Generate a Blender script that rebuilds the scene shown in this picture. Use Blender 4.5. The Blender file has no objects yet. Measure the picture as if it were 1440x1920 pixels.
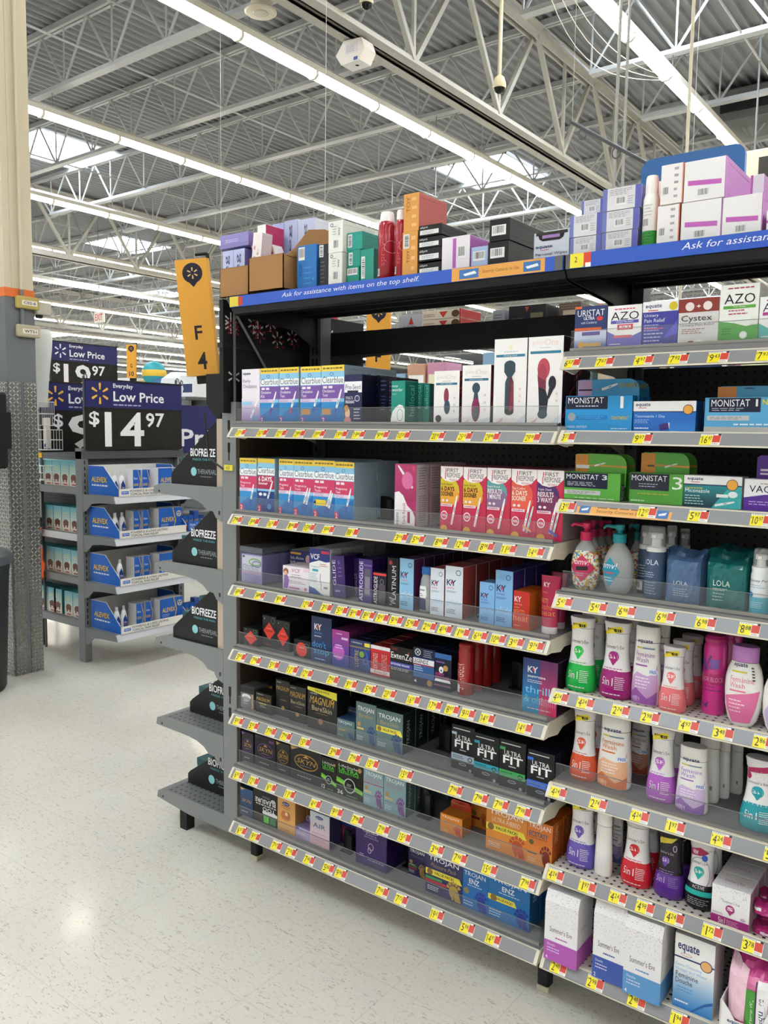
import bpy, math, random
from mathutils import Vector, Matrix
random.seed(7)
PI = math.pi
SC = bpy.context.scene
COL = SC.collection

# ---------------- camera, world, exposure ----------------
def look(pitch, roll, yaw):
    f = Vector((-math.sin(yaw)*math.cos(pitch), math.cos(yaw)*math.cos(pitch), -math.sin(pitch)))
    r0 = Vector((math.cos(yaw), math.sin(yaw), 0)); u0 = r0.cross(f)
    r = r0*math.cos(roll)+u0*math.sin(roll); u = -r0*math.sin(roll)+u0*math.cos(roll)
    return Matrix(((r.x, u.x, -f.x), (r.y, u.y, -f.y), (r.z, u.z, -f.z))).to_4x4()
cam = bpy.data.cameras.new('camera'); cam_ob = bpy.data.objects.new('camera', cam); COL.objects.link(cam_ob)
cam_ob.matrix_world = Matrix.Translation((2.16, -2.005, 1.604)) @ look(0.09732, 0.01401, 0.6455)
cam.sensor_fit = 'VERTICAL'; cam.sensor_height = 24.0; cam.lens = 1553.9/1920*24.0
cam.clip_start = .05; cam.clip_end = 300
SC.camera = cam_ob
w = bpy.data.worlds.new('world'); SC.world = w; w.use_nodes = True
w.node_tree.nodes['Background'].inputs[0].default_value = (.75, .85, 1, 1)
w.node_tree.nodes['Background'].inputs[1].default_value = 1.0
SC.view_settings.view_transform = 'Standard'; SC.view_settings.look = 'None'
SC.view_settings.gamma = 1; SC.view_settings.use_curve_mapping = False
SC.view_settings.exposure = 1.12
LAMP = 9.0            # strip light diffusers
SKYL = 12.0           # skylight panels

# ---------------- materials ----------------
MATS = {}
def lin(h):
    c = [int(h[i:i+2], 16)/255 for i in (0, 2, 4)]
    return [x/12.92 if x <= .04045 else ((x+.055)/1.055)**2.4 for x in c]
def mat(key, col=None, rough=.42, metal=0, emit=0, alpha=1, spec=.5, coat=0):
    if key in MATS: return MATS[key]
    m = bpy.data.materials.new(key); m.use_nodes = True; MATS[key] = m
    b = m.node_tree.nodes['Principled BSDF']; c = lin(col or key)
    if max(c) < .07: c = [x*.6 for x in c]; spec = min(spec, .35)      # dark inks and enamels
    b.inputs['Base Color'].default_value = (*c, 1); b.inputs['Roughness'].default_value = rough
    b.inputs['Metallic'].default_value = metal; b.inputs['Alpha'].default_value = alpha
    b.inputs['Specular IOR Level'].default_value = spec; b.inputs['Coat Weight'].default_value = coat
    if emit:
        b.inputs['Emission Color'].default_value = (*c, 1); b.inputs['Emission Strength'].default_value = emit
    return m
def nodes(m): return m.node_tree.nodes, m.node_tree.links, m.node_tree.nodes['Principled BSDF']
def math_n(n, l, op, a, b=None, c=None):
    x = n.new('ShaderNodeMath'); x.operation = op
    for i, v in enumerate((a, b, c)):
        if v is None: continue
        if isinstance(v, (int, float)): x.inputs[i].default_value = v
        else: l.new(v, x.inputs[i])
    return x.outputs[0]
def mixc(n, l, f, a, b):
    x = n.new('ShaderNodeMix'); x.data_type = 'RGBA'
    if isinstance(f, float): x.inputs[0].default_value = f
    else: l.new(f, x.inputs[0])
    for s, v in ((6, a), (7, b)):
        if isinstance(v, tuple): x.inputs[s].default_value = (*v, 1)
        else: l.new(v, x.inputs[s])
    return x.outputs[2]
def coords(n, l):
    t = n.new('ShaderNodeTexCoord'); s = n.new('ShaderNodeSeparateXYZ'); l.new(t.outputs['Object'], s.inputs[0])
    return t.outputs['Object'], s.outputs
def floor_mat():
    m = mat('floor_tile', 'c2bfb4', rough=.16, spec=.5); n, l, b = nodes(m); v, s = coords(n, l)
    no = n.new('ShaderNodeTexNoise'); no.inputs['Scale'].default_value = 1.3; no.inputs['Detail'].default_value = 3; l.new(v, no.inputs['Vector'])
    sp = n.new('ShaderNodeTexNoise'); sp.inputs['Scale'].default_value = 85; sp.inputs['Detail'].default_value = 3; sp.inputs['Distortion'].default_value = 1.5
    mp = n.new('ShaderNodeMapping'); mp.inputs['Rotation'].default_value = (0, 0, .6); mp.inputs['Scale'].default_value = (.45, 1.5, 1); l.new(v, mp.inputs[0]); l.new(mp.outputs[0], sp.inputs['Vector'])
    f = math_n(n, l, 'GREATER_THAN', sp.outputs[0], .625)
    c1 = mixc(n, l, no.outputs[0], tuple(lin('d2cec2')), tuple(lin('e2dfd5')))
    c2 = mixc(n, l, math_n(n, l, 'MULTIPLY', f, .42), c1, tuple(lin('7c7466')))
    g = None
    for i in (0, 1):
        q = math_n(n, l, 'MODULO', math_n(n, l, 'ADD', s[i], 300.1 if i else 300.0), .3048)
        q = math_n(n, l, 'LESS_THAN', q, .003)
        g = q if g is None else math_n(n, l, 'MAXIMUM', g, q)
    c3 = mixc(n, l, math_n(n, l, 'MULTIPLY', g, .16), c2, tuple(lin('6f6a60')))
    l.new(c3, b.inputs['Base Color'])
    r = math_n(n, l, 'MULTIPLY_ADD', no.outputs[0], .14, .05); l.new(r, b.inputs['Roughness'])
    return m
def peg_mat(key, base, hole, pitch=.0254, rad=.0042, ax=(0, 2), rough=.5, metal=0):
    m = mat(key, base, rough=rough, metal=metal); n, l, b = nodes(m); v, s = coords(n, l); d = None
    for i in ax:
        q = math_n(n, l, 'MODULO', math_n(n, l, 'ADD', s[i], 20.0), pitch); q = math_n(n, l, 'SUBTRACT', q, pitch/2)
        q = math_n(n, l, 'MULTIPLY', q, q); d = q if d is None else math_n(n, l, 'ADD', d, q)
    f = math_n(n, l, 'LESS_THAN', d, rad*rad)
    l.new(mixc(n, l, f, tuple(lin(base)), tuple(lin(hole))), b.inputs['Base Color'])
    return m
def plate_mat():
    m = mat('diamond_plate', 'd6d6d2', rough=.28, metal=.9); n, l, b = nodes(m); v, s = coords(n, l)
    def lug(sg, off):
        a = math_n(n, l, 'ADD', s[1], s[0])
        p = math_n(n, l, 'ADD', math_n(n, l, 'MULTIPLY', a, .707), math_n(n, l, 'MULTIPLY', s[2], .707*sg))
        q = math_n(n, l, 'SUBTRACT', math_n(n, l, 'MULTIPLY', s[2], .707), math_n(n, l, 'MULTIPLY', a, .707*sg))
        pm = math_n(n, l, 'SUBTRACT', math_n(n, l, 'MODULO', math_n(n, l, 'ADD', p, 10+off), .033), .0165)
        qm = math_n(n, l, 'SUBTRACT', math_n(n, l, 'MODULO', math_n(n, l, 'ADD', q, 10+off), .033), .0165)
        e = math_n(n, l, 'ADD', math_n(n, l, 'POWER', math_n(n, l, 'MULTIPLY', pm, 1/.013), 2.0), math_n(n, l, 'POWER', math_n(n, l, 'MULTIPLY', qm, 1/.0042), 2.0))
        return math_n(n, l, 'MAXIMUM', math_n(n, l, 'SUBTRACT', 1.0, e), 0.0)
    h = math_n(n, l, 'MAXIMUM', lug(1, 0), lug(-1, .0165))
    bp = n.new('ShaderNodeBump'); bp.inputs['Strength'].default_value = 1; bp.inputs['Distance'].default_value = .012
    hs = math_n(n, l, 'MINIMUM', math_n(n, l, 'MULTIPLY', h, 2.0), 1.0); l.new(mixc(n, l, hs, tuple(lin('8e8e8a')), tuple(lin('f6f6f2'))), b.inputs['Base Color']); l.new(h, bp.inputs['Height']); l.new(bp.outputs[0], b.inputs['Normal'])
    return m
def pearl_mat():
    m = mat('pearls', 'd8c8a8', rough=.2, coat=1); n, l, b = nodes(m); v, s = coords(n, l)
    vo = n.new('ShaderNodeTexVoronoi'); vo.inputs['Scale'].default_value = 190; l.new(v, vo.inputs['Vector'])
    cr = n.new('ShaderNodeValToRGB'); cr.color_ramp.interpolation = 'CONSTANT'; e = cr.color_ramp.elements
    e[0].color = (*lin('e8e0c8'), 1); e[1].position = .22; e[1].color = (*lin('d8b84a'), 1)
    for p_, c_ in ((.4, 'c84a5a'), (.52, 'e8e4dc'), (.68, '6aa878'), (.78, 'd88a4a'), (.88, '5a8ac0')):
        x = e.new(p_); x.color = (*lin(c_), 1)
    sx = n.new('ShaderNodeSeparateColor'); l.new(vo.outputs['Color'], sx.inputs[0]); l.new(sx.outputs[0], cr.inputs[0])
    l.new(cr.outputs[0], b.inputs['Base Color'])
    return m
def deck_mat():
    m = mat('roof_deck', '9b9d9e', rough=.6); n, l, b = nodes(m); v, s = coords(n, l)
    no = n.new('ShaderNodeTexNoise'); no.inputs['Scale'].default_value = .6; l.new(v, no.inputs['Vector'])
    l.new(mixc(n, l, no.outputs[0], tuple(lin('7a7d80')), tuple(lin('909396'))), b.inputs['Base Color']); return m
def card_mat():
    m = mat('cardboard', 'a87c4e', rough=.8); n, l, b = nodes(m); v, s = coords(n, l)
    w_ = n.new('ShaderNodeTexWave'); w_.inputs['Scale'].default_value = 90; w_.inputs['Distortion'].default_value = 1; l.new(v, w_.inputs['Vector'])
    l.new(mixc(n, l, math_n(n, l, 'MULTIPLY', w_.outputs[1], .35), tuple(lin('a87c4e')), tuple(lin('94683c'))), b.inputs['Base Color']); return m
def plastic(key, col, alpha, rough=.08):
    m = mat(key, col, rough=rough, alpha=alpha, spec=.6); return m
FLOOR = floor_mat(); PEG = peg_mat('pegboard', '3a3a38', '060606'); DECK = deck_mat()
PERF = peg_mat('perforated_white', 'c9c5be', '1a1a1a', pitch=.021, rad=.0042, ax=(0, 1))
PERFG = peg_mat('perforated_grey', '6f7173', '222222', pitch=.028, rad=.005, ax=(0, 1), rough=.4)
PLATE = plate_mat(); PEARL = pearl_mat(); CARD = card_mat()
BLK = mat('black_steel', '17191d', rough=.45); GREY = mat('grey_steel', '7b7e80', rough=.4)
DGREY = mat('dark_grey_steel', '54575a', rough=.45); RAIL = mat('rail_grey', '87888c', rough=.35)
BEIGE = mat('beige_enamel', 'd8d2c0', rough=.4); SHEET = mat('shelf_sheet', '77777a', rough=.4)
CLEAR = plastic('clear_fence', 'a8acae', .08, rough=.45); CLEAR.node_tree.nodes['Principled BSDF'].inputs['Specular IOR Level'].default_value = .3; SMOKE = plastic('smoky_case', '8fa0ae', .28); CAPC = plastic('clear_cap', 'e8ecee', .30)
FILM = plastic('shrink_film', 'f4f4f4', .10); TRUSS = mat('truss_paint', 'a8aaaa', rough=.5)
TRUSSB = mat('girder_paint', 'aeaca2', rough=.5); LAMPM = mat('strip_diffuser', 'fff6e6', emit=LAMP); SKYM = mat('skylight_panel', 'e8f4ff', emit=SKYL)
WOOD = mat('brown_panel', '4a3c2c', rough=.7)

# ---------------- mesh builder ----------------
class MB:
    def __init__(s): s.v = []; s.f = []; s.m = []; s.ms = []
    def mi(s, m):
        if isinstance(m, str): m = mat(m)
        if m not in s.ms: s.ms.append(m)
        return s.ms.index(m)
    def poly(s, pts, m):
        k = len(s.v); s.v += [tuple(p) for p in pts]; s.f.append(tuple(range(k, k+len(pts)))); s.m.append(s.mi(m))
    def box(s, x0, y0, z0, x1, y1, z1, m, top=None, side=None, bev=0, bot=None):
        if bev:
            b = min(bev, (x1-x0)/3, (y1-y0)/3, (z1-z0)/3); im, it, isd = s.mi(m), s.mi(top or m), s.mi(side or m); k = len(s.v)
            for (X, x) in ((x0, 1), (x1, -1)):
                for (Y, y) in ((y0, 1), (y1, -1)):
                    for (Z, z) in ((z0, 1), (z1, -1)):
                        s.v += [(X, Y+y*b, Z+z*b), (X+x*b, Y, Z+z*b), (X+x*b, Y+y*b, Z)]
            I = lambda a, b_, c, j: k+((a*2+b_)*2+c)*3+j
            F = []
            F += [((I(0,0,0,0), I(0,0,1,0), I(0,1,1,0), I(0,1,0,0)), isd), ((I(1,0,0,0), I(1,1,0,0), I(1,1,1,0), I(1,0,1,0)), isd)]
            F += [((I(0,0,0,1), I(1,0,0,1), I(1,0,1,1), I(0,0,1,1)), im), ((I(0,1,0,1), I(0,1,1,1), I(1,1,1,1), I(1,1,0,1)), im)]
            F += [((I(0,0,0,2), I(0,1,0,2), I(1,1,0,2), I(1,0,0,2)), im), ((I(0,0,1,2), I(1,0,1,2), I(1,1,1,2), I(0,1,1,2)), it)]
            for c in (0, 1):
                for a in (0, 1): F.append(((I(a,c,0,0), I(a,c,1,0), I(a,c,1,1), I(a,c,0,1)), im))
                for a in (0, 1): F.append(((I(a,0,c,0), I(a,1,c,0), I(a,1,c,2), I(a,0,c,2)), im))
                for a in (0, 1): F.append(((I(0,a,c,1), I(1,a,c,1), I(1,a,c,2), I(0,a,c,2)), im))
            for a in (0, 1):
                for b_ in (0, 1):
                    for c in (0, 1): F.append(((I(a,b_,c,0), I(a,b_,c,1), I(a,b_,c,2)), im))
            for f, mm in F: s.f.append(f); s.m.append(mm)
            return s
        P = [(x, y, z) for z in (z0, z1) for y in (y0, y1) for x in (x0, x1)]; k = len(s.v); s.v += P
        for q, mm in (((0, 1, 5, 4), m), ((2, 6, 7, 3), m), ((0, 4, 6, 2), side or m), ((1, 3, 7, 5), side or m), ((4, 5, 7, 6), top or m), ((0, 2, 3, 1), bot or m)):
            s.f.append(tuple(k+i for i in q)); s.m.append(s.mi(mm))
        return s
    def prism(s, pts, axis, a, b, m, cap=None):
        """polygon pts (2-D) extruded along axis from a to b"""
        def P(p, t):
            return (t, p[0], p[1]) if axis == 0 else ((p[0], t, p[1]) if axis == 1 else (p[0], p[1], t))
        A = [P(p, a) for p in pts]; B = [P(p, b) for p in pts]; n = len(pts)
        s.poly(A, cap or m); s.poly(B[::-1], cap or m)
        for i in range(n): s.poly([A[i], A[(i+1) % n], B[(i+1) % n], B[i]], m)
        return s
    def bar(s, p, q, r, m, n=6, r2=None):
        p = Vector(p); q = Vector(q); d = (q-p); 
        if d.length < 1e-6: return s
        d.normalize(); u = d.cross(Vector((0, 0, 1))) if abs(d.z) < .95 else d.cross(Vector((1, 0, 0)))
        u.normalize(); v = d.cross(u); k = len(s.v); r2 = r if r2 is None else r2; o = PI/4 if n == 4 else 0
        for i in range(n):
            a = 2*PI*i/n+o; e = u*math.cos(a)+v*math.sin(a); s.v.append(tuple(p+e*r)); s.v.append(tuple(q+e*r2))
        im = s.mi(m)
        for i in range(n):
            j = (i+1) % n; s.f.append((k+2*i, k+2*i+1, k+2*j+1, k+2*j)); s.m.append(im)
        s.f.append(tuple(k+2*i for i in range(n))); s.m.append(im); s.f.append(tuple(k+2*i+1 for i in reversed(range(n)))); s.m.append(im)
        return s
    def path(s, pts, r, m, n=6):
        for a, b in zip(pts, pts[1:]): s.bar(a, b, r, m, n)
        return s
    def lathe(s, prof, cx, cy, m, n=24, sq=2.0, mats=None):
        """prof: list of (z, a, b); elliptical rings"""
        k = len(s.v)
        for (z, a, b) in prof:
            for i in range(n):
                t = 2*PI*i/n; c, d = math.cos(t), math.sin(t)
                e = 2.0/sq; s.v.append((cx+a*math.copysign(abs(c)**e, c), cy+b*math.copysign(abs(d)**e, d), z))
        for j in range(len(prof)-1):
            im = s.mi(mats[j] if mats else m)
            for i in range(n):
                i2 = (i+1) % n; s.f.append((k+j*n+i, k+j*n+i2, k+(j+1)*n+i2, k+(j+1)*n+i)); s.m.append(im)
        s.f.append(tuple(k+i for i in reversed(range(n)))); s.m.append(s.mi(mats[0] if mats else m))
        s.f.append(tuple(k+(len(prof)-1)*n+i for i in range(n))); s.m.append(s.mi(mats[-1] if mats else m))
        return s
    def build(s, name, parent=None, loc=None, smooth=False, kind=None):
        me = bpy.data.meshes.new(name); me.from_pydata(s.v, [], s.f)
        for m in s.ms: me.materials.append(m)
        me.polygons.foreach_set('material_index', s.m)
        if smooth:
            me.polygons.foreach_set('use_smooth', [len(f) < 5 for f in s.f])
            try: me.set_sharp_from_angle(angle=math.radians(38))
            except Exception: pass
        me.update(); o = bpy.data.objects.new(name, me); COL.objects.link(o)
        if loc is not None: o.location = loc
        if parent is not None: o.parent = parent
        if kind: o['kind'] = kind
        return o
def tag(o, label, cat, group=None, kind=None):
    o['label'] = label; o['category'] = cat
    if group: o['group'] = group
    if kind: o['kind'] = kind
    return o
def thing(name, label, cat, loc=(0, 0, 0), group=None, rz=0):
    o = bpy.data.objects.new(name, None); COL.objects.link(o); o.empty_display_size = .05
    o.location = loc; o.rotation_euler.z = rz; return tag(o, label, cat, group)
def copy_thing(o, loc, label=None):
    r = o.copy(); COL.objects.link(r); r.location = loc
    if label: r['label'] = label
    for c in list(o.children):
        d = c.copy(); COL.objects.link(d); d.parent = r
        for g in list(c.children): e = g.copy(); COL.objects.link(e); e.parent = d
    return r

# ---------------- printing on surfaces ----------------
TXT = {}
def glyphs(st, kind):
    k = (st, kind)
    if k in TXT: return TXT[k]
    cu = bpy.data.curves.new('lettering', 'FONT'); cu.body = st; cu.resolution_u = 2
    if kind == 'B': cu.offset = .018
    if kind == 'I': cu.shear = .25
    ob = bpy.data.objects.new('lettering', cu); me = bpy.data.meshes.new_from_object(ob)
    vs = [(v.co.x, v.co.y) for v in me.vertices]; fs = [tuple(p.vertices) for p in me.polygons]
    bpy.data.objects.remove(ob); bpy.data.curves.remove(cu); bpy.data.meshes.remove(me)
    if not vs: TXT[k] = ([], []); return TXT[k]
    x0 = min(v[0] for v in vs); x1 = max(v[0] for v in vs); y0 = min(v[1] for v in vs); y1 = max(v[1] for v in vs)
    vs = [((x-x0)/max(x1-x0, 1e-6), (y-y0)/max(y1-y0, 1e-6)) for x, y in vs]
    TXT[k] = (vs, fs); return TXT[k]
def clip(poly, lo, hi):
    def cut(ps, f):
        out = []
        for a, b in zip(ps, ps[1:]+ps[:1]):
            fa, fb = f(a), f(b)
            if fa >= 0: out.append(a)
            if (fa >= 0) != (fb >= 0):
                t = fa/(fa-fb); out.append((a[0]+(b[0]-a[0])*t, a[1]+(b[1]-a[1])*t))
        return out
    return cut(cut(poly, lambda p: p[0]-lo), lambda p: hi-p[0]) if poly else []
def mixhex(a, b, t):
    return ''.join('%02x' % int(round(int(a[i:i+2], 16)*(1-t)+int(b[i:i+2], 16)*t)) for i in (0, 2, 4))
def paint(mb, art, fn, asp=1.0, curved=False):
    """art: |-separated commands in 0..100 units; fn(u, v, layer) -> point; asp = width/height"""
    if not art: return
    L = 0
    def put(pts, c):
        if curved:
            u0 = min(p[0] for p in pts); u1 = max(p[0] for p in pts); k = u0
            vv = [p[1] for p in pts]; nv = max(1, int((max(vv)-min(vv))/9))
            while k < u1-1e-6:
                h = min(k+7.0, u1); q = clip(pts, k, h)
                if nv > 1 and len(q) >= 3:
                    sw = [(p[1], p[0]) for p in q]; a0 = min(p[0] for p in sw); a1 = max(p[0] for p in sw); st = (a1-a0)/nv
                    for j in range(nv):
                        r = clip(sw, a0+j*st, a0+(j+1)*st)
                        if len(r) >= 3: mb.poly([fn(p[1]/100, p[0]/100, L) for p in r], c)
                elif len(q) >= 3: mb.poly([fn(p[0]/100, p[1]/100, L) for p in q], c)
                k = h
        else:
            q = clip(pts, 0, 100)
            if len(q) >= 3: q = [(b, a) for a, b in clip([(p[1], p[0]) for p in q], 0, 100)]
            if len(q) >= 3: mb.poly([fn(p[0]/100, p[1]/100, L) for p in q], c)
    def ell(cx, cy, rx, ry, n=16): return [(cx+rx*math.cos(2*PI*i/n), cy+ry*math.sin(2*PI*i/n)) for i in range(n)]
    def rect(a, b, c, d): return [(a, b), (c, b), (c, d), (a, d)]
    def ring(cx, cy, rx, ry, w_, c, n=22):
        k = w_*asp
        for i in range(n):
            a, b = 2*PI*i/n, 2*PI*(i+1)/n
            put([(cx+rx*math.cos(a), cy+ry*math.sin(a)), (cx+rx*math.cos(b), cy+ry*math.sin(b)), (cx+(rx-w_)*math.cos(b), cy+(ry-k)*math.sin(b)), (cx+(rx-w_)*math.cos(a), cy+(ry-k)*math.sin(a))], c)
    for cmd in art.split('|'):
        if not cmd: continue
        L += 1; a = cmd.split(' '); t = a[0]
        if t == 'R': put(rect(*map(float, a[1:5])), a[5])
        elif t == 'E': put(ell(*map(float, a[1:5])), a[5])
        elif t == 'c': x, y, r = map(float, a[1:4]); put(ell(x, y, r, r*asp, 20), a[4])
        elif t == 'O': ring(*map(float, a[1:5]), float(a[6]), a[5])
        elif t == 'P': put([tuple(map(float, p.split(','))) for p in a[2:]], a[1])
        elif t == 'Q': x, y, rx, ry = map(float, a[1:5]); put(ell(x, y+ry*.4, rx, ry*.62), a[5]); L += 1; put(ell(x+rx*.35, y-ry*.45, rx*1.2, ry*.55), a[6])
        elif t == 'G':
            x0, y0, x1, y1 = map(float, a[1:5]); n = max(1, int(a[7])*2)
            for i in range(n): put(rect(x0, y0+(y1-y0)*i/n, x1, y0+(y1-y0)*(i+1)/n), mixhex(a[5], a[6], (i+.5)/n))
        elif t in 'TBIV':
            x0, y0, x1, y1 = map(float, a[1:5]); st = ' '.join(a[6:]); vs, fs = glyphs(st, t)
            if st == '1': k_ = (x1-x0)*.27; x0 += k_; x1 -= k_
            for f in fs:
                if t == 'V': q = [(x1-(x1-x0)*vs[i][1], y0+(y1-y0)*vs[i][0]) for i in f]
                else: q = [(x0+(x1-x0)*vs[i][0], y0+(y1-y0)*vs[i][1]) for i in f]
                mb.poly([fn(p[0]/100, p[1]/100, L) for p in q], a[5])
        elif t == 'M':
            x0, y0, x1, y1 = map(float, a[1:5]); n = int(a[6]); rr = random.Random(cmd); h = (y1-y0)/(n*2-1) if n > 1 else (y1-y0)
            for i in range(n):
                y = y0+i*2*h; x = x0; xe = x0+(x1-x0)*(1 if n == 1 else rr.uniform(.7, 1))
                while x < xe:
                    ww = rr.uniform(.08, .2)*(x1-x0); put(rect(x, y+h*.15, min(x+ww, xe), y+h*.85), a[5]); x += ww+.035*(x1-x0)
        elif t == 'C':
            x0, y0, x1, y1 = map(float, a[1:5]); put(rect(x0, y0, x1, y1), 'e6e6e6'); L += 1; rr = random.Random(cmd)
            vert = (y1-y0)/asp > (x1-x0)*1.6; x = 0.1
            while x < .88:
                ww = rr.choice((.02, .03, .05))
                if vert: put(rect(x0+(x1-x0)*.2, y0+(y1-y0)*x, x1-(x1-x0)*.12, y0+(y1-y0)*(x+ww)), '2a2a2a')
                else: put(rect(x0+(x1-x0)*x, y0+(y1-y0)*.22, x0+(x1-x0)*(x+ww), y1-(y1-y0)*.1), '2a2a2a')
                x += ww+rr.choice((.025, .04, .05))
        elif t == 'S':
            x0, y0, x1, y1, ww = map(float, a[1:6]); dx, dy = (x1-x0), (y1-y0)/asp; d = math.hypot(dx, dy); nx, ny = -dy/d*ww/2, dx/d*ww/2*asp
            P_ = lambda t_, k_: (x0+(x1-x0)*t_+nx*k_, y0+(y1-y0)*t_+ny*k_)
            put([P_(0, -.8), P_(.05, -1), P_(.3, -1), P_(.3, 1), P_(.05, 1), P_(0, .8)][::-1], a[7]); L += 1
            put([P_(.28, -1), P_(.8, -.85), P_(.97, -.55), P_(1, 0), P_(.97, .55), P_(.8, .85), P_(.28, 1)][::-1], a[6]); L += 1
            put([P_(.42, -.4), P_(.6, -.4), P_(.6, .4), P_(.42, .4)][::-1], '8a949c')
        elif t == 'K':
            x, y, r = map(float, a[1:4])
            for i in range(6):
                an = PI/2+i*PI/3; c_, s_ = math.cos(an), math.sin(an); px_, py_ = -s_*r*.13, c_*r*.13
                put([(x+c_*r*.38+px_*.6, y+(s_*r*.38+py_*.6)*asp), (x+c_*r*.38-px_*.6, y+(s_*r*.38-py_*.6)*asp), (x+c_*r-px_, y+(s_*r-py_)*asp), (x+c_*r*1.06, y+s_*r*1.06*asp), (x+c_*r+px_, y+(s_*r+py_)*asp)], a[4])
        elif t == 'D':
            x0, y0, x1, y1 = map(float, a[1:5]); rr = random.Random(cmd)
            for i in range(int(a[6])):
                x = rr.uniform(x0, x1); y = y1-(y1-y0)*rr.random()**1.4; q = rr.uniform(.5, 1.3)
                put([(x-q, y-q*asp*.6), (x+q, y-q*asp*.4), (x+q*.6, y+q*asp), (x-q*.7, y+q*asp*.7)], a[5])
        elif t == 'H':
            x0, y0, x1, y1 = map(float, a[1:5]); H_ = lambda x, y: (x0+(x1-x0)*x, y0+(y1-y0)*y); dk = a[5]
            for i in range(5):
                a0 = PI*(.95-.17*i); a1 = a0-.13*PI
                put([H_(.5+.34*math.cos(a0), .52+.3*math.sin(a0)), H_(.5+.34*math.cos(a1), .52+.3*math.sin(a1)), H_(.5+.52*math.cos(a1), .52+.48*math.sin(a1)), H_(.5+.52*math.cos(a0), .52+.48*math.sin(a0))][::-1], dk)
            L += 1
            put([H_(.5+.32*math.cos(PI*i/8), .5+.28*math.sin(PI*i/8)) for i in range(9)]+[H_(.2, .3), H_(.5, .3)], dk)
            put([H_(.5, .5), H_(.82, .5), H_(.95, .12), H_(1, 0), H_(.6, 0), H_(.52, .2)][::-1], dk)
            put([H_(.2, .32), H_(.5, .32), H_(.5, .05), H_(.36, 0), H_(.38, .12), H_(.3, .16)][::-1], dk)
def face(mb, art, o, ex, ez, nrm, W, H, base=.0004):
    o, ex, ez, nrm = map(Vector, (o, ex, ez, nrm))
    paint(mb, art, lambda u, v, L: o+ex*(u*W)+ez*(v*H)+nrm*(base+L*.00009), W/H)

# ================= ROOM SHELL =================
def shell():
    m = MB(); m.box(-62, -14, -.1, 16, 62, 0, FLOOR); m.build('floor', kind='structure')
    m = MB()      # corrugated roof deck, ribs along y, with the skylight wells left open
    P_ = .1525; x = -62.0; zt, zb = 6.98, 6.94
    wells = [(-6.8-12.2*i, 13.4+12*j) for i in range(-1, 5) for j in range(-2, 4)]+[(-13.0-12.2*i, 7.45+12*j) for i in range(-2, 4) for j in range(-1, 4)]
    wells = [(a, b) for a, b in wells if -61 < a < 15 and -12 < b < 60]
    while x < 16:
        pts = ((x, zb), (x+.04, zb), (x+.06, zt), (x+.13, zt), (x+P_, zb))
        cuts = sorted((b-.9, b+.9) for a, b in wells if x+P_ > a-.8 and x < a+.8)
        segs = []; y = -14.0
        for c0, c1 in cuts: segs.append((y, c0)); y = c1
        segs.append((y, 62.0))
        for (xa, za), (xb, zb_) in zip(pts, pts[1:]):
            for y0, y1 in segs: m.poly([(xa, y0, za), (xb, y0, zb_), (xb, y1, zb_), (xa, y1, za)], DECK)
        x += P_
    m.build('ceiling', kind='structure')
    for k, (a, b) in enumerate(wells):
        m = MB(); m.box(a-.8, b-.9, 7.28, a+.8, b+.9, 7.32, SKYM)
        for (x0, y0, x1, y1) in ((a-.85, b-.95, a-.8, b+.95), (a+.8, b-.95, a+.85, b+.95), (a-.85, b-.95, a+.85, b-.9), (a-.85, b+.9, a+.85, b+.95)): m.box(x0, y0, 6.93, x1, y1, 7.34, 'e2e4e4')
        m.build('window_%d' % (k+1), kind='structure')
    for nm, bx in (('wall_left', (-62.2, -14, 0, -62, 62, 7.4)), ('wall_right', (16, -14, 0, 16.2, 62, 7.4)), ('wall_back', (-62, 62, 0, 16, 62.2, 7.4)), ('wall_front', (-62, -14.2, 0, 16, -14, 7.4))):
        m = MB(); m.box(*bx, mat('wall_paint', 'd8d8d4', rough=.7)); m.build(nm, kind='structure')
shell()

# ================= CEILING STEEL AND LAMPS =================
def joist_mesh(L):
    """open web joist along +x, chords at z 6.1 and 6.86"""
    t = MB(); t.box(0, -.055, 6.86, L, -.01, 6.935, TRUSS); t.box(0, .01, 6.86, L, .055, 6.935, TRUSS); t.box(0, -.05, 6.925, L, .05, 6.937, TRUSS)
    b = MB(); b.box(.7, -.05, 6.10, L-.7, -.012, 6.15, TRUSS); b.box(.7, .012, 6.10, L-.7, .05, 6.15, TRUSS); b.box(.7, -.06, 6.095, L-.7, .06, 6.103, TRUSS)
    w = MB(); n = 10; p = (L-1.4)/n
    for i in range(n):
        x = .7+i*p; w.bar((x, 0, 6.13), (x+p/2, 0, 6.88), .018, TRUSS, 5); w.bar((x+p/2, 0, 6.88), (x+p, 0, 6.13), .018, TRUSS, 5)
        w.bar((x, 0, 6.13), (x, 0, 6.88), .014, TRUSS, 4)
    w.bar((0, 0, 6.86), (.7, 0, 6.13), .018, TRUSS, 5); w.bar((L, 0, 6.86), (L-.7, 0, 6.13), .018, TRUSS, 5)
    return t, b, w
GX = [9.0, -3.2, -15.4, -27.6, -39.8]
t_, b_, w_ = joist_mesh(12.0)
first = thing('roof_joist', 'grey open-web roof joist crossing under the corrugated deck', 'roof joist', (GX[1]-12.1, 4.6, 0), 'open-web joists carrying the roof deck')
t_.build('top_chord', first); b_.build('bottom_chord', first); w_.build('web_bracing', first)
for i in range(4):
    for j in range(-2, 20 if i < 3 else 14):
        if i == 1 and j == 0: continue
        copy_thing(first, (GX[i]-12.1, 4.6+1.83*j, 0))
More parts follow.
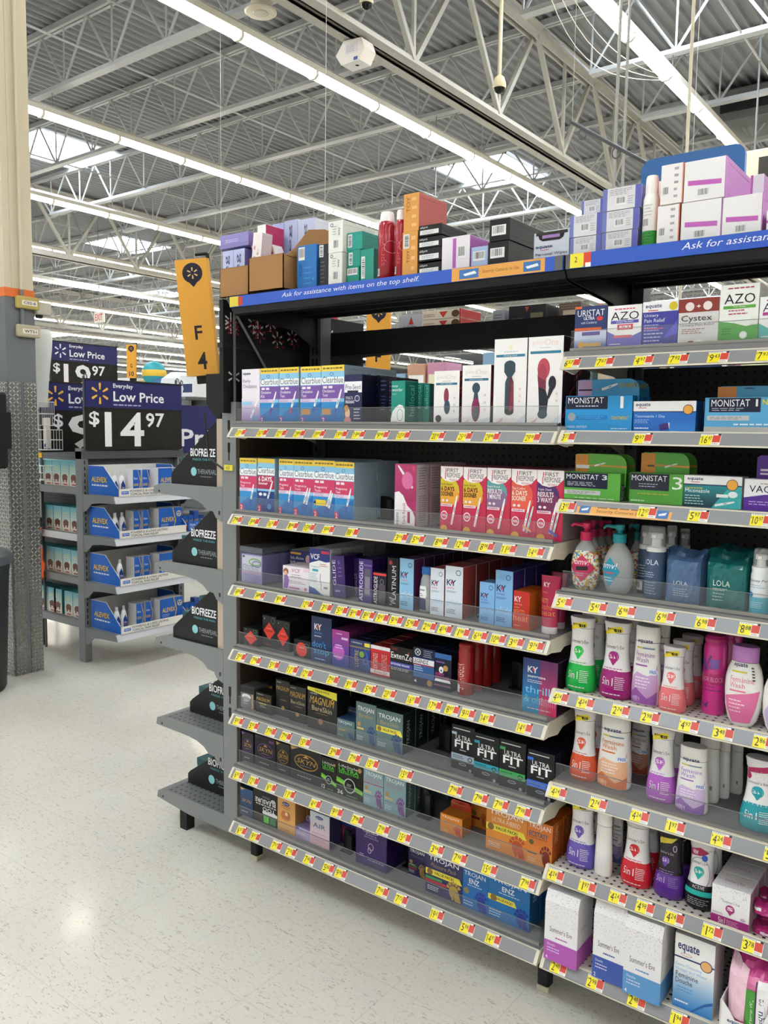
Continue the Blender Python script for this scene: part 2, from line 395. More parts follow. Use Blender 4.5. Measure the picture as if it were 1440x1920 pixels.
def girder(x, label, y0=-4.0, y1=44.0):
    g = thing('joist_girder', label, 'roof girder', (x, 0, 0))
    zb, zt = 5.4, 6.86
    m = MB()
    for s in (-1, 1):
        m.box(min(s*.03, s*.16), y0, zb, max(s*.03, s*.16), y1, zb+.02, TRUSSB); m.box(min(s*.03, s*.05), y0, zb, max(s*.03, s*.05), y1, zb+.13, TRUSSB)
    m.build('bottom_chord', g); m = MB()
    for s in (-1, 1):
        m.box(min(s*.03, s*.15), y0, zt-.02, max(s*.03, s*.15), y1, zt, TRUSSB); m.box(min(s*.03, s*.05), y0, zt-.13, max(s*.03, s*.05), y1, zt, TRUSSB)
    m.build('top_chord', g); m = MB()
    p = 1.83; y = 4.6+1.83*.5-1.83*5
    k = 0
    while y < y1-p:
        m.bar((-.035, y, zb+.05), (-.035, y+p/2, zt-.08), .04, TRUSSB, 4); m.bar((.035, y+p/2, zt-.08), (.035, y+p, zb+.05), .04, TRUSSB, 4)
        m.bar((0, y, zb+.05), (0, y, zt-.05), .028, TRUSSB, 4); y += p
    m.build('web_bracing', g)
girder(GX[1], 'heavy beige roof girder running beside the near lamp row')
girder(GX[2], 'roof girder crossing above the far left lamp rows')
girder(GX[0], 'roof girder above the right-hand aisles'); girder(GX[3], 'roof girder far beyond the price signs', 0); girder(GX[4], 'farthest roof girder on the left', 0)
m = MB()       # bridging rods running along y under the joists
br = thing('bridging_rods', 'thin white bridging rods tying the joists together', 'bridging', (0, 0, 0))
for i, x in enumerate((-5.3, -7.1, -9.3, -11.3, -13.2, -18, -21, -24, -.6, 2.4, 5.4)):
    for z in (6.14, 6.84):
        q = MB(); q.bar((x, 0, z), (x, 40, z), .014, TRUSS, 5); q.build('rod', br)
def lamp_row(x, y0, y1, label, z=5.77):
    r = thing('lamp_row', label, 'strip light', (x, 0, z))
    m = MB(); m.prism([(-.085, .03), (-.085, .10), (-.05, .135), (.05, .135), (.085, .10), (.085, .03), (.06, .045), (-.06, .045)], 1, y0, y1, mat('lamp_housing', 'd2cdbf', rough=.4))
    m.build('housing', r)
    d = MB(); d.prism([(-.055, .05), (-.06, .0), (-.03, -.03), (.03, -.03), (.06, .0), (.055, .05)], 1, .02, 1.15, LAMPM)
    c = MB(); c.prism([(-.07, .10), (-.075, -.01), (-.035, -.045), (.035, -.045), (.075, -.01), (.07, .10)], 1, -.02, .02, mat('lamp_bracket', 'cfcabc', rough=.4))
    a = d.build('diffuser', r); b = c.build('bracket', r); y = y0+.02; f = True
    while y+1.17 <= y1 and y < 30:
        if f: a.location.y = y; b.location.y = y; f = False
        else:
            for o in (a, b): q = o.copy(); COL.objects.link(q); q.parent = r; q.location = (0, y, 0)
        y += 1.19
    d = MB(); d.prism([(-.055, .05), (-.06, .0), (-.03, -.03), (.03, -.03), (.06, .0), (.055, .05)], 1, y+.02, y1, LAMPM)
    if y1 > y+.5: d.build('diffuser', r)
    h = MB(); h.bar((0, 0, .13), (0, 0, .36), .006, GREY, 4); h = h.build('hanger', r); yy = 4.6-1.83*2; h.location.y = yy
    while yy < 26: yy += 3.66; q = h.copy(); COL.objects.link(q); q.parent = r; q.location = (0, yy, 0)
ROWS = [(-4.73, 0.6, 'near lamp row, nearest one left of the beige girder'), (-8.54, 1.8, 'second lamp row left, below the first skylight'), (-12.44, 3.2, 'third lamp row from the beige girder'), (-16.5, 4.4, 'fourth lamp row from the beige girder'),
        (-20.4, 4, 'fifth lamp row from the beige girder'), (-24.4, 5, 'sixth lamp row from the beige girder'), (-28.4, 5, 'seventh lamp row from the beige girder'), (-32.4, 5, 'eighth lamp row from the beige girder'),
        (-36.4, 5, 'ninth lamp row from the beige girder'), (-40.4, 5, 'tenth lamp row from the beige girder'), (-46, 5, 'eleventh lamp row from the beige girder'), (-52, 5, 'farthest lamp row at the horizon'),
        (-1.37, 0.5, 'lamp row above the right-hand shelf bay')]
PH = {-4.73: 4.44, -8.54: 4.43, -12.44: 6.95, -1.37: 6.85}
for x, y0, lb in ROWS:
    y0 = PH.get(x, 7.0) - 1.19*int((PH.get(x, 7.0)-y0)/1.19) - .02
    lamp_row(x, y0, 42, lb)
def plain_row(x, y0, y1, label):
    r = thing('lamp_row', label, 'strip light', (x, 0, 5.77))
    m = MB(); m.box(-.085, y0, .04, .085, y1, .13, mat('lamp_housing')); m.build('housing', r)
    m = MB(); m.prism([(-.055, .05), (-.06, .0), (-.03, -.03), (.03, -.03), (.06, .0), (.055, .05)], 1, y0, y1, LAMPM); m.build('diffuser', r)
for x in (2.5, 6.3, 10.1): plain_row(x, -12, 40, 'lamp row over the aisles behind the right-hand shelves, %s' % {2.5: 'nearest', 6.3: 'middle', 10.1: 'farthest'}[x])
for x in (-1.37, -4.73, -8.54, -12.44): plain_row(x, -12.5, -1.2, 'lamp row over the front of the store, %s' % {-1.37: 'rightmost', -4.73: 'second', -8.54: 'third', -12.44: 'leftmost'}[x])

def dome(loc, label, pole=1.6, hi=6.9):
    t = thing('dome_camera', label, 'security camera', loc)
    m = MB(); m.lathe([(.0, .062, .062), (.02, .066, .066), (.05, .062, .062), (.1, .045, .045), (.12, .02, .02)], 0, 0, 'd8d0b0'); m.build('housing', t, smooth=True)
    m = MB(); m.lathe([(-.05, .012, .012), (-.04, .035, .035), (-.02, .05, .05), (.0, .056, .056)], 0, 0, mat('dome_glass', '121214', rough=.08)); m.build('dark_dome', t, smooth=True)
    m = MB(); m.bar((0, 0, .11), (0, 0, hi-loc[2]), .018, 'd2ccb4', 8); m.build('drop_pole', t)
dome((-2.05, 5.35, 4.93), 'dome camera hanging on a long beige pole')
dome((-3.0, 4.46, 5.62), 'dome camera at the top edge under the girder', hi=5.9)
t = thing('ceiling_speaker', 'round beige speaker hung beside the near lamp row', 'speaker', (-4.25, 4.3, 5.82))
m = MB(); m.lathe([(.0, .15, .15), (.012, .165, .165), (.03, .16, .16), (.035, .11, .11), (.16, .095, .095)], 0, 0, 'b8b09c', n=28); m.build('body', t, smooth=True)
m = MB(); m.lathe([(-.006, .075, .075), (.001, .08, .08)], 0, 0, 'a49c88', n=24); m.build('grille', t)
m = MB(); m.bar((0, 0, .15), (-.1, .1, .6), .01, GREY); m.bar((0, 0, .15), (-.2, .1, .3), .012, GREY); m.build('hanger', t)
t = thing('wireless_box', 'white angled box mounted under the girder', 'network box', (-3.22, 4.60, 5.17))
m = MB(); m.prism([(-.13, 0), (.1, 0), (.16, .1), (.12, .2), (-.1, .22), (-.2, .1)], 1, -.09, .09, 'dcd8d4'); face(m, 'R 20 40 80 90 c8c8cc|M 26 50 74 80 8a8a9a 4|R 60 4 80 20 2a4a9a', (-.13, -.09, .0), (1, 0, 0), (0, 0, 1), (0, -1, 0), .26, .2); m.build('case', t)
m = MB(); m.lathe([(0, .02, .02), (.01, .02, .02)], 0, 0, '55555a', n=10); 
m.bar((-.06, 0, .2), (-.06, 0, .26), .01, GREY); m.build('mount', t)
t = thing('hanging_pipes', 'pair of thin white conduits hanging in front of the right lamp row', 'conduit', (-.98, 5.75, 0))
p0 = MB(); p0.bar((-.035, 0, 3.15), (-.035, 0, 6.95), .017, TRUSS, 8); p0.build('pipe', t)
p1 = MB(); p1.bar((.05, 0, 3.1), (.05, 0, 6.95), .014, TRUSS, 8); p1.build('pipe', t)
m = MB(); m.bar((-.14, 0, 3.5), (.16, 0, 3.5), .016, TRUSS, 6); m.bar((-.14, 0, 3.46), (.16, 0, 3.46), .016, TRUSS, 6); m.bar((-.06, -.02, 3.5), (-.06, -.02, 3.3), .02, GREY, 6); m.box(.03, -.03, 3.36, .07, .0, 3.46, 'c87060'); m.build('clamp', t)
t = thing('sign_rod', 'dark sign rod with curled hooks, slanting down behind the top shelf', 'sign hanger', (0, 0, 0))
m = MB(); A = Vector((-0.270, 3.2, 3.620)); B = Vector((0.347, 3.2, 3.200)); m.bar(A, B, .012, DGREY, 8); m.build('rod', t); m = MB(); m.bar(A, (A.x, A.y, 6.94), .0015, 'd8d8d8', 4); m.build('hang_wire', t)
for k in (.12, .5, .9):
    q = A.lerp(B, k); m = MB(); pts = [q+Vector((-.03*math.sin(a)*.9, 0, -.035+.035*math.cos(a))) for a in [i*PI/8 for i in range(12)]]; m.path(pts, .004, DGREY, 5); m.build('hook', t)
t = thing('sign_pole', 'thin cream pole dropping to the blue aisle sign', 'sign pole', (-.07, 4.9, 0)); m = MB(); m.bar((0, 0, 2.6), (0, 0, 6.9), .014, 'd8d4c0', 8); m.build('pole', t)
t = thing('aisle_sign_board', 'blue aisle sign with rounded corner behind striped cartons', 'aisle sign', (0, 0, 0))
pts = []
X0, X1, Z0, Z1, R_ = .655, 1.125, 2.45, 2.905, .05
for cx, cz, a0 in ((X1-R_, Z0+R_, -PI/2), (X1-R_, Z1-R_, 0), (X0+R_, Z1-R_, PI/2), (X0+R_, Z0+R_, PI)):
    for i in range(6): a = a0+i*PI/10; pts.append((cx+R_*math.cos(a), cz+R_*math.sin(a)))
m = MB(); m.prism(pts, 1, 2.0, 2.03, mat('sign_blue', '1c66ae', rough=.4)); m.build('board', t); m = MB(); m.bar((.89, 2.015, 2.9), (.89, 2.015, 6.94), .0015, 'd8d8d8', 4); m.build('hang_wire', t)
t = thing('air_unit', 'cream ceiling air unit with dark grille at right edge', 'air unit', (-.1, 9.0, 4.62))
m = MB(); m.box(-.6, 0, 0, 1.4, 1.2, .45, 'c9c2ac', bev=.03); m.build('casing', t); m = MB(); m.box(-.42, -.015, .1, .3, .0, .34, '3a362c'); m.build('grille', t)
m = MB(); m.bar((-.5, .1, .44), (-.5, .1, 2.3), .012, GREY); m.build('hanger', t); m = MB(); m.bar((1.2, .1, .44), (1.2, .1, 2.3), .012, GREY); m.build('hanger', t)
for k, (x, y, sx, sy, sz, lb) in enumerate(((-1.3, 12.2, 1.3, 1.2, .5, 'dark grey air duct box under the deck, nearer one'), (-.6, 14.6, 1.7, 1.2, .6, 'dark grey air duct box under the deck, farther one'))):
    m = MB(); m.box(-sx/2, -sy/2, -sz, sx/2, sy/2, 0, mat('duct_grey', '6a6c6c', rough=.6), bev=.03); m.box(-sx/2+.2, -sy/2-.03, -sz+.15, sx/2-.2, -sy/2+.01, -.15, '26282a'); tag(m.build('air_duct', loc=(x, y, 6.85)), lb, 'air duct')
t = thing('cable_loops', 'loose white cables looping beside the right lamp row', 'cable', (0, 0, 0))
for k in range(3):
    m = MB(); m.path([(-1.55-.05*k-.35*math.sin(PI*i/12)*(.3+.2*k), 5.2+i*.30, 6.05-.22*math.sin(PI*i/12)*(1+.2*k)) for i in range(13)], .004, 'd8d6ce', 5); m.build('cable', t)

# ================= NEAR GONDOLA =================
B0, B1, B2 = -.045, 1.219, 2.44
def bay(x0, x1, label, first):
    g = thing('gondola', label, 'shelving unit', (x0, 0, 0))
    W = x1-x0
    m = MB(); m.box(.0, .47, .14, W, .485, 1.60 if first else 1.80, PEG); m.build('back_panel', g)
    for x in ((0, W) if first else (W,)):
        m = MB(); m.box(x-.012, .44, .14, x+.045, .50, 2.06, DGREY)
        for k in range(40): m.box(x+.002, .4385, .3+k*.042, x+.010, .4395, .325+k*.042, '0c0c0c'); m.box(x+.022, .4385, .3+k*.042, x+.030, .4395, .325+k*.042, '0c0c0c')
        m.build('upright', g)
    for x in (([.05] if first else [])+[W-.03 if first else W-.06]):
        m = MB(); m.box(x-.018, .075, .015, x+.018, .11, .13, mat('leg_black', '1a1c1e', rough=.5), bev=.004); l = m.build('leg', g)
        m = MB(); m.box(x-.020, .073, .0, x+.020, .112, .020, 'b9b4a0', bev=.003); m.build('foot', l)
        m = MB(); m.box(x-.018, .42, .0, x+.018, .46, .14, mat('leg_black')); m.build('leg', g)
    if first:
        m = MB(); m.box(.0, .05, .15, .008, .44, 1.60, WOOD); m.build('end_panel', g)
    return g
BAYL = bay(B0, B1, 'left gondola bay, seven stocked shelves over black legs', True)
BAYR = bay(B1, B2, 'right gondola bay, eight stocked shelves cut off by the frame', False)
SHELF_W = ['topmost', 'first', 'second', 'third', 'fourth', 'fifth', 'sixth', 'seventh', 'eighth']
def price_tag(parent, x, z, txt):
    """sticker on the tilted rail; yellow price, red and white offer block"""
    m = MB(); o = Vector((x, -.0035, z-.004)); n = Vector((0, -.8, .6)).normalized(); ez = Vector((0, .6, .8)).normalized(); ez = Vector((0, .60, .80)); H, W = .0315, .046
    o = o - ez*(H-.003)
    c = o+n*.0012; q = [c, c+Vector((W, 0, 0)), c+Vector((W, 0, 0))+ez*H, c+ez*H]
    m.poly(q, 'f2f0ea'); m.poly([p-n*.0006 for p in q], 'f2f0ea')
    a = 'R 0 0 58 86 f2e21a|M 4 89 66 98 8a8a86 1|R 60 24 98 86 d8442c|M 64 32 92 78 b83a28 4|M 62 6 94 18 5a5a5a 3|R 84 86 99 100 2a2a2a|T 2 60 8 74 3a3a20 $'
    if 'c' in txt: a += '|T 6 14 40 76 2a2a10 %s|T 44 44 54 70 2a2a10 c' % txt[:-1]
    else:
        p, s = txt.split('.'); xb = 28 if len(p) == 1 else 36
        a += '|T %s 12 %d 76 2a2a10 %s|T %d 40 57 74 2a2a10 %s' % (10 if p != '1' else 17, xb, p, xb+3, s)
    paint(m, a, lambda u, v, L: o+Vector((u*W, 0, 0))+ez*(v*H)+n*(.0012+L*.00006), W/H)
    return m.build('price_tag', parent)
def shelf(par, x0, x1, z, tags, fence=True, deck=SHEET, railm=RAIL, back=.465, strip=None, dz=.012):
    """z = top edge of the price rail at y=0"""
    W = x1-x0; zt = z+dz
    m = MB(); m.prism([(.0, zt-.001), (.0, zt-.024), (.02, zt-.026), (.03, zt-.012), (back, zt-.012), (back, zt-.001)], 0, 0.003, W-.003, SHEET, cap=BEIGE)
    m.poly([(0.003, .004, zt), (W-.003, .004, zt), (W-.003, back, zt), (.003, back, zt)], deck)
    m.prism([(.0, zt-.012), (.02, zt-.034), (.34, zt-.045), (.45, zt-.075), (.45, zt-.012)], 0, 0.001, .005, BEIGE if z > .2 else DGREY); m.prism([(.0, zt-.012), (.02, zt-.034), (.34, zt-.045), (.45, zt-.075), (.45, zt-.012)], 0, W-.005, W-.001, BEIGE)
    for xx in (.004, W-.004): m.prism([(.003, zt-.002), (-.001, z-.029), (.06, z-.038), (.10, z-.02), (.10, zt-.002)], 0, xx-.0035, xx+.0035, BEIGE)
    s = m.build('shelf', par); s.location.x = x0-par.location.x
    m = MB(); m.prism([(-.001, z+.001), (-.020, z-.0265), (-.020, z-.029), (.0, z-.029)], 0, 0.006, W-.006, railm)
    m.prism([(-.001, z+.001), (-.001, z+.004), (.006, z+.004), (.006, z-.002)], 0, .004, W-.004, BEIGE); m.prism([(-.022, z-.027), (-.022, z-.031), (-.017, z-.031)], 0, .004, W-.004, BEIGE)
    for xx in (.002, W-.012): m.prism([(-.001, z+.003), (-.023, z-.027), (-.022, z-.031), (.002, z-.031)], 0, xx, xx+.01, BEIGE)
    m.build('price_rail', s)
    if fence:
        m = MB(); m.box(.012, .012, zt, W-.012, .020, zt+.008, mat('riser', '85837e', rough=.35)); 
        for k in range(2): m.box(.012, .0115, zt+.0015+k*.0035, W-.012, .012, zt+.0025+k*.0035, mat('riser_line', 'a8a6a2', rough=.4))
        m.build('riser', s)
        m = MB(); m.box(.012, .018, zt+.008, W-.012, .020, zt+.052, CLEAR); m.box(.012, .0175, zt+.0515, W-.012, .0205, zt+.0525, mat('fence_edge', '7c8082', rough=.4)); m.build('clear_fence', s)
    if strip:
        o = Vector((strip[0]-x0, -.0035, z-.004)); n = Vector((0, -.8, .6)); ez = Vector((0, .60, .80)); o = o-ez*.033; m = MB()
        paint(m, strip[2], lambda u, v, L: o+Vector((u*strip[1], 0, 0))+ez*(v*.032)+n*(.0004+L*.00006), strip[1]/.032); m.build('security_strip', s)
    for tx, tt in tags: price_tag(s, tx-x0, z, tt)
    return s
# price tags: (rail height, x, price)
TAGS = [(1.606, 0.014, '13.96'), (1.606, 0.118, '16.97'), (1.606, 0.206, '32.97'), (1.606, 0.288, '29.88'), (1.606, 0.373, '39.88'), (1.606, 0.465, '19.88'), (1.606, 0.535, '19.88'), (1.606, 0.626, '9.98'), (1.606, 0.704, '10.28'), (1.606, 0.825, '20.98'), (1.606, 0.915, '25.18'), (1.606, 1.002, '29.98'), (1.606, 1.124, '29.98'), (1.302, -0.005, '7.98'), (1.302, 0.079, '8.88'), (1.302, 0.167, '16.88'), (1.302, 0.26, '8.88'), (1.302, 0.333, '15.88'), (1.302, 0.415, '9.88'), (1.302, 0.514, '88c'), (1.302, 0.701, '3.94'), (1.302, 0.763, '5.94'), (1.302, 0.844, '8.98'), (1.302, 0.916, '12.98'), (1.302, 0.994, '8.98'), (1.302, 1.063, '11.38'), (1.302, 1.145, '14.47'), (1.048, 0.005, '49.88'), (1.048, 0.106, '34.88'), (1.048, 0.205, '9.96'), (1.048, 0.328, '12.78'), (1.048, 0.409, '3.92'), (1.048, 0.474, '5.59'), (1.048, 0.529, '8.64'), (1.048, 0.582, '8.87'), (1.048, 0.636, '9.97'), (1.048, 0.688, '9.74'), (1.048, 0.747, '5.98'), (1.048, 0.809, '2.94'), (1.048, 0.864, '4.54'), (1.048, 0.923, '1.98'), (1.048, 0.981, '6.54'), (1.048, 1.038, '10.84'), (1.048, 1.094, '3.97'), (1.048, 1.154, '9.74'), (0.815, 0.011, '3.97'), (0.815, 0.086, '7.98'), (0.815, 0.174, '5.97'), (0.815, 0.26, '11.97'), (0.815, 0.327, '12.97'), (0.815, 0.439, '7.98'), (0.815, 0.515, '9.97'), (0.815, 0.593, '5.98'), (0.815, 0.667, '23.97'), (0.815, 0.757, '16.97'), (0.815, 0.834, '17.94'), (0.815, 0.894, '8.97'), (0.815, 0.947, '9.22'), (0.815, 1.011, '14.97'), (0.815, 1.127, '14.97'), (0.577, -0.002, '9.97'), (0.577, 0.074, '5.97'), (0.577, 0.159, '7.98'), (0.577, 0.232, '7.98'), (0.577, 0.319, '15.97'), (0.577, 0.45, '3.98'), (0.577, 0.533, '7.98'), (0.577, 0.605, '15.97'), (0.577, 0.735, '15.97'), (0.577, 0.912, '7.98'), (0.577, 0.997, '7.98'), (0.577, 1.063, '7.98'), (0.577, 1.132, '7.98'), (0.376, -0.003, '6.97'), (0.376, 0.075, '12.97'), (0.376, 0.161, '6.97'), (0.376, 0.25, '11.97'), (0.376, 0.367, '4.47'), (0.376, 0.461, '9.97'), (0.376, 0.547, '7.98'), (0.376, 0.651, '7.98'), (0.376, 0.733, '15.47'), (0.376, 0.852, '3.94'), (0.376, 0.932, '7.98'), (0.376, 1.032, '15.47'), (0.376, 1.152, '7.98'), (0.172, 0.011, '6.97'), (0.172, 0.082, '9.97'), (0.172, 0.187, '7.97'), (0.172, 0.257, '2.78'), (0.172, 0.34, '7.48'), (0.172, 0.426, '5.88'), (0.172, 0.48, '9.98'), (0.172, 0.65, '7.98'), (0.172, 0.724, '7.73'), (0.172, 0.856, '19.47'), (0.172, 0.963, '5.98'), (0.172, 1.049, '14.97'), (1.797, 1.228, '6.57'), (1.797, 1.316, '7.67'), (1.797, 1.414, '4.97'), (1.797, 1.497, '7.92'), (1.797, 1.587, '9.43'), (1.797, 1.691, '7.97'), (1.609, 1.222, '13.27'), (1.609, 1.42, '9.97'), (1.609, 1.579, '16.97'), (1.43, 1.229, '13.97'), (1.43, 1.439, '12.97'), (1.43, 1.561, '5.97'), (1.43, 1.699, '10.97'), (1.178, 1.23, '5.47'), (1.178, 1.324, '5.47'), (1.178, 1.398, '6.98'), (1.178, 1.495, '6.98'), (1.178, 1.59, '6.98'), (1.178, 1.687, '8.88'), (0.922, 1.229, '4.24'), (0.922, 1.3, '4.24'), (0.922, 1.394, '2.74'), (0.922, 1.47, '2.98'), (0.922, 1.564, '4.97'), (0.922, 1.643, '3.48'), (0.922, 1.732, '2.86'), (0.662, 1.233, '4.24'), (0.662, 1.345, '2.74'), (0.662, 1.455, '4.24'), (0.662, 1.544, '1.97'), (0.662, 1.652, '4.24'), (0.662, 1.77, '5.47'), (0.429, 1.234, '4.24'), (0.429, 1.325, '1.97'), (0.429, 1.408, '4.24'), (0.429, 1.479, '4.98'), (0.429, 1.553, '4.24'), (0.429, 1.643, '1.72'), (0.429, 1.734, '3.78'), (0.172, 1.252, '2.48'), (0.172, 1.357, '2.98'), (0.172, 1.469, '2.48'), (0.172, 1.578, '1.94')]
L_Z = [1.606, 1.302, 1.048, .815, .577, .376, .172]
R_Z = [(1.797, 1), (1.609, 0), (1.430, 0), (1.178, 1), (.922, 0), (.662, 1), (.429, 0), (.172, 0)]
L_D = [.018, .012, .008, .012, .012, .012, .006]; R_D = [.018, .003, .002, .012, -.014, 0, -.016, .003]
def tags_at(z, x0, x1): return [(x, t) for (zz, x, t) in TAGS if abs(zz-z) < .003 and ((x < B1-.02) == (x0 < .5))]
for i, z in enumerate(L_Z):
    shelf(BAYL, -.025, B1-.003, z, tags_at(z, -.02, 1.2), dz=L_D[i])
for i, (z, f) in enumerate(R_Z):
    shelf(BAYR, B1+.002, B2, z, tags_at(z, 1.22, 2.4), fence=bool(f), deck=PERF if i in (4, 6, 7) else SHEET, strip=(1.281, 0.241, 'R 0 0 100 100 e8a850|R 3 14 15 86 3a70b0|P e8ecf0 5,52 13,70 12,44 5.5,36|M 22 66 86 80 8a5a2a 1|T 22 20 78 54 5a3a1a Security Cameras In Use|R 85 14 97 86 3a70b0|P e8ecf0 87,52 95,70 94,44 87.5,36') if i == 2 else None, dz=R_D[i])
# top overstock shelves with the blue help strip
def top_shelf(par, x0, x1, art):
    W = x1-x0
    m = MB(); m.prism([(.0, 2.058), (.0, 2.018), (.012, 2.0), (.03, 1.995), (.03, 2.045), (.46, 2.045), (.46, 2.058)], 0, .002, W-.002, BLK)
    for x in (.005, W-.009): m.prism([(.02, 2.045), (.03, 1.995), (.30, 1.975), (.46, 1.90), (.46, 2.045)], 0, x, x+.004, BLK)
    for k in range(5): m.box(.02, .06+k*.09, 2.03, W-.02, .075+k*.09, 2.046, BLK)
    s = m.build('overstock_shelf', par); s.location.x = x0-par.location.x; m = MB(); m.box(.004, -.008, 2.020, W-.004, -.001, 2.056, mat('help_blue', '2a58c0', rough=.35))
    face(m, art, (.004, -.008, 2.020), (1, 0, 0), (0, 0, 1), (0, -1, 0), W-.008, .036); m.build('help_strip', s)
top_shelf(BAYL, B0+.02, B1, 'R 0 4 3.6 96 d8c83a|R 3.4 10 5.2 90 c83a2a|I 20 26 64 78 e8ecf8 Ask for assistance with items on the top shelf.|R 73 2 96 98 e0a04a|R 75 14 80 84 3a70b0|P e8ecf0 76,50 79,66 79.5,46 76.5,34|T 81 34 90 66 8a5a2a Security Cameras In Use|R 91 14 95 84 3a70b0|P e8ecf0 91.5,50 94.3,66 94.6,46 92,34|R 98.2 0 100 100 5a5c5e')
top_shelf(BAYR, B1, B2, 'R 0 0 1 100 5a5c5e|R 1 2 4 100 e8dc3a|T 2 40 2.6 76 3a3a20 2|R 4 10 5.6 100 d8442c|R 4.4 0 5.6 30 f0f0f0|I 24 24 70 82 e8ecf8 Ask for assistance with items on the top shelf.')
# far half of the gondola seen through the open top
for (x0, x1, z, s) in ((B0, B1, 1.985, BAYL), (B1, B2, 1.985, BAYR)):
    W = x1-x0
    m = MB(); m.box(.004, .0, z-.02, W-.004, .42, z, BLK); m.prism([(.02, z-.02), (.44, z-.02), (.44, z-.045), (.06, z-.10), (.02, z-.10)], 0, .01, .014, BLK); m.build('back_shelf', s, loc=(0, .52, 0))
    m = MB(); m.box(.004, .42, z-.045, W-.004, .44, z+.004, BLK); m.box(.0, .0, z-.09, W, .012, z-.02, BLK); m.build('back_shelf_lip', s, loc=(0, .52, 0))
for x0, x1, s in ((B0, B1, BAYL), (B1, B2, BAYR)):
    m = MB()
    m.box(.004, 0, 1.50, x1-x0-.004, .42, 1.52, SHEET); m.box(.004, .42, 1.48, x1-x0-.004, .44, 1.53, RAIL); m.build('back_shelf', s, loc=(0, .52, 0))
# black pushers in the emptied lanes
def pusher(x, y, z, w, h, label):
    t = thing('shelf_pusher', label, 'shelf pusher', (x, y, z), 'black stock pushers in emptied lanes')
    m = MB(); pts = [(0, 0), (w, 0), (w, h*.72), (w-.012, h*.9), (w-.03 if w > .05 else w*.5, h), (0, h)]; m.prism(pts, 1, 0, .004, mat('pusher_black', '101216', rough=.3)); m.build('paddle', t)
    m = MB(); m.box(w*.55, -.012, 0, w*.55+.018, 0, h*.85, mat('pusher_grey', '2c3034', rough=.3)); m.box(0, -.2 if y > .3 else -.02, -.0, w, .0, .004, mat('pusher_black')); m.build('track', t)
PL = [(.52, .30, 0), (.575, .32, 0)]
for k, (x, y, z, w, h, lb) in enumerate(((.50, .18, 1.3145, .062, .075, 'black pusher beside the grey-cased test box'), (.57, .20, 1.3145, .06, .07, 'black pusher in the empty lane of the second shelf'), (.755, .16, 1.3145, .055, .08, 'black pusher left of the yellow disc boxes'),
        (.715, .14, 1.6245, .06, .07, 'black pusher right of the teal boxes'), (.10, .16, 1.0565, .06, .075, 'black pusher right of the smoky security case'), (.925, .12, 1.0565, .05, .08, 'black pusher between tall white cartons and sky-blue cartons'),
        (.985, .22, .8275, .05, .08, 'left black pusher in the empty lane of the fourth shelf'), (1.05, .20, .8275, .05, .08, 'right black pusher in the empty lane of the fourth shelf'), (.75, .18, .5895, .055, .08, 'black pusher in the empty lane of the fifth shelf'),
        (.735, .10, .3885, .05, .09, 'black pusher beside the pale teal cartons'), (.655, .14, .1785, .055, .08, 'black pusher right of the broad purple box'), (.43, .09, .1785, .045, .07, 'black pusher left of the plum carton'), (.79, .18, 1.0565, .001, .001, ''))):
    if lb: pusher(x, y, z, w, h, lb)
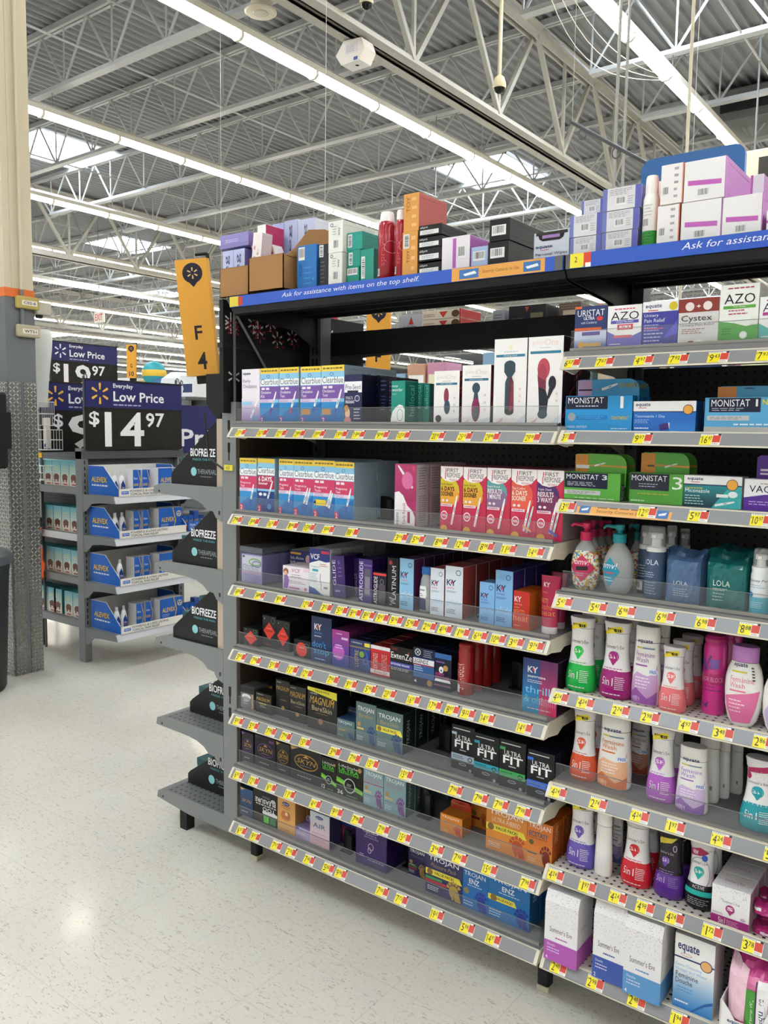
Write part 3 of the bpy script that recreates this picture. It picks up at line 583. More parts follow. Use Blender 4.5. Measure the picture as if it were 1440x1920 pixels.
# stock: kind, x0, x1, front y, z, height, depth, colour, side, print, look, place, count, options
STOCK = [
('box', -0.113, 0.032, 0.03, 2.064, 0.1, 0.3, 'a87a4c', 'a07248', 'R 0 96 100 98 8a6238|M 8 8 30 20 7a5a3a 3', 'open brown cardboard carton', 'top shelf at far left end', 1, {'open': 1}),
('box', -0.154, -0.098, 0.08, 2.069, 0.169, 0.1, 'b9bfe6', '8a86c8', 'V 20 10 70 90 2a2a5a Preg', 'pale lilac packet standing in cardboard carton', 'nearest the end', 1, {}),
('box', -0.097, -0.04, 0.08, 2.069, 0.169, 0.1, 'b9bfe6', '7d78bf', 'V 20 10 70 90 2a2a5a Preg', 'pale lilac packet standing in cardboard carton', 'second from the end', 1, {}),
('box', -0.167, -0.021, 0.08, 2.247, 0.047, 0.12, '8f86c6', '8a80c2', 'R 0 0 100 30 857cbc|M 20 40 80 60 cfc8ea 2', 'shrink-wrapped lavender bundle', 'atop upright lilac packets, top shelf', 1, {}),
('box', 0.064, 0.225, 0.0, 2.064, 0.113, 0.34, 'a97b4e', '9c6e42', 'R 0 94 100 96 8a6238|P 7a5634 0,0 60,0 92,6', 'larger brown cardboard carton with raised flap', 'top shelf left', 1, {'open': 1, 'flap': 1}),
('box', 0.003, 0.047, 0.06, 2.069, 0.208, 0.05, 'efe6e6', 'd8c8cc', 'M 20 20 40 80 c06a8a 4|V 54 14 74 74 b890a0 test', 'white slim carton leaning', 'in flapped carton, leftmost', 1, {'rot': 6}),
('box', 0.013, 0.054, 0.09, 2.069, 0.24, 0.09, 'f0eef0', 'b82a64', 'M 14 50 60 90 c04a7a 5|V 62 10 84 60 b02a60 x', 'white carton with magenta side', 'in flapped carton, upright', 1, {}),
('box', 0.052, 0.1, 0.1, 2.069, 0.209, 0.05, 'd8a8bc', 'e8dfe4', 'R 20 20 80 80 e8d4de|M 26 40 70 70 a86a8a 4', 'pink carton tipped sideways', 'in flapped carton, middle', 1, {'rot': -24}),
('box', 0.094, 0.145, 0.12, 2.069, 0.206, 0.05, 'f2ecd8', 'e6e0e4', 'R 6 10 40 90 ece4c0|M 46 20 90 80 7a6a8a 6', 'white and yellow carton tipped steeply', 'in flapped carton, right', 1, {'rot': -28}),
('box', -0.024, 0.034, 0.2, 2.069, 0.27, 0.1, 'aab4de', 'c2c8e8', 'V 60 20 86 90 2a2a5a Preg', 'blue-lilac packet behind tipped cartons', 'left of two taller ones', 1, {}),
('box', 0.036, 0.1, 0.2, 2.069, 0.274, 0.1, 'b6bfe4', 'd0d4ee', 'V 34 24 62 94 2a2a5a Preg', 'blue-lilac packet behind tipped cartons', 'middle one, turned sideways', 1, {}),
('box', 0.102, 0.183, 0.2, 2.069, 0.268, 0.1, 'c2cae8', 'dfe2f2', 'V 34 24 56 94 2a2a5a Preg', 'blue-lilac packet behind tipped cartons', 'rightmost and tallest', 1, {}),
('box', 0.249, 0.3336, 0.04, 2.064, 0.137, 0.09, '1a6fb8', '1566ae', 'C 8 66 40 96|V 12 30 28 58 0a2a6a POP|M 36 8 84 50 3a8ad0 4|c 84 20 5 3a9ad8', 'bright blue carton in clear film', 'top shelf right of cardboard', 1, {}),
('box', 0.3344, 0.375, 0.05, 2.064, 0.134, 0.1, '3a3c42', '44464c', 'C 6 70 50 98|M 20 10 70 60 5a5c62 6', 'black film-wrapped pack', 'top shelf beside blue carton', 1, {}),
('box', 0.393, 0.4496, 0.03, 2.064, 0.095, 0.16, 'e8e8e4', 'd6d4cc', 'c 24 90 10 2a5a7a|c 24 90 6 e8e8e4|C 34 8 72 42|V 70 52 84 78 3a3a3a way|M 30 56 60 84 a8a8a4 4', 'white carton with barcode', 'lower of stacked pair, top shelf', 2, {}),
('box', 0.392, 0.4516, 0.03, 2.16, 0.097, 0.16, 'e8e8e4', 'd8d6ce', 'c 24 88 10 2a5a7a|c 24 88 6 e8e8e4|C 34 8 72 42|V 70 52 84 78 3a3a3a way|M 30 56 60 84 a8a8a4 4', 'white carton with barcode', 'upper of stacked pair, top shelf', 2, {}),
('box', 0.4504, 0.502, 0.05, 2.064, 0.05, 0.12, '12917f', '0f8472', 'C 8 50 88 92', 'teal carton lying flat', 'bottom left of teal pile', 1, {}),
('box', 0.5069, 0.559, 0.05, 2.064, 0.098, 0.12, '139482', '0f8472', 'C 8 10 36 78', 'teal carton', 'bottom right of teal pile', 1, {}),
('box', 0.454, 0.5061, 0.05, 2.114, 0.051, 0.12, '139482', '0f8472', 'C 12 10 42 86', 'teal carton', 'second level of teal pile', 1, {}),
('box', 0.4524, 0.514, 0.05, 2.165, 0.054, 0.16, '14998a', '10897a', 'C 6 16 34 90', 'teal carton with barcode', 'crowning the teal pile', 1, {}),
('can', 0.569, 0.624, 0.04, 2.064, 0.201, 0.05, 'a8152c', 'f0e8e8', 'C 8 6 42 20|V 50 24 70 70 c8505f spray|O 90 60 30 12 d87a88 3', 'tall red spray can with white cap', 'left of two, top shelf', 1, {'cap': 0.13}),
('can', 0.639, 0.6736, 0.04, 2.064, 0.197, 0.05, 'a8152c', 'f0e8e8', 'C 8 6 42 20|V 50 24 70 70 c8505f spray|O 90 60 30 12 d87a88 3', 'tall red spray can with white cap', 'right of two, top shelf', 1, {'cap': 0.13}),
('box', 0.6744, 0.729, 0.04, 2.064, 0.127, 0.12, 'dd9a46', 'c88a48', 'C 8 62 46 94|V 30 28 48 58 7a4a10 TOY|M 60 10 88 90 f0c888 4', 'orange film-wrapped bundle', 'lower, beside red spray cans', 1, {}),
('box', 0.677, 0.7321, 0.04, 2.191, 0.108, 0.15, 'dd9a46', 'b8514a', 'V 20 50 42 92 7a4a10 TOY|M 56 10 88 90 f0c888 4', 'orange bundle with coral end', 'topmost on the orange stack', 1, {}),
('box', 0.733, 0.814, 0.04, 2.061, 0.032, 0.14, '1c1c20', '232326', 'R 6 14 88 54 e4e4e6|M 16 24 70 44 8a8a90 2|I 6 66 40 90 e8e8e8 skyn', 'flat black carton, white label', 'lowest in pile of four', 1, {}),
('box', 0.732, 0.814, 0.04, 2.098, 0.037, 0.14, '1c1c20', '232326', 'R 6 14 88 54 e4e4e6|M 16 24 70 44 8a8a90 2|I 6 66 40 90 e8e8e8 skyn', 'flat black carton, white label', 'second lowest in pile of four', 1, {}),
('box', 0.731, 0.813, 0.04, 2.136, 0.031, 0.14, '1c1c20', '232326', 'R 6 14 88 54 e4e4e6|M 16 24 70 44 8a8a90 2|I 6 66 40 90 e8e8e8 skyn', 'flat black carton, white label', 'second highest in pile of four', 1, {}),
('box', 0.7329, 0.812, 0.04, 2.17, 0.031, 0.14, '1c1c20', '232326', 'R 6 14 88 54 e4e4e6|M 16 24 70 44 8a8a90 2|I 6 66 40 90 e8e8e8 skyn', 'flat black carton, white label', 'topmost in pile of four', 1, {}),
('box', 0.818, 0.911, 0.035, 2.064, 0.091, 0.15, 'e6dfe8', 'b060b0', 'R 40 4 52 94 b458b4|R 56 36 86 38 4a4a4a|C 58 30 88 70', 'white carton with purple stripe', 'top shelf, right of black pile', 1, {}),
('box', 0.913, 0.967, 0.04, 2.064, 0.055, 0.12, 'a9bde2', '98acd6', 'C 14 30 84 78', 'small pale blue carton', 'top shelf, beside purple-striped carton', 1, {}),
('box', 0.973, 1.036, 0.03, 2.064, 0.059, 0.26, '18191e', '14151a', 'C 12 26 82 72', 'large black carton, barcode', 'lower of two, top shelf', 1, {}),
('box', 0.976, 1.039, 0.03, 2.124, 0.059, 0.26, '18191e', '121318', 'C 12 26 82 72', 'large black carton, barcode', 'upper of two, top shelf', 1, {}),
('box', 1.107, 1.208, 0.04, 2.064, 0.068, 0.12, 'c4cad6', 'b2b8c6', 'P 17181c 10,100 90,100 84,74 74,66 26,66 16,74|R 24 76 74 88 a07ab8|R 6 88 96 100 3a3a2a|B 6 36 54 50 1c2a6a equate|R 20 31 44 33 c03040|T 6 8 96 22 2a3050 Personal Wipes', 'grey display carton of wipes', 'top shelf, right end', 1, {}),
('box', -0.024, 0.065, 0.05, 1.624, 0.189, 0.09, 'efeaf4', 'dcd6e6', 'G 0 0 100 46 8a6ab0 efeaf4 6|B 8 88 50 94 4a3a7a equate|T 8 74 50 81 6a5a8a Early|T 8 65 84 72 6a5a8a Ovulation|S 50 10 92 46 10 f4f4f6 e0dcec|R 60 6 70 14 58b0e0|R 78 6 88 14 58b0e0|R 4 34 60 40 9fd0ee', 'white and violet test box', 'leftmost on first shelf', 3, {}),
('box', 0.068, 0.157, 0.05, 1.624, 0.189, 0.09, '8ec9ea', '9fb4c4', 'R 0 0 100 100 8ec9ea|R 0 90 100 100 f4d24a|M 6 93 94 97 8a6a20 1|R 0 68 100 80 f4f8fb|T 4 70 96 81 2a3a5c Clearblue|O 45 85 9 3 3a6ab8 2|R 0 44 100 67 7a55a8|R 8 61 26 65 f2e9f2|R 32 61 50 65 f2e9f2|R 0 0 100 38 2a8fd0|P 1b6fb8 0,12 100,38 100,0 0,0|R 0 38 72 44 e6d4ec|M 6 39 60 43 7a5aa0 2|T 6 54 60 59 ffffff Ovulation|T 6 47 26 52 ffffff Kit|S 56 18 88 58 9 f4f4f6 6a3a9a|P 7a55a8 0,0 0,14 14,14 24,10 24,0|B 6 3 16 11 ffffff 2', 'blue and purple test box, yellow top', 'second on first shelf', 2, {}),
('box', 0.16, 0.249, 0.05, 1.624, 0.189, 0.09, '8ec9ea', '9fb4c4', 'R 0 0 100 100 8ec9ea|R 0 90 100 100 f4d24a|M 6 93 94 97 8a6a20 1|R 0 68 100 80 f4f8fb|T 4 70 96 81 2a3a5c Clearblue|O 45 85 9 3 3a6ab8 2|R 0 44 100 67 7a55a8|R 8 61 26 65 f2e9f2|R 32 61 50 65 f2e9f2|R 0 0 100 38 2a8fd0|P 1b6fb8 0,12 100,38 100,0 0,0|R 0 38 72 44 e6d4ec|M 6 39 60 43 7a5aa0 2|T 6 54 60 59 ffffff Ovulation|T 6 47 30 52 ffffff Test|S 56 18 88 58 9 f4f4f6 c03a5a|P 7a55a8 0,0 0,14 14,14 24,10 24,0|B 6 3 16 11 ffffff 2', 'blue and purple test box, yellow top', 'third on first shelf', 2, {}),
('box', 0.258, 0.348, 0.05, 1.624, 0.188, 0.09, '8ec9ea', '9fb4c4', 'R 0 0 100 100 8ec9ea|R 0 90 100 100 f4d24a|M 6 93 94 97 8a6a20 1|R 0 68 100 80 f4f8fb|T 4 70 96 81 2a3a5c Clearblue|O 45 85 9 3 3a6ab8 2|R 0 44 100 67 7a55a8|R 8 61 26 65 f2e9f2|R 32 61 50 65 f2e9f2|R 0 0 100 38 2a8fd0|P 1b6fb8 0,12 100,38 100,0 0,0|R 0 38 72 44 e6d4ec|M 6 39 60 43 7a5aa0 2|T 6 54 60 59 ffffff Ovulation|T 6 47 30 52 ffffff Test|R 6 16 50 26 c08a4a|S 62 20 90 58 9 f4f4f6 2a55a8|P 7a55a8 0,0 0,14 14,14 24,10 24,0|B 6 3 16 11 ffffff 2', 'blue and purple test box, gold strip', 'fourth on first shelf', 2, {}),
('box', 0.35, 0.446, 0.05, 1.624, 0.189, 0.14, '8ec9ea', '9fb4c4', 'R 0 0 100 100 8ec9ea|R 0 90 100 100 f4d24a|M 6 93 94 97 8a6a20 1|R 0 68 100 80 f4f8fb|T 4 70 96 81 2a3a5c Clearblue|O 45 85 9 3 3a6ab8 2|R 0 44 100 67 7a55a8|R 8 61 26 65 f2e9f2|R 32 61 50 65 f2e9f2|R 0 0 100 38 2a8fd0|P 1b6fb8 0,12 100,38 100,0 0,0|R 0 38 72 44 e6d4ec|M 6 39 60 43 7a5aa0 2|T 6 54 60 59 ffffff Ovulation|T 6 47 30 52 ffffff Test|R 6 16 44 26 c08a4a|S 60 14 90 60 9 f4f4f6 2a55a8|P 7a55a8 0,0 0,14 14,14 24,10 24,0|B 6 3 16 11 ffffff 2', 'wide blue and purple test box', 'fifth, in clear security case', 2, {}),
('box', 0.447, 0.519, 0.05, 1.624, 0.157, 0.075, '1c2050', '141838', 'R 0 64 100 86 f2f0f6|T 8 70 92 80 2a2a5a Pre-Seed|R 18 64 80 68 2a2a4a|c 74 52 14 d8dce8|c 74 52 11 3a3f70|T 8 50 50 56 f0f0f8 TRYING TO|B 8 42 60 48 f0f0f8 PREGNANT|E 20 22 14 12 e8c0a8|E 14 32 12 7 c89050|E 22 6 20 10 d88a90|M 56 10 94 32 c8cce0 4', 'navy box with white band', 'beside the clear security case', 1, {}),
('box', 0.457, 0.49, 0.13, 1.624, 0.162, 0.12, '14163a', '10122e', 'R 0 66 100 100 0e1028|M 12 70 84 92 4a4e80 3|R 0 0 100 50 0c0e24|M 12 30 84 60 4a4e88 5', 'slim dark navy box', 'first of four on first shelf', 1, {}),
('box', 0.494, 0.526, 0.13, 1.624, 0.159, 0.12, '14163a', '10122e', 'R 0 66 100 100 0e1028|M 12 70 84 92 4a4e80 3|R 0 0 100 50 0c0e24|M 12 30 84 60 4a4e88 5', 'slim dark navy box', 'second of four on first shelf', 1, {}),
('box', 0.529, 0.56, 0.13, 1.624, 0.155, 0.12, '14163a', '10122e', 'R 0 66 100 100 0e1028|M 12 70 84 92 4a4e80 3|R 0 0 100 50 0c0e24|M 12 30 84 60 4a4e88 5', 'slim dark navy box', 'third of four on first shelf', 1, {}),
('box', 0.563, 0.595, 0.13, 1.624, 0.15, 0.12, '14163a', '10122e', 'R 0 66 100 100 0e1028|M 12 70 84 92 4a4e80 3|R 0 0 100 50 0c0e24|M 12 30 84 60 4a4e88 5', 'slim dark navy box', 'fourth of four on first shelf', 1, {}),
('box', 0.634, 0.686, 0.05, 1.624, 0.133, 0.07, '12917f', '0d7d6c', 'T 6 84 50 90 f2f8f6 toy|T 6 76 84 83 f2f8f6 wonder|M 6 68 50 71 a8d8d0 2|P f2f6f4 0,0 100,0 100,34 84,44 60,46 30,38 12,30 0,14|O 66 22 22 14 12917f 3|T 6 4 40 9 12917f evlve', 'teal box with white curve', 'centre of first shelf', 1, {'sart': 'V 30 20 70 90 8ad0c4 hellocal'}),
('box', 0.646, 0.669, 0.12, 1.624, 0.131, 0.08, '0f7f70', '0c6e60', 'V 30 40 80 95 8ad0c4 hellocal', 'teal box, lettering up its face', 'first in row behind', 1, {}),
('box', 0.672, 0.702, 0.12, 1.624, 0.129, 0.08, '0f7f70', '0c6e60', 'V 30 40 80 95 8ad0c4 hellocal', 'teal box, lettering up its face', 'second in row behind', 1, {}),
('box', 0.705, 0.728, 0.12, 1.624, 0.127, 0.08, '0f7f70', '0c6e60', 'V 30 40 80 95 8ad0c4 hellocal', 'teal box, lettering up its face', 'third in row behind', 1, {}),
('box', 0.791, 0.878, 0.05, 1.624, 0.157, 0.09, 'f0eeee', '5a2030', 'R 0 0 100 100 f0eeee|T 12 84 52 92 d8cfd4 plus|T 50 84 86 93 e0d0c0 One|M 34 80 66 82 b8b8c0 1|R 8 74 92 78 2a6a8a|T 26 74.6 74 77.4 d8e8f0 mini massager|Q 50 44 10 24 8a2f4a 2a4a5c|P e8c8d4 0,0 30,12 20,0|P d8dfe8 40,0 60,8 100,14 100,0|P 3a3436 76,0 100,0 100,6|c 82 50 4 e0c8cc|c 82 38 4 e0c8cc|c 82 26 4 e0c8cc|c 20 12 12 4a4448', 'small white box, curved dark bean shape', 'first shelf, right half', 3, {'stripe': 'c05040'}),
('box', 0.888, 0.981, 0.05, 1.624, 0.17, 0.09, 'f0eeee', '6a2838', 'R 0 0 100 100 f0eeee|T 12 84 52 92 d8cfd4 plus|T 50 84 86 93 e0d0c0 One|M 34 80 66 82 b8b8c0 1|R 8 74 92 78 2a6a8a|T 26 74.6 74 77.4 d8e8f0 personal massager|E 50 62 14 9 2a4a5c|P 2a4a5c 44,55 56,55 60,40 40,40|E 50 26 15 20 8a1f5a|E 50 20 9 12 3a5a5c|P e8c8d4 0,0 30,12 20,0|P d8dfe8 40,0 60,8 100,14 100,0|P 3a3436 76,0 100,0 100,6|c 82 50 4 e0c8cc|c 82 38 4 e0c8cc|c 82 26 4 e0c8cc', 'white box, pear and ball shape', 'first shelf, right half', 2, {'stripe': 'c07030'}),
('box', 0.991, 1.092, 0.05, 1.624, 0.238, 0.09, 'f0eeee', '4a1c30', 'R 0 0 100 100 f0eeee|c 50 90 6 e8e4c0|M 30 84 72 86 c8ccd0 1|R 6 79 94 82 2a7a9a|T 28 79.3 70 81.7 d8e8f0 vibrating wand|E 49 70 17 5 2a4450|R 32 62 66 71 2a4450|P 2a4450 32,62 66,62 56,56 42,56|P 5a2a38 42,56 56,56 62,50 64,16 36,16 36,50|P 2a4a58 42,56 48,56 44,16 36,16 36,50|E 50 16 14 4 3a2a34|P 8a2f4a 56,50 62,48 62,20 50,16|P e8b8c8 0,0 34,10 20,0|P d8dfe8 60,0 100,14 100,0|P 3a3436 80,0 100,0 100,4|c 82 42 3 e0c8cc|c 82 34 3 e0c8cc|c 82 28 3 e0c8cc', 'tall white box, long wand shape', 'first shelf, right end', 2, {'stripe': 'b03048'}),
('box', 1.096, 1.198, 0.05, 1.624, 0.238, 0.09, 'f0eeee', '3a1c30', 'R 0 0 100 100 f0eeee|T 12 90 50 96 f0d8d8 plus|T 48 90 86 97 f0d0c8 One|M 34 87 66 88 b8b8c0 1|R 6 81 94 84 2a7a9a|E 46 64 18 12 c0485a|E 42 56 13 14 a83a50|P 7a2a44 30,56 54,50 54,24 36,20|P 2a3444 34,44 54,40 62,30 58,14 36,12|E 46 13 14 5 2a4450|E 72 48 11 8 3a3448|P 3a3448 64,44 82,46 66,32 56,26|P e8b8c8 0,0 34,10 20,0|P d8dfe8 60,0 100,14 100,0|P 3a3436 80,0 100,0 100,4|c 86 36 3 e0c8cc|c 86 28 3 e0c8cc', 'tallest white box, two-pronged shape', 'first shelf, far right', 2, {'stripe': 'b03048'}),
('box', -0.035, 0.05, 0.05, 1.314, 0.188, 0.085, '8ec9ea', '9fb4c4', 'R 0 0 100 100 8ec9ea|R 0 90 100 100 f4d24a|M 6 93 94 97 8a6a20 1|R 0 68 100 80 f4f8fb|T 4 70 96 81 2a3a5c Clearblue|O 45 85 9 3 3a6ab8 2|R 0 44 100 67 d23a6a|R 8 61 26 65 f2e9f2|R 32 61 50 65 f2e9f2|R 0 0 100 38 2a8fd0|P 1b6fb8 0,12 100,38 100,0 0,0|R 0 38 72 44 e6d4ec|M 6 39 60 43 7a5aa0 2|T 6 51 66 56 ffffff Pregnancy|T 6 46 30 50 ffffff Test|S 62 12 84 52 9 f4f4f6 2a55a8|P d23a6a 0,0 0,14 14,14 24,10 24,0|B 6 3 16 11 ffffff 2', 'pink and blue test box', 'leftmost on second shelf', 3, {}),
('box', 0.055, 0.138, 0.05, 1.314, 0.189, 0.085, '8ec9ea', '9fb4c4', 'R 0 0 100 100 8ec9ea|R 0 92 100 100 f4d24a|R 0 70 100 82 f4f8fb|T 4 73 96 84 2a3a5c Clearblue|R 0 44 100 69 b02050|B 6 58 84 67 ffffff 6 DAYS|B 6 52 60 57 ffffff Sooner|R 0 0 100 40 1f3f86|E 18 34 10 3 e8ecf4|E 44 34 10 3 e8ecf4|S 50 14 90 60 9 f4f4f6 2a55a8|c 70 12 12 5a90d0|P d23a6a 0,0 0,14 14,14 24,10 24,0|B 6 3 16 11 ffffff 2', 'crimson and navy test box', 'second on second shelf', 3, {}),
('box', 0.159, 0.227, 0.05, 1.314, 0.19, 0.085, '8ec9ea', '9fb4c4', 'R 0 0 100 100 8ec9ea|R 0 90 100 100 f4d24a|M 6 93 94 97 8a6a20 1|R 0 68 100 80 f4f8fb|T 4 70 96 81 2a3a5c Clearblue|O 45 85 9 3 3a6ab8 2|R 0 44 100 67 d23a6a|R 8 61 26 65 f2e9f2|R 32 61 50 65 f2e9f2|R 0 0 100 38 2a8fd0|P 1b6fb8 0,12 100,38 100,0 0,0|R 0 38 72 44 e6d4ec|M 6 39 60 43 7a5aa0 2|T 6 51 66 56 ffffff Pregnancy|T 6 46 36 50 ffffff Tests|S 62 12 84 52 9 f4f4f6 2a55a8|P d23a6a 0,0 0,14 14,14 24,10 24,0|B 6 3 16 11 ffffff 2', 'narrow pink and blue test box', 'third on second shelf', 3, {}),
('box', 0.229, 0.317, 0.05, 1.314, 0.19, 0.085, '8ec9ea', '9fb4c4', 'R 0 0 100 100 8ec9ea|R 0 90 100 100 f4d24a|M 6 93 94 97 8a6a20 1|R 0 68 100 80 f4f8fb|T 4 70 96 81 2a3a5c Clearblue|O 45 85 9 3 3a6ab8 2|R 0 44 100 67 d23a6a|R 8 61 26 65 f2e9f2|R 32 61 50 65 f2e9f2|R 0 0 100 38 2a8fd0|P 1b6fb8 0,12 100,38 100,0 0,0|R 0 38 72 44 e6d4ec|M 6 39 60 43 7a5aa0 2|T 6 51 66 56 ffffff Pregnancy|T 6 46 36 50 ffffff Tests|S 58 10 86 52 9 f4f4f6 2a55a8|S 46 12 74 52 9 f4f4f6 2a55a8|P d23a6a 0,0 0,14 14,14 24,10 24,0|B 6 3 16 11 ffffff 2', 'pink and blue test box, two sticks', 'fourth on second shelf', 3, {}),
('box', 0.318, 0.41, 0.05, 1.314, 0.191, 0.085, '8ec9ea', '9fb4c4', 'R 0 0 100 100 8ec9ea|R 0 90 100 100 f4d24a|M 6 93 94 97 8a6a20 1|R 0 68 100 80 f4f8fb|T 4 70 96 81 2a3a5c Clearblue|O 45 85 9 3 3a6ab8 2|R 0 44 100 67 d23a6a|R 8 61 26 65 f2e9f2|R 32 61 50 65 f2e9f2|R 0 0 100 38 2a8fd0|P 1b6fb8 0,12 100,38 100,0 0,0|R 0 38 72 44 e6d4ec|M 6 39 60 43 7a5aa0 2|T 6 51 66 56 ffffff Pregnancy|T 6 46 36 50 ffffff Tests|R 6 22 60 32 f0d83a|B 2 22 14 32 20304a 4|S 56 10 86 50 9 f4f4f6 2a55a8|S 68 8 92 46 9 f4f4f6 2a55a8|P d23a6a 0,0 0,14 14,14 24,10 24,0|B 6 3 16 11 ffffff 2', 'pink and blue test box, yellow flash', 'fifth on second shelf', 3, {}),
('box', 0.411, 0.491, 0.05, 1.314, 0.189, 0.12, '8ec9ea', '9fb4c4', 'R 0 0 100 100 8ec9ea|R 0 90 100 100 f4d24a|M 6 93 94 97 8a6a20 1|R 0 68 100 80 f4f8fb|T 4 70 96 81 2a3a5c Clearblue|O 45 85 9 3 3a6ab8 2|R 0 44 100 67 d23a6a|R 8 61 26 65 f2e9f2|R 32 61 50 65 f2e9f2|R 0 0 100 38 2a8fd0|P 1b6fb8 0,12 100,38 100,0 0,0|R 0 38 72 44 e6d4ec|M 6 39 60 43 7a5aa0 2|T 6 51 66 56 ffffff Pregnancy|T 6 46 30 50 ffffff Test|S 58 12 86 56 9 f4f4f6 2a55a8|P d23a6a 0,0 0,14 14,14 24,10 24,0|B 6 3 16 11 ffffff 2', 'pink and blue test box, grey case', 'sixth on second shelf', 2, {}),
('box', 0.653, 0.733, 0.05, 1.314, 0.191, 0.07, 'b02a68', 'e0dadd', 'G 0 40 100 100 a0245c c8407a 4|P f2ecee 0,0 96,0 96,16 84,26 60,34 40,50 20,56 0,54|S 84 62 14 98 11 f2eef0 e8c8d4|V 8 2 24 22 2a2a5a equate|V 38 4 56 38 a03060 Early Result|R 62 6 74 24 a0245c|R 82 90 94 97 e0507a|E 60 74 26 14 d870a0', 'magenta and white test box', 'middle of second shelf', 4, {'sart': 'M 20 60 80 95 9a9296 9|M 20 10 80 50 9a9296 12'}),
('box', 0.821, 0.897, 0.05, 1.314, 0.19, 0.09, 'c9254f', 'a82048', 'R 0 0 100 100 c9254f|E 30 62 56 22 d8c02a|E 40 54 46 15 e8a83a|P f6f0f2 0,100 100,100 100,88 78,79 46,76 20,78 0,84|B 20 90 27 97 d02050 1|T 30 91 80 97 4a3038 FIRST|B 18 80 25 90 d02050 1|T 28 83 88 90 4a3038 RESPONSE|T 40 78 76 81 b02048 PREGNANCY|T 4 70 56 74 3a2a22 Early Result|B 4 62 64 69 3a2a22 6 DAYS|B 4 54 60 61 3a2a22 SOONER|E 14 47 6 2 f4dfe6|E 32 47 6 2 f4dfe6|R 4 38 56 42 f0d8e2|M 8 39 50 41 b04070 1|E 20 24 15 7 f4eef2|E 20 24 12 5.5 d84a72|B 11 22 29 26 ffffff 99%|E 20 3 16 6 e8b04a|S 54 10 78 56 9 f2eef0 e8c8d4', 'pink box with yellow disc', 'leftmost of five matching', 2, {}),
('box', 0.899, 0.976, 0.05, 1.314, 0.19, 0.09, 'c9254f', 'a82048', 'R 0 0 100 100 c9254f|E 30 62 56 22 d8c02a|E 40 54 46 15 e8a83a|P f6f0f2 0,100 100,100 100,88 78,79 46,76 20,78 0,84|B 20 90 27 97 d02050 1|T 30 91 80 97 4a3038 FIRST|B 18 80 25 90 d02050 1|T 28 83 88 90 4a3038 RESPONSE|T 40 78 76 81 b02048 PREGNANCY|T 4 70 56 74 3a2a22 Early Result|B 4 62 64 69 3a2a22 6 DAYS|B 4 54 60 61 3a2a22 SOONER|E 14 47 6 2 f4dfe6|E 32 47 6 2 f4dfe6|R 4 38 56 42 f0d8e2|M 8 39 50 41 b04070 1|E 20 24 15 7 f4eef2|E 20 24 12 5.5 d84a72|B 11 22 29 26 ffffff 99%|E 20 3 16 6 e8b04a|S 54 10 78 56 9 f2eef0 e8c8d4', 'pink box with yellow disc', 'second of five matching', 2, {}),
('box', 0.978, 1.054, 0.05, 1.314, 0.191, 0.09, 'c9254f', 'a82048', 'R 0 0 100 100 c9254f|E 30 62 56 22 5aa0a4|E 40 54 46 15 8a6a90|P f6f0f2 0,100 100,100 100,88 78,79 46,76 20,78 0,84|B 20 90 27 97 d02050 1|T 30 91 80 97 4a3038 FIRST|B 18 80 25 90 d02050 1|T 28 83 88 90 4a3038 RESPONSE|T 40 78 76 81 b02048 PREGNANCY|T 4 70 56 74 f4eef2 Rapid Result|B 4 62 64 69 f4eef2 RESULTS|B 4 54 60 61 f4eef2 1 MINUTE|E 14 47 6 2 f4dfe6|E 32 47 6 2 f4dfe6|R 4 38 56 42 f0d8e2|M 8 39 50 41 b04070 1|E 20 24 15 7 f4eef2|E 20 24 12 5.5 d84a72|B 11 22 29 26 ffffff 99%|E 20 3 16 6 e8b04a|S 54 10 78 56 9 f2eef0 e8c8d4', 'pink box with grey-teal disc', 'middle of five matching', 2, {}),
('box', 1.056, 1.1336, 0.05, 1.314, 0.191, 0.09, 'c9254f', 'a82048', 'R 0 0 100 100 c9254f|E 30 62 56 22 e05a4a|E 40 54 46 15 e8604a|P f6f0f2 0,100 100,100 100,88 78,79 46,76 20,78 0,84|B 20 90 27 97 d02050 1|T 30 91 80 97 4a3038 FIRST|B 18 80 25 90 d02050 1|T 28 83 88 90 4a3038 RESPONSE|T 40 78 76 81 b02048 PREGNANCY|T 4 70 56 74 f4e8d8 Test Confirm|B 4 62 64 69 f4e8d8 6 DAYS|B 4 54 60 61 f4e8d8 SOONER|E 14 47 6 2 f4dfe6|E 32 47 6 2 f4dfe6|R 4 38 56 42 f0d8e2|M 8 39 50 41 b04070 1|E 20 24 15 7 f4eef2|E 20 24 12 5.5 d84a72|B 11 22 29 26 ffffff 99%|E 20 3 16 6 e8b04a|S 54 10 78 56 9 f2eef0 e8c8d4|S 66 8 90 48 8 d8dce0 b8c8c0|P f0a080 50,20 84,12 84,9 50,16', 'pink box with coral disc', 'fourth of five matching', 2, {}),
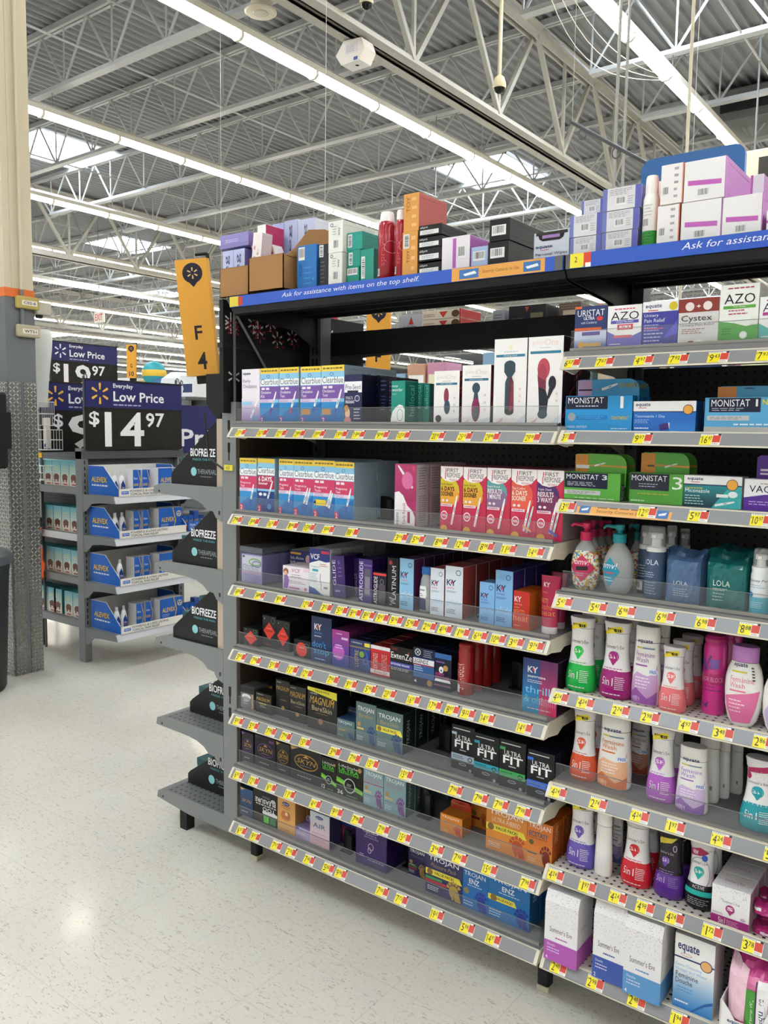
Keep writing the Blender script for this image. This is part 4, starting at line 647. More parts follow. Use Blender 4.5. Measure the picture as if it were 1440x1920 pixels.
('box', 1.1344, 1.2126, 0.05, 1.314, 0.191, 0.09, 'c9254f', '9a9498', 'R 0 0 100 100 c9254f|E 30 62 56 22 4a2468|E 40 54 46 15 7a2a5a|P f6f0f2 0,100 100,100 100,88 78,79 46,76 20,78 0,84|B 20 90 27 97 d02050 1|T 30 91 80 97 4a3038 FIRST|B 18 80 25 90 d02050 1|T 28 83 88 90 4a3038 RESPONSE|T 40 78 76 81 b02048 PREGNANCY|T 4 70 56 74 f4eef2 Triple Check|B 4 62 64 69 f4eef2 RESULTS|B 4 54 60 61 f4eef2 3 WAYS|E 14 47 6 2 f4dfe6|E 32 47 6 2 f4dfe6|R 4 38 56 42 f0d8e2|M 8 39 50 41 b04070 1|E 20 24 15 7 f4eef2|E 20 24 12 5.5 d84a72|B 11 22 29 26 ffffff 99%|E 20 3 16 6 e8b04a|S 54 10 78 56 9 f2eef0 e8c8d4|S 66 8 90 48 8 d8dce0 b8c8c0|P 6a5ab8 48,18 84,9 84,5 48,13', 'pink box with purple disc', 'rightmost of five matching', 3, {}),
('box', -0.028, 0.077, 0.05, 1.056, 0.123, 0.08, 'a99ad8', '8f7cc8', 'P f0ecf6 4,40 96,40 96,96 4,96|O 66 74 30 14 8ac04a 5|O 74 68 22 12 8a7ac8 4|T 8 56 60 64 6a6a7a PlanB|T 6 46 84 55 6a6a7a One-Step|R 4 32 96 38 e0a8c4|M 8 8 70 26 c8bce8 4|R 6 88 18 94 3a3a3a', 'lilac box in smoky security case', 'third shelf, far left', 2, {'case': 1}),
('box', 0.116, 0.212, 0.15, 1.056, 0.12, 0.1, '1c2668', 'f0f0f0', "R 4 88 56 94 e0a030|T 4 72 70 82 e8ecf6 Safe, effective|T 4 58 74 70 e8ecf6 birth control|T 4 46 96 56 e8ecf6 you both can't feel|E 92 76 12 14 e0b0b4", 'navy box with white slogan', 'behind the small pink box', 1, {}),
('box', 0.177, 0.2996, 0.05, 1.056, 0.082, 0.09, 'f4ecf2', 'e8e0ea', 'T 34 76 66 92 c06a80 VCF|E 13 76 10 14 a05a40|P 9a6ab8 4,4 20,6 26,40 18,64 6,60|E 12 70 6 9 e8c0a8|M 34 56 80 68 a08aa8 2|R 24 6 66 14 c890b8|M 28 30 96 40 8a7a90 2|E 88 12 5 7 e080a0|P f0d0e4 80,84 100,84 100,100 80,100', 'small pink and white box, woman drawing', 'third shelf', 1, {}),
('box', 0.3004, 0.392, 0.05, 1.056, 0.155, 0.06, 'f2f2f2', 'd4d4d4', 'P 1f2f80 0,100 100,100 100,74 80,72 50,75 20,70 0,66|R 58 90 96 96 d03a50|B 6 76 50 88 f4f4f8 VCF|M 52 62 90 68 c05060 2|T 8 58 50 62 6a8ab8 Vaginal|R 16 50 44 55 38a8c0|M 6 26 44 46 9ab0c8 6|P b0a8b8 54,46 58,46 56,34 62,22 60,10 57,10 58,22 52,34|P 3a5aa0 0,0 0,16 30,12 60,2 80,0|M 72 14 90 20 6a6a7a 1', 'tall white box, navy top', 'third shelf', 5, {}),
('box', 0.407, 0.461, 0.05, 1.056, 0.14, 0.05, '3a1f6a', '2c1658', 'V 6 30 30 90 e0d8f0 GLIDE|R 50 80 66 88 6a50a0|M 50 50 80 74 7a60b0 3|M 20 14 60 20 a898d0 1', 'dark purple carton leaning', 'third shelf, left of window box', 2, {'rot': -4}),
('box', 0.449, 0.473, 0.1, 1.056, 0.131, 0.06, '2c1858', '241048', 'V 10 2 80 60 a89ac8 ASTROGLIDE', 'narrow dark purple carton', 'third shelf, set back', 1, {}),
('box', 0.513, 0.569, 0.05, 1.056, 0.141, 0.06, '43257c', '2c1658', 'V 8 4 34 94 f4f0fa ASTROGLIDE|R 44 16 88 78 5e5868|R 48 20 84 60 8a8494|R 40 84 96 88 7a60b0', 'purple carton with clear window', 'third shelf', 3, {}),
('box', 0.573, 0.625, 0.05, 1.056, 0.105, 0.06, '241838', '1e1430', 'R 0 90 100 97 d83a3a|V 6 4 34 86 f4f0fa ASTROGLIDE|R 44 6 94 64 4e4a52|O 68 72 14 8 8a8a94 3', 'short black and purple carton, red line', 'third shelf', 1, {}),
('box', 0.629, 0.672, 0.05, 1.056, 0.156, 0.07, '18161a', '141216', 'V 42 8 80 84 d8d8dc PLATINUM|c 30 90 16 a03a3a|V 20 4 44 20 b0b0b8 id', 'black carton, vertical silver lettering', 'third shelf', 3, {}),
('box', 0.677, 0.729, 0.05, 1.056, 0.159, 0.055, '8fc4e8', '5c2a5a', 'R 0 0 100 100 8fc4e8|c 74 88 14 1b2a5c|c 74 88 11 8fc4e8|B 8 62 62 74 1b2a5c KY|P d8405a 37,64 44,68 37,72 30,68|T 8 55 54 60 e05a6a liquid|M 8 49 72 52 1b2a5c 2|I 6 22 96 36 d4e6f6 glide|M 10 8 76 16 1b2a5c 3', 'tall sky-blue carton, purple side', 'third shelf', 7, {}),
('bot', 0.742, 0.79, 0.05, 1.056, 0.139, 0.05, 'c8ccd0', '1f6fc0', 'P f2f2f4 10,58 60,58 66,40 60,30 10,34|P 1c2a5c 10,34 60,30 64,6 10,6|B 14 46 54 52 1c2a5c equate|M 14 36 50 42 1c2a5c 2', 'clear bottle with blue cap', 'third shelf', 1, {'prof': '0:.85:.55 .02:1:.65 .1:1:.66 .5:.95:.6 .72:.8:.5 .8:.6:.4 .82:.58:.4', 'cap': 0.16, 'capw': 0.72}),
('box', 0.792, 0.84, 0.05, 1.056, 0.142, 0.055, 'dce6f2', 'b04a44', 'R 0 0 100 100 dce6f2|c 74 88 14 1b2a5c|c 74 88 11 dce6f2|B 8 62 62 74 1b2a5c KY|P d8405a 37,64 44,68 37,72 30,68|T 8 55 54 60 e05a6a jelly|M 8 49 72 52 1b2a5c 2|I 6 22 96 36 b8d4ec glide|M 10 8 76 16 1b2a5c 3', 'white carton, coral side, shorter', 'third shelf', 6, {}),
('box', 0.845, 0.905, 0.05, 1.056, 0.154, 0.075, 'dce6f2', 'b04a44', 'R 0 0 100 100 dce6f2|c 74 88 14 1b2a5c|c 74 88 11 dce6f2|B 8 62 62 74 1b2a5c KY|P d8405a 37,64 44,68 37,72 30,68|T 8 55 54 60 e05a6a jelly|M 8 49 72 52 1b2a5c 2|I 6 22 96 36 b8d4ec glide|M 10 8 76 16 1b2a5c 3', 'white carton, coral side, taller', 'third shelf', 5, {}),
('box', 0.963, 1.012, 0.05, 1.056, 0.12, 0.055, '7fb4e6', '6a9ad0', 'R 0 0 100 100 7fb4e6|c 74 88 14 1b2a5c|c 74 88 11 7fb4e6|B 8 62 62 74 1b2a5c KY|P d8405a 37,64 44,68 37,72 30,68|T 8 55 54 60 4a3ab0 ultragel|M 8 49 72 52 1b2a5c 2|I 6 22 96 36 a8d0f4 glide|M 10 8 76 16 1b2a5c 3', 'small sky-blue carton', 'third shelf, right part', 1, {}),
('box', 1.014, 1.069, 0.05, 1.056, 0.16, 0.07, '7fb4e6', '3a2a7a', 'R 0 0 100 100 7fb4e6|c 74 88 14 1b2a5c|c 74 88 11 7fb4e6|B 8 62 62 74 1b2a5c KY|P d8405a 37,64 44,68 37,72 30,68|T 8 55 54 60 4a3ab0 ultragel|M 8 49 72 52 1b2a5c 2|I 6 22 96 36 a8d0f4 slide|M 10 8 76 16 1b2a5c 3', 'tall sky-blue carton, indigo side', 'third shelf, right part', 3, {}),
('box', 1.072, 1.123, 0.05, 1.056, 0.108, 0.055, 'c4281f', 'd06a20', 'G 0 0 100 40 d84a30 c4281f 4|B 8 72 50 86 f4e8e8 KY|P d8405a 31,75 37,79 31,83 25,79|T 8 62 54 68 f0b090 warming|M 8 56 40 58 f0b090 1|T 2 40 70 52 e8905a warm|T 2 22 96 38 e8905a heat|M 10 8 46 11 f0c0a0 1', 'short red carton, orange side', 'third shelf', 2, {}),
('tube', 1.148, 1.205, 0.05, 1.056, 0.159, 0.04, 'b8194e', 'f0e8ea', 'B 22 78 52 87 f4e8ee KY|T 16 66 44 69 e0a050 warming|T 6 46 50 56 e0803a warm|T 10 34 70 45 e0803a oohs|T 8 22 88 33 e0803a heat', 'crimson squeeze tube, white cap down', 'third shelf, front right', 1, {'cap': 0.12}),
('tube', 1.145, 1.194, 0.12, 1.056, 0.159, 0.04, '9a1848', 'e0d8da', 'M 20 60 60 70 c06a80 1', 'crimson squeeze tube', 'third shelf, behind the front tube', 1, {'cap': 0.12}),
('box', -0.019, 0.0571, 0.05, 0.827, 0.063, 0.08, '24262c', '1c1e24', 'P e83a2a 50,86 92,45 50,4 8,45|B 24 43 76 48 5a1410 CONDOMS|M 34 53 66 55 f8c8b8 1|O 78 86 14 9 4a8a6a 2|P 9a9aa4 14,88 18,94 22,88', 'black box with red diamond', 'fourth shelf, far left', 1, {}),
('box', -0.109, -0.037, 0.16, 0.827, 0.08, 0.1, '1c2236', '161c2c', 'E 70 84 26 8 1f4a80|M 52 78 80 84 6a90c0 1', 'dark blue-black box', 'peeping over the leftmost diamond box', 1, {}),
('box', 0.0579, 0.1261, 0.07, 0.827, 0.116, 0.08, '26282e', '1c1e24', 'P e83a2a 50,80 92,52 50,24 8,52|B 24 50 76 55 5a1410 CONDOMS|M 34 60 66 62 f8c8b8 1|O 78 86 14 9 4a8a6a 2|P 9a9aa4 14,88 18,94 22,88|M 24 8 60 12 b03030 1', 'tall black box with red diamond', 'fourth shelf, left of two', 2, {}),
('box', 0.1269, 0.192, 0.07, 0.827, 0.108, 0.08, '2b2d33', '1a1c20', 'P e83a2a 50,80 92,48 50,16 8,48|B 24 46 76 51 5a1410 CONDOMS|M 34 56 66 58 f8c8b8 1|O 78 86 14 9 4a8a6a 2|P 9a9aa4 14,88 18,94 22,88|M 24 4 60 7 b03030 1', 'tall black box with red diamond', 'fourth shelf, right of two', 3, {}),
('box', 0.231, 0.309, 0.05, 0.827, 0.061, 0.07, '24262c', '1a1c20', 'c 46 46 32 e83a2a|B 26 44 66 50 5a1410 CONDOMS|M 34 54 60 58 f8c8b8 1|O 76 72 15 13 4a8a6a 2', 'short black box with red disc', 'fourth shelf', 3, {}),
('box', 0.311, 0.401, 0.05, 0.827, 0.154, 0.09, '1a2f5c', '12244a', "G 0 0 100 36 163c70 1a2f5c 3|B 16 70 52 84 f2f4f8 KY|P d8405a 34,73 40,77 34,81 28,77|T 16 62 54 67 5a9ad8 Duration|M 16 55 50 58 d0d8e8 1|T 6 32 74 46 3a9ad8 don't|T 14 14 90 28 3a9ad8 stop|M 20 5 70 8 a8c8e8 1", 'navy carton with looping blue lettering', 'fourth shelf', 2, {}),
('box', 0.404, 0.477, 0.05, 0.827, 0.122, 0.035, '8a3a9a', '6a2458', 'G 0 0 100 100 1f3f9a b8389a 8|E 40 40 34 22 c05ac0|M 26 88 60 92 f0e0f0 1|R 56 76 94 82 e8c8e8|M 20 50 66 60 f0d8f0 2|M 10 24 60 28 e0c8f0 1', 'violet and blue carton', 'fourth shelf', 9, {}),
('box', 0.48, 0.565, 0.05, 0.827, 0.103, 0.035, '2a3a7a', '1c1e2c', 'R 0 80 100 96 2c3260|T 10 86 60 93 e8ecf6 LifeStyles|R 72 82 98 94 e8d83a|R 0 74 100 78 8a7a50|V 26 14 44 66 c8b070 LUSTRE|c 60 56 12 7aa83a|O 78 36 12 10 7a8ac0 2|P 3a5ac0 70,74 82,50 96,10 100,10 88,60 76,74', 'navy box with yellow corner tag', 'fourth shelf', 7, {}),
('box', 0.567, 0.644, 0.05, 0.827, 0.097, 0.05, 'c02028', '9a1a20', 'R 0 88 100 100 e8e8ec|R 0 80 100 86 d02028|V 14 24 36 74 e8c8c8 EXTENZE|V 58 24 84 74 e0a0a0 EXTENZE|R 0 6 100 20 e8dfe0|I 20 8 84 18 c02028 ExtenZe', 'red box of capsules, white base', 'fourth shelf', 4, {}),
('box', 0.645, 0.732, 0.05, 0.827, 0.108, 0.045, '1e1c1e', '161416', 'M 8 88 40 94 b03030 2|T 4 64 96 82 f2f2f2 ExtenZe|R 8 70 50 71 f2f2f2|R 0 40 100 54 2c3a9a|B 4 44 86 50 e8e8f0 EXTENDED RELEASE|M 4 30 90 36 d0d0d4 2|R 0 0 100 26 4a4646|P c03030 78,86 84,92 82,80', 'black box with blue band', 'fourth shelf, centre', 7, {}),
('box', 0.733, 0.811, 0.05, 0.827, 0.118, 0.045, '1f5a9c', '101830', 'R 0 74 100 100 1a2348|c 22 88 14 e8ecf2|c 22 88 11 1a2348|B 14 84 30 92 e8ecf2 X|M 50 78 92 96 a8b8d8 4|R 0 58 100 72 f0f0f2|B 2 60 74 70 3a3a44 LEGENDZ|M 6 40 50 54 d8e4f2 3|R 0 54 100 57 a03038|R 0 0 100 22 1a2348|c 80 12 12 b08a4a|P e8ecf2 6,10 16,16 20,8', 'navy box with white band', 'fourth shelf, centre', 7, {}),
('box', 0.813, 0.872, 0.05, 0.827, 0.114, 0.045, '141c3c', '0e1228', 'R 0 86 100 100 2a6ab8|M 8 74 60 79 9a6ac0 1|c 66 62 15 b8904a|E 40 56 14 9 e8e8ec|P 141c3c 34,54 42,58 46,50|B 4 40 60 48 c04a9a HORNY|B 4 33 92 40 c04a9a GOAT WEED|P f0f0f0 0,24 100,24 92,31 8,31|R 0 12 100 16 8a5a7a', 'dark box with pale animal emblem', 'fourth shelf, centre', 6, {}),
('can', 0.885, 0.933, 0.05, 0.827, 0.156, 0.05, 'a81c20', 'a81c20', 'V 18 14 60 74 d8b0b0 SWAGGER|R 6 6 40 24 e0dce0|M 10 8 34 22 5a5a9a 5', 'red cylindrical tub', 'fourth shelf, front of its row', 4, {'cap': 0.05, 'gap': 0.055}),
('box', 1.109, 1.214, 0.05, 0.827, 0.152, 0.09, '5a3a8a', '3a1838', 'G 0 0 50 100 1a9ad0 2a3a7a 10|G 50 0 100 100 e0386a 6a2a6a 10|B 14 74 44 86 f4f4f8 KY|P d8405a 31,77 35,80 31,83 27,80|B 14 64 66 70 f0f4f8 yours+mine|M 14 56 60 61 e0e4f0 2|T 8 36 96 50 7ac8e8 thrills|T 6 18 60 32 4ac0e0 & oh!|T 50 16 96 30 f080a0 mmm|M 16 6 84 9 e8c8d8 1', 'blue-to-pink carton with swirling letters', 'fourth shelf, far right', 1, {}),
('box', -0.035, 0.033, 0.05, 0.589, 0.082, 0.07, '6a6a6c', '4a4a4c', 'R 86 4 96 96 c8a070|R 0 70 100 100 2e2e32|E 46 54 34 12 e0e0e4|E 46 44 26 12 a8a8ac|M 20 20 70 34 c0c0c4 2', 'clear-fronted small grey box', 'fifth shelf, far left', 1, {}),
('box', -0.007, 0.062, 0.12, 0.589, 0.079, 0.05, '242220', '1c1a18', 'I 8 76 86 92 c09a3a MAGNUM|c 84 88 9 b0882f', 'small black hanging pack, gold lettering', 'behind the front one', 1, {}),
('box', 0.043, 0.123, 0.05, 0.589, 0.073, 0.06, '242220', '1c1a18', 'M 10 90 50 94 a8a8a8 1|I 6 60 92 78 c8a04a MAGNUM|R 24 46 70 52 d8c83a|M 30 30 70 40 b8b8a8 2', 'small black pack, gold lettering', 'fifth shelf', 1, {}),
('box', 0.125, 0.192, 0.07, 0.589, 0.131, 0.06, '343434', '242424', 'M 8 92 40 95 a8a8a8 1|I 4 72 98 84 c8a04a MAGNUM|c 54 24 12 b08a4a|M 34 44 78 48 8a7a50 1', 'tall charcoal carton, gold lettering', 'fifth shelf, left of two', 2, {}),
('box', 0.201, 0.279, 0.06, 0.589, 0.128, 0.06, '363636', '242424', 'M 8 92 40 95 a8a8a8 1|I 4 68 96 84 c8a04a MAGNUM|T 10 50 94 60 b8a888 BareSkin|c 50 22 10 b08a4a|M 36 42 80 45 8a7a50 1', 'tall charcoal carton, gold lettering', 'fifth shelf, right of two', 3, {}),
('box', 0.296, 0.4271, 0.05, 0.589, 0.144, 0.07, '2e2d2c', '1e1c1a', 'P e8e03a 0,92 0,100 100,100 100,82|B 26 92 76 97 3a3a1a VALUE PACK|M 10 84 34 88 a8a8a8 1|I 8 62 92 80 cfa64a MAGNUM|T 16 46 84 58 c0b090 BareSkin|P cfa64a 82,80 86,86 90,80|c 46 22 8 9a6a4a|M 30 40 70 42 8a7a50 1', 'wide charcoal box, yellow top strip', 'fifth shelf', 5, {}),
('hang', 0.4279, 0.504, 0.05, 0.589, 0.062, 0.05, '5a7478', '2a4870', 'T 8 74 84 92 e8ecee TROJAN|T 24 56 76 64 8a9a60 BareSkin|R 10 38 50 46 b8984a|H 62 2 98 40 2a4a7a|M 6 8 50 16 c0ccd0 2', 'small grey-green pack, dark hang tab', 'fifth shelf', 3, {'tab': '22365a', 'tabh': 0.45}),
('box', 0.51, 0.592, 0.05, 0.589, 0.137, 0.06, '5e787c', '2c3a3c', 'G 0 0 100 100 5e787c 5e787c 1|T 8 76 90 90 ffffff TROJAN|I 14 64 84 74 b09a60 BareSkin|c 16 46 9 b08a4a|R 6 34 40 38 e8c070|H 58 2 98 48 2a4a7a|M 6 8 44 18 dfe8ee 3', 'tall grey-green carton, blue helmet', 'fifth shelf', 4, {}),
('box', 0.594, 0.698, 0.05, 0.589, 0.131, 0.07, '5e787c', '263436', 'G 0 0 100 100 5e787c 5e787c 1|T 8 76 90 90 ffffff TROJAN|I 14 64 84 74 b09a60 BareSkin|P f0e04a 0,58 0,44 100,44 92,58|B 24 48 78 55 2a2a2a VALUE PACK!|c 12 51 8 8a6a30|H 58 2 98 48 2a4a7a|M 6 8 44 18 dfe8ee 3', 'wide grey-green carton, yellow ribbon', 'fifth shelf', 4, {'sart': 'V 30 20 60 80 c8d4d4 TROJAN'}),
('box', 0.867, 0.947, 0.07, 0.589, 0.137, 0.035, '1a1c20', '141618', 'R 0 0 100 100 1a1c20|R 6 91 80 93 d8d8dc|P a8b8c8 0,78 22,78 22,84 0,84|T 18 68 82 78 f0f2f4 ULTRA|B 14 50 90 67 f6f8fa FIT|M 36 44 64 47 c8ccd0 1|R 0 22 100 36 a8b8c8|M 6 26 60 32 141618 2|O 82 28 10 5 141618 3|O 50 14 16 3 b8bcc4 2|c 84 4 6 9a9ca2', 'black box with pale grey stripe', 'fifth shelf, first of four', 4, {}),
('box', 0.955, 1.038, 0.055, 0.589, 0.135, 0.03, '1a1c20', '143436', 'R 0 0 100 100 1a1c20|R 6 91 80 93 d8d8dc|P 1f9fb8 0,78 22,78 22,84 0,84|T 18 68 82 78 f0f2f4 ULTRA|B 14 50 90 67 f6f8fa FIT|M 36 44 64 47 c8ccd0 1|R 0 22 100 36 1f9fb8|M 6 26 60 32 141618 2|O 82 28 10 5 141618 3|O 50 14 16 3 b8bcc4 2|c 84 4 6 9a9ca2', 'black box with cyan stripe', 'fifth shelf, second of four', 6, {}),
('box', 1.043, 1.126, 0.05, 0.589, 0.14, 0.03, '1a1c20', '143020', 'R 0 0 100 100 1a1c20|R 6 91 80 93 d8d8dc|P 3aa85a 0,78 22,78 22,84 0,84|T 18 68 82 78 f0f2f4 ULTRA|B 14 50 90 67 f6f8fa FIT|M 36 44 64 47 c8ccd0 1|R 0 22 100 36 3aa85a|M 6 26 60 32 141618 2|O 82 28 10 5 141618 3|O 50 14 16 3 b8bcc4 2|c 84 4 6 9a9ca2', 'black box with green stripe', 'fifth shelf, third of four', 6, {}),
('box', 1.137, 1.219, 0.04, 0.589, 0.135, 0.03, '1a1c20', '141c34', 'R 0 0 100 100 1a1c20|R 6 91 80 93 d8d8dc|P 2a6ae0 0,78 22,78 22,84 0,84|T 18 68 82 78 f0f2f4 ULTRA|B 14 50 90 67 f6f8fa FIT|M 36 44 64 47 c8ccd0 1|R 0 22 100 36 2a6ae0|M 6 26 60 32 141618 2|O 82 28 10 5 141618 3|O 50 14 16 3 b8bcc4 2|c 84 4 6 9a9ca2', 'black box with blue stripe', 'fifth shelf, last of four', 6, {}),
('box', -0.03, 0.031, 0.05, 0.388, 0.111, 0.05, '2c2038', '1c1624', 'O 52 56 38 22 5a3a8a 3|I 22 50 84 64 c8984a SKYN|M 34 44 70 46 a8a0a8 1|P 6a4a9a 0,100 30,96 4,88|M 24 12 70 16 a8a0a0 1|P c8984a 42,68 52,76 62,68', 'narrow dark violet box', 'sixth shelf, far left', 2, {}),
('box', 0.038, 0.144, 0.05, 0.388, 0.116, 0.06, '2a2230', '1a1620', 'O 52 56 38 22 5a3a8a 3|I 22 50 84 64 c8984a SKYN|M 34 44 70 46 a8a0a8 1|P 4a4a4a 0,100 30,96 4,88|M 24 12 70 16 a8a0a0 1|P c8984a 42,68 52,76 62,68|R 70 84 92 92 6a3a7a', 'wide dark violet box', 'sixth shelf', 2, {}),
('box', 0.147, 0.213, 0.05, 0.388, 0.115, 0.05, '242424', '1a1a1a', 'O 52 56 38 22 a8803a 3|I 22 50 84 64 c8984a SKYN|M 34 44 70 46 a8a0a8 1|P b8903a 0,100 30,96 4,88|M 24 12 70 16 a8a0a0 1|P c8984a 42,68 52,76 62,68', 'narrow black box, gold ring', 'sixth shelf', 2, {}),
('box', 0.215, 0.3601, 0.05, 0.388, 0.127, 0.06, '22252a', '181a1e', 'O 52 56 38 22 a8803a 3|I 22 50 84 64 c8984a SKYN|M 34 44 70 46 a8a0a8 1|P b8903a 0,100 30,96 4,88|M 24 12 70 16 a8a0a0 1|P c8984a 42,68 52,76 62,68|P c8984a 2,88 28,92 6,82', 'wide black box, gold ring', 'sixth shelf', 2, {}),
('box', 0.3609, 0.428, 0.05, 0.388, 0.114, 0.05, '24221e', '1a1a18', 'R 0 88 100 96 3a3024|T 8 78 88 87 e8f0f2 LifeStyles|B 8 68 84 78 5ad03a ULTRA|B 8 62 84 67 4ac83a SENSITIVE|P 6ac83a 0,50 100,30 100,18 0,36|P b8e04a 0,42 100,26 100,22 0,40|c 50 34 22 d0d8d0|c 50 34 19 1c1e1c|M 40 32 60 38 e0e0e0 2|B 4 4 26 16 e8f0e8 12|M 40 4 80 8 60a050 1|c 88 84 7 b8904a', 'narrow black and lime box', 'sixth shelf', 2, {}),
('box', 0.429, 0.542, 0.05, 0.388, 0.125, 0.06, '24221e', '1a1a18', 'R 0 88 100 96 3a3024|T 8 78 88 87 e8f0f2 LifeStyles|B 8 68 84 78 5ad03a ULTRA|B 8 62 84 67 4ac83a SENSITIVE|P 6ac83a 0,50 100,30 100,18 0,36|P b8e04a 0,42 100,26 100,22 0,40|c 50 34 22 d0d8d0|c 50 34 19 1c1e1c|M 40 32 60 38 e0e0e0 2|B 4 4 26 16 e8f0e8 36|M 40 4 80 8 60a050 1|c 88 84 7 b8904a', 'wide black and lime box', 'sixth shelf', 3, {}),
('box', 0.544, 0.625, 0.05, 0.388, 0.127, 0.05, '8fb0b6', '6a8a90', 'G 0 0 100 100 8fb0b6 8fb0b6 1|T 8 76 90 90 ffffff TROJAN|I 14 64 84 74 b87aa0 ULTRATHIN|c 16 46 9 b08a4a|R 6 34 40 38 e8c070|H 58 2 98 48 7a4a8a|M 6 8 44 18 dfe8ee 3|R 0 58 100 60 b83a50', 'pale teal carton with red line', 'sixth shelf, left of two', 3, {}),
('box', 0.628, 0.714, 0.05, 0.388, 0.128, 0.05, '86a6ae', '4a6468', 'G 0 0 100 100 86a6ae 86a6ae 1|T 8 76 90 90 ffffff TROJAN|I 14 64 84 74 a87a98 ULTRATHIN|c 16 46 9 b08a4a|R 6 34 40 38 e8c070|H 58 2 98 48 7a4a8a|M 6 8 44 18 dfe8ee 3', 'pale teal carton', 'sixth shelf, right of two', 3, {'sart': 'V 30 20 60 80 c8d4d4 TROJAN'}),
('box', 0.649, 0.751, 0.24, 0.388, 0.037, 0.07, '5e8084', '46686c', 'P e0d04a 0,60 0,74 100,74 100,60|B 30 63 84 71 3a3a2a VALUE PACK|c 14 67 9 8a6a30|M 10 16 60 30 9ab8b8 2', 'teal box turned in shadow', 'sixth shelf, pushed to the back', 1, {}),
('hang', 0.844, 0.923, 0.05, 0.388, 0.058, 0.055, 'e08a2a', 'c87820', 'T 8 78 84 92 f6f0e8 TROJAN|T 8 68 82 76 c87a50 ULTRA RIBBED|M 4 60 46 63 f0d8b0 1|H 62 4 98 54 c04a20|M 8 8 50 20 f0c890 2', 'small orange pack, red hang tab', 'sixth shelf', 1, {'tab': 'b83a22', 'tabh': 0.46}),
('box', 0.898, 0.954, 0.14, 0.388, 0.085, 0.06, 'e08a34', 'c87828', 'T 6 84 94 94 f0c090 TROJAN|R 0 78 100 79 a83a20|c 24 52 14 6a6a3a|R 8 30 60 40 7a2a30|H 66 10 100 60 c05a30', 'orange carton with dark seal', 'sixth shelf, set back', 1, {}),
('box', 1.005, 1.1371, 0.05, 0.388, 0.137, 0.07, 'e08c34', 'c87828', 'G 0 0 100 100 e08c34 e08c34 1|T 8 76 90 90 ffffff TROJAN|I 14 64 84 74 f4dcc0 ULTRA RIBBED|P f0e04a 0,58 0,44 100,44 92,58|B 24 48 78 55 2a2a2a VALUE PACK!|c 12 51 8 8a6a30|H 58 2 98 48 c0502a|M 6 8 44 18 dfe8ee 3', 'wide orange box, yellow ribbon', 'sixth shelf, right', 2, {}),
('box', 1.1379, 1.216, 0.05, 0.388, 0.128, 0.07, 'df7a2c', 'c8641f', 'G 0 0 100 60 e89a4a df7a2c 3|T 6 80 92 94 f6f0e8 TROJAN|B 8 64 84 76 3a5a70 ECSTASY|M 10 60 80 62 7a4a20 1|c 18 50 10 6a6a3a|H 52 0 100 50 7a2a20|R 4 24 40 28 4a2418|M 6 6 40 14 f0d0a0 2', 'orange carton, dark red helmet', 'sixth shelf, far right', 2, {'sart': 'V 20 55 60 92 f0d0a0 TROJAN'}),
('box', -0.037, 0.029, 0.05, 0.178, 0.105, 0.05, '1c3a5e', '142c4a', 'G 0 0 100 100 12284a 1f4f80 6|P c8984a 0,100 40,98 6,90|O 50 58 36 20 3a5a80 2|I 14 50 88 62 c8984a SKYN|M 10 14 60 18 a8b8c8 1', 'narrow dark blue box', 'bottom shelf, far left', 2, {}),
('box', 0.031, 0.1526, 0.05, 0.178, 0.12, 0.06, '1c1c1e', '161618', 'R 6 74 30 96 3a7a4a|R 34 72 56 96 6ac84a|R 60 70 96 92 4a3420|R 0 60 60 70 e0e0e0|B 8 48 60 60 e8e8e8 TOO|M 4 40 90 46 c8c8c8 1|B 6 24 92 38 f0f0f0 PLEASURE|M 30 14 70 20 9aa0c0 2|E 16 22 10 6 c8c8d0', 'black box, upside-down lettering', 'bottom shelf, left', 1, {'flip': 1}),
('box', 0.1534, 0.24, 0.05, 0.178, 0.122, 0.06, 'e0a860', 'b8824a', 'E 48 86 20 6 1f3f86|B 34 84 62 88 f0f0f4 durex|M 24 76 74 79 8a5a30 1|M 30 70 70 73 a8743a 1|E 38 50 16 14 c8784a|E 58 50 16 14 c07048|c 52 56 8 f0d8a8|P d0905a 30,40 66,40 52,32|M 10 6 70 10 c08850 1', 'peach carton with leaf shapes', 'bottom shelf', 2, {}),
('hang', 0.242, 0.31, 0.05, 0.178, 0.04, 0.05, 'b4a6cc', '9488b0', 'T 6 60 50 68 5a6a9a +AIR|M 20 40 80 56 e8c8dc 3|M 14 10 80 30 8a80b0 3|c 14 88 10 5a6ab0', 'small lilac hanging pack', 'bottom shelf', 2, {'tab': 'a898c4', 'tabh': 0.55}),
('box', 0.311, 0.399, 0.05, 0.178, 0.117, 0.06, 'd0c8dc', '3a3a62', 'G 0 0 100 100 e0b0b8 c4d0dc 6|E 48 86 20 5 1f3f86|B 34 84.5 62 87.5 f0f0f4 durex|T 16 54 80 68 3a5a7a AIR|M 10 36 90 38 9a7ab0 1|M 12 14 88 24 c090a8 2', 'pearly carton with navy side', 'bottom shelf', 1, {}),
('box', 0.387, 0.458, 0.12, 0.178, 0.077, 0.07, '4a2458', '2c1848', 'R 0 88 100 100 2a4a9a|E 26 56 20 30 8a2a5a|E 30 54 10 18 b06a90|M 54 60 90 66 d08a80 1', 'plum carton lying in shadow', 'bottom shelf, set back', 1, {}),
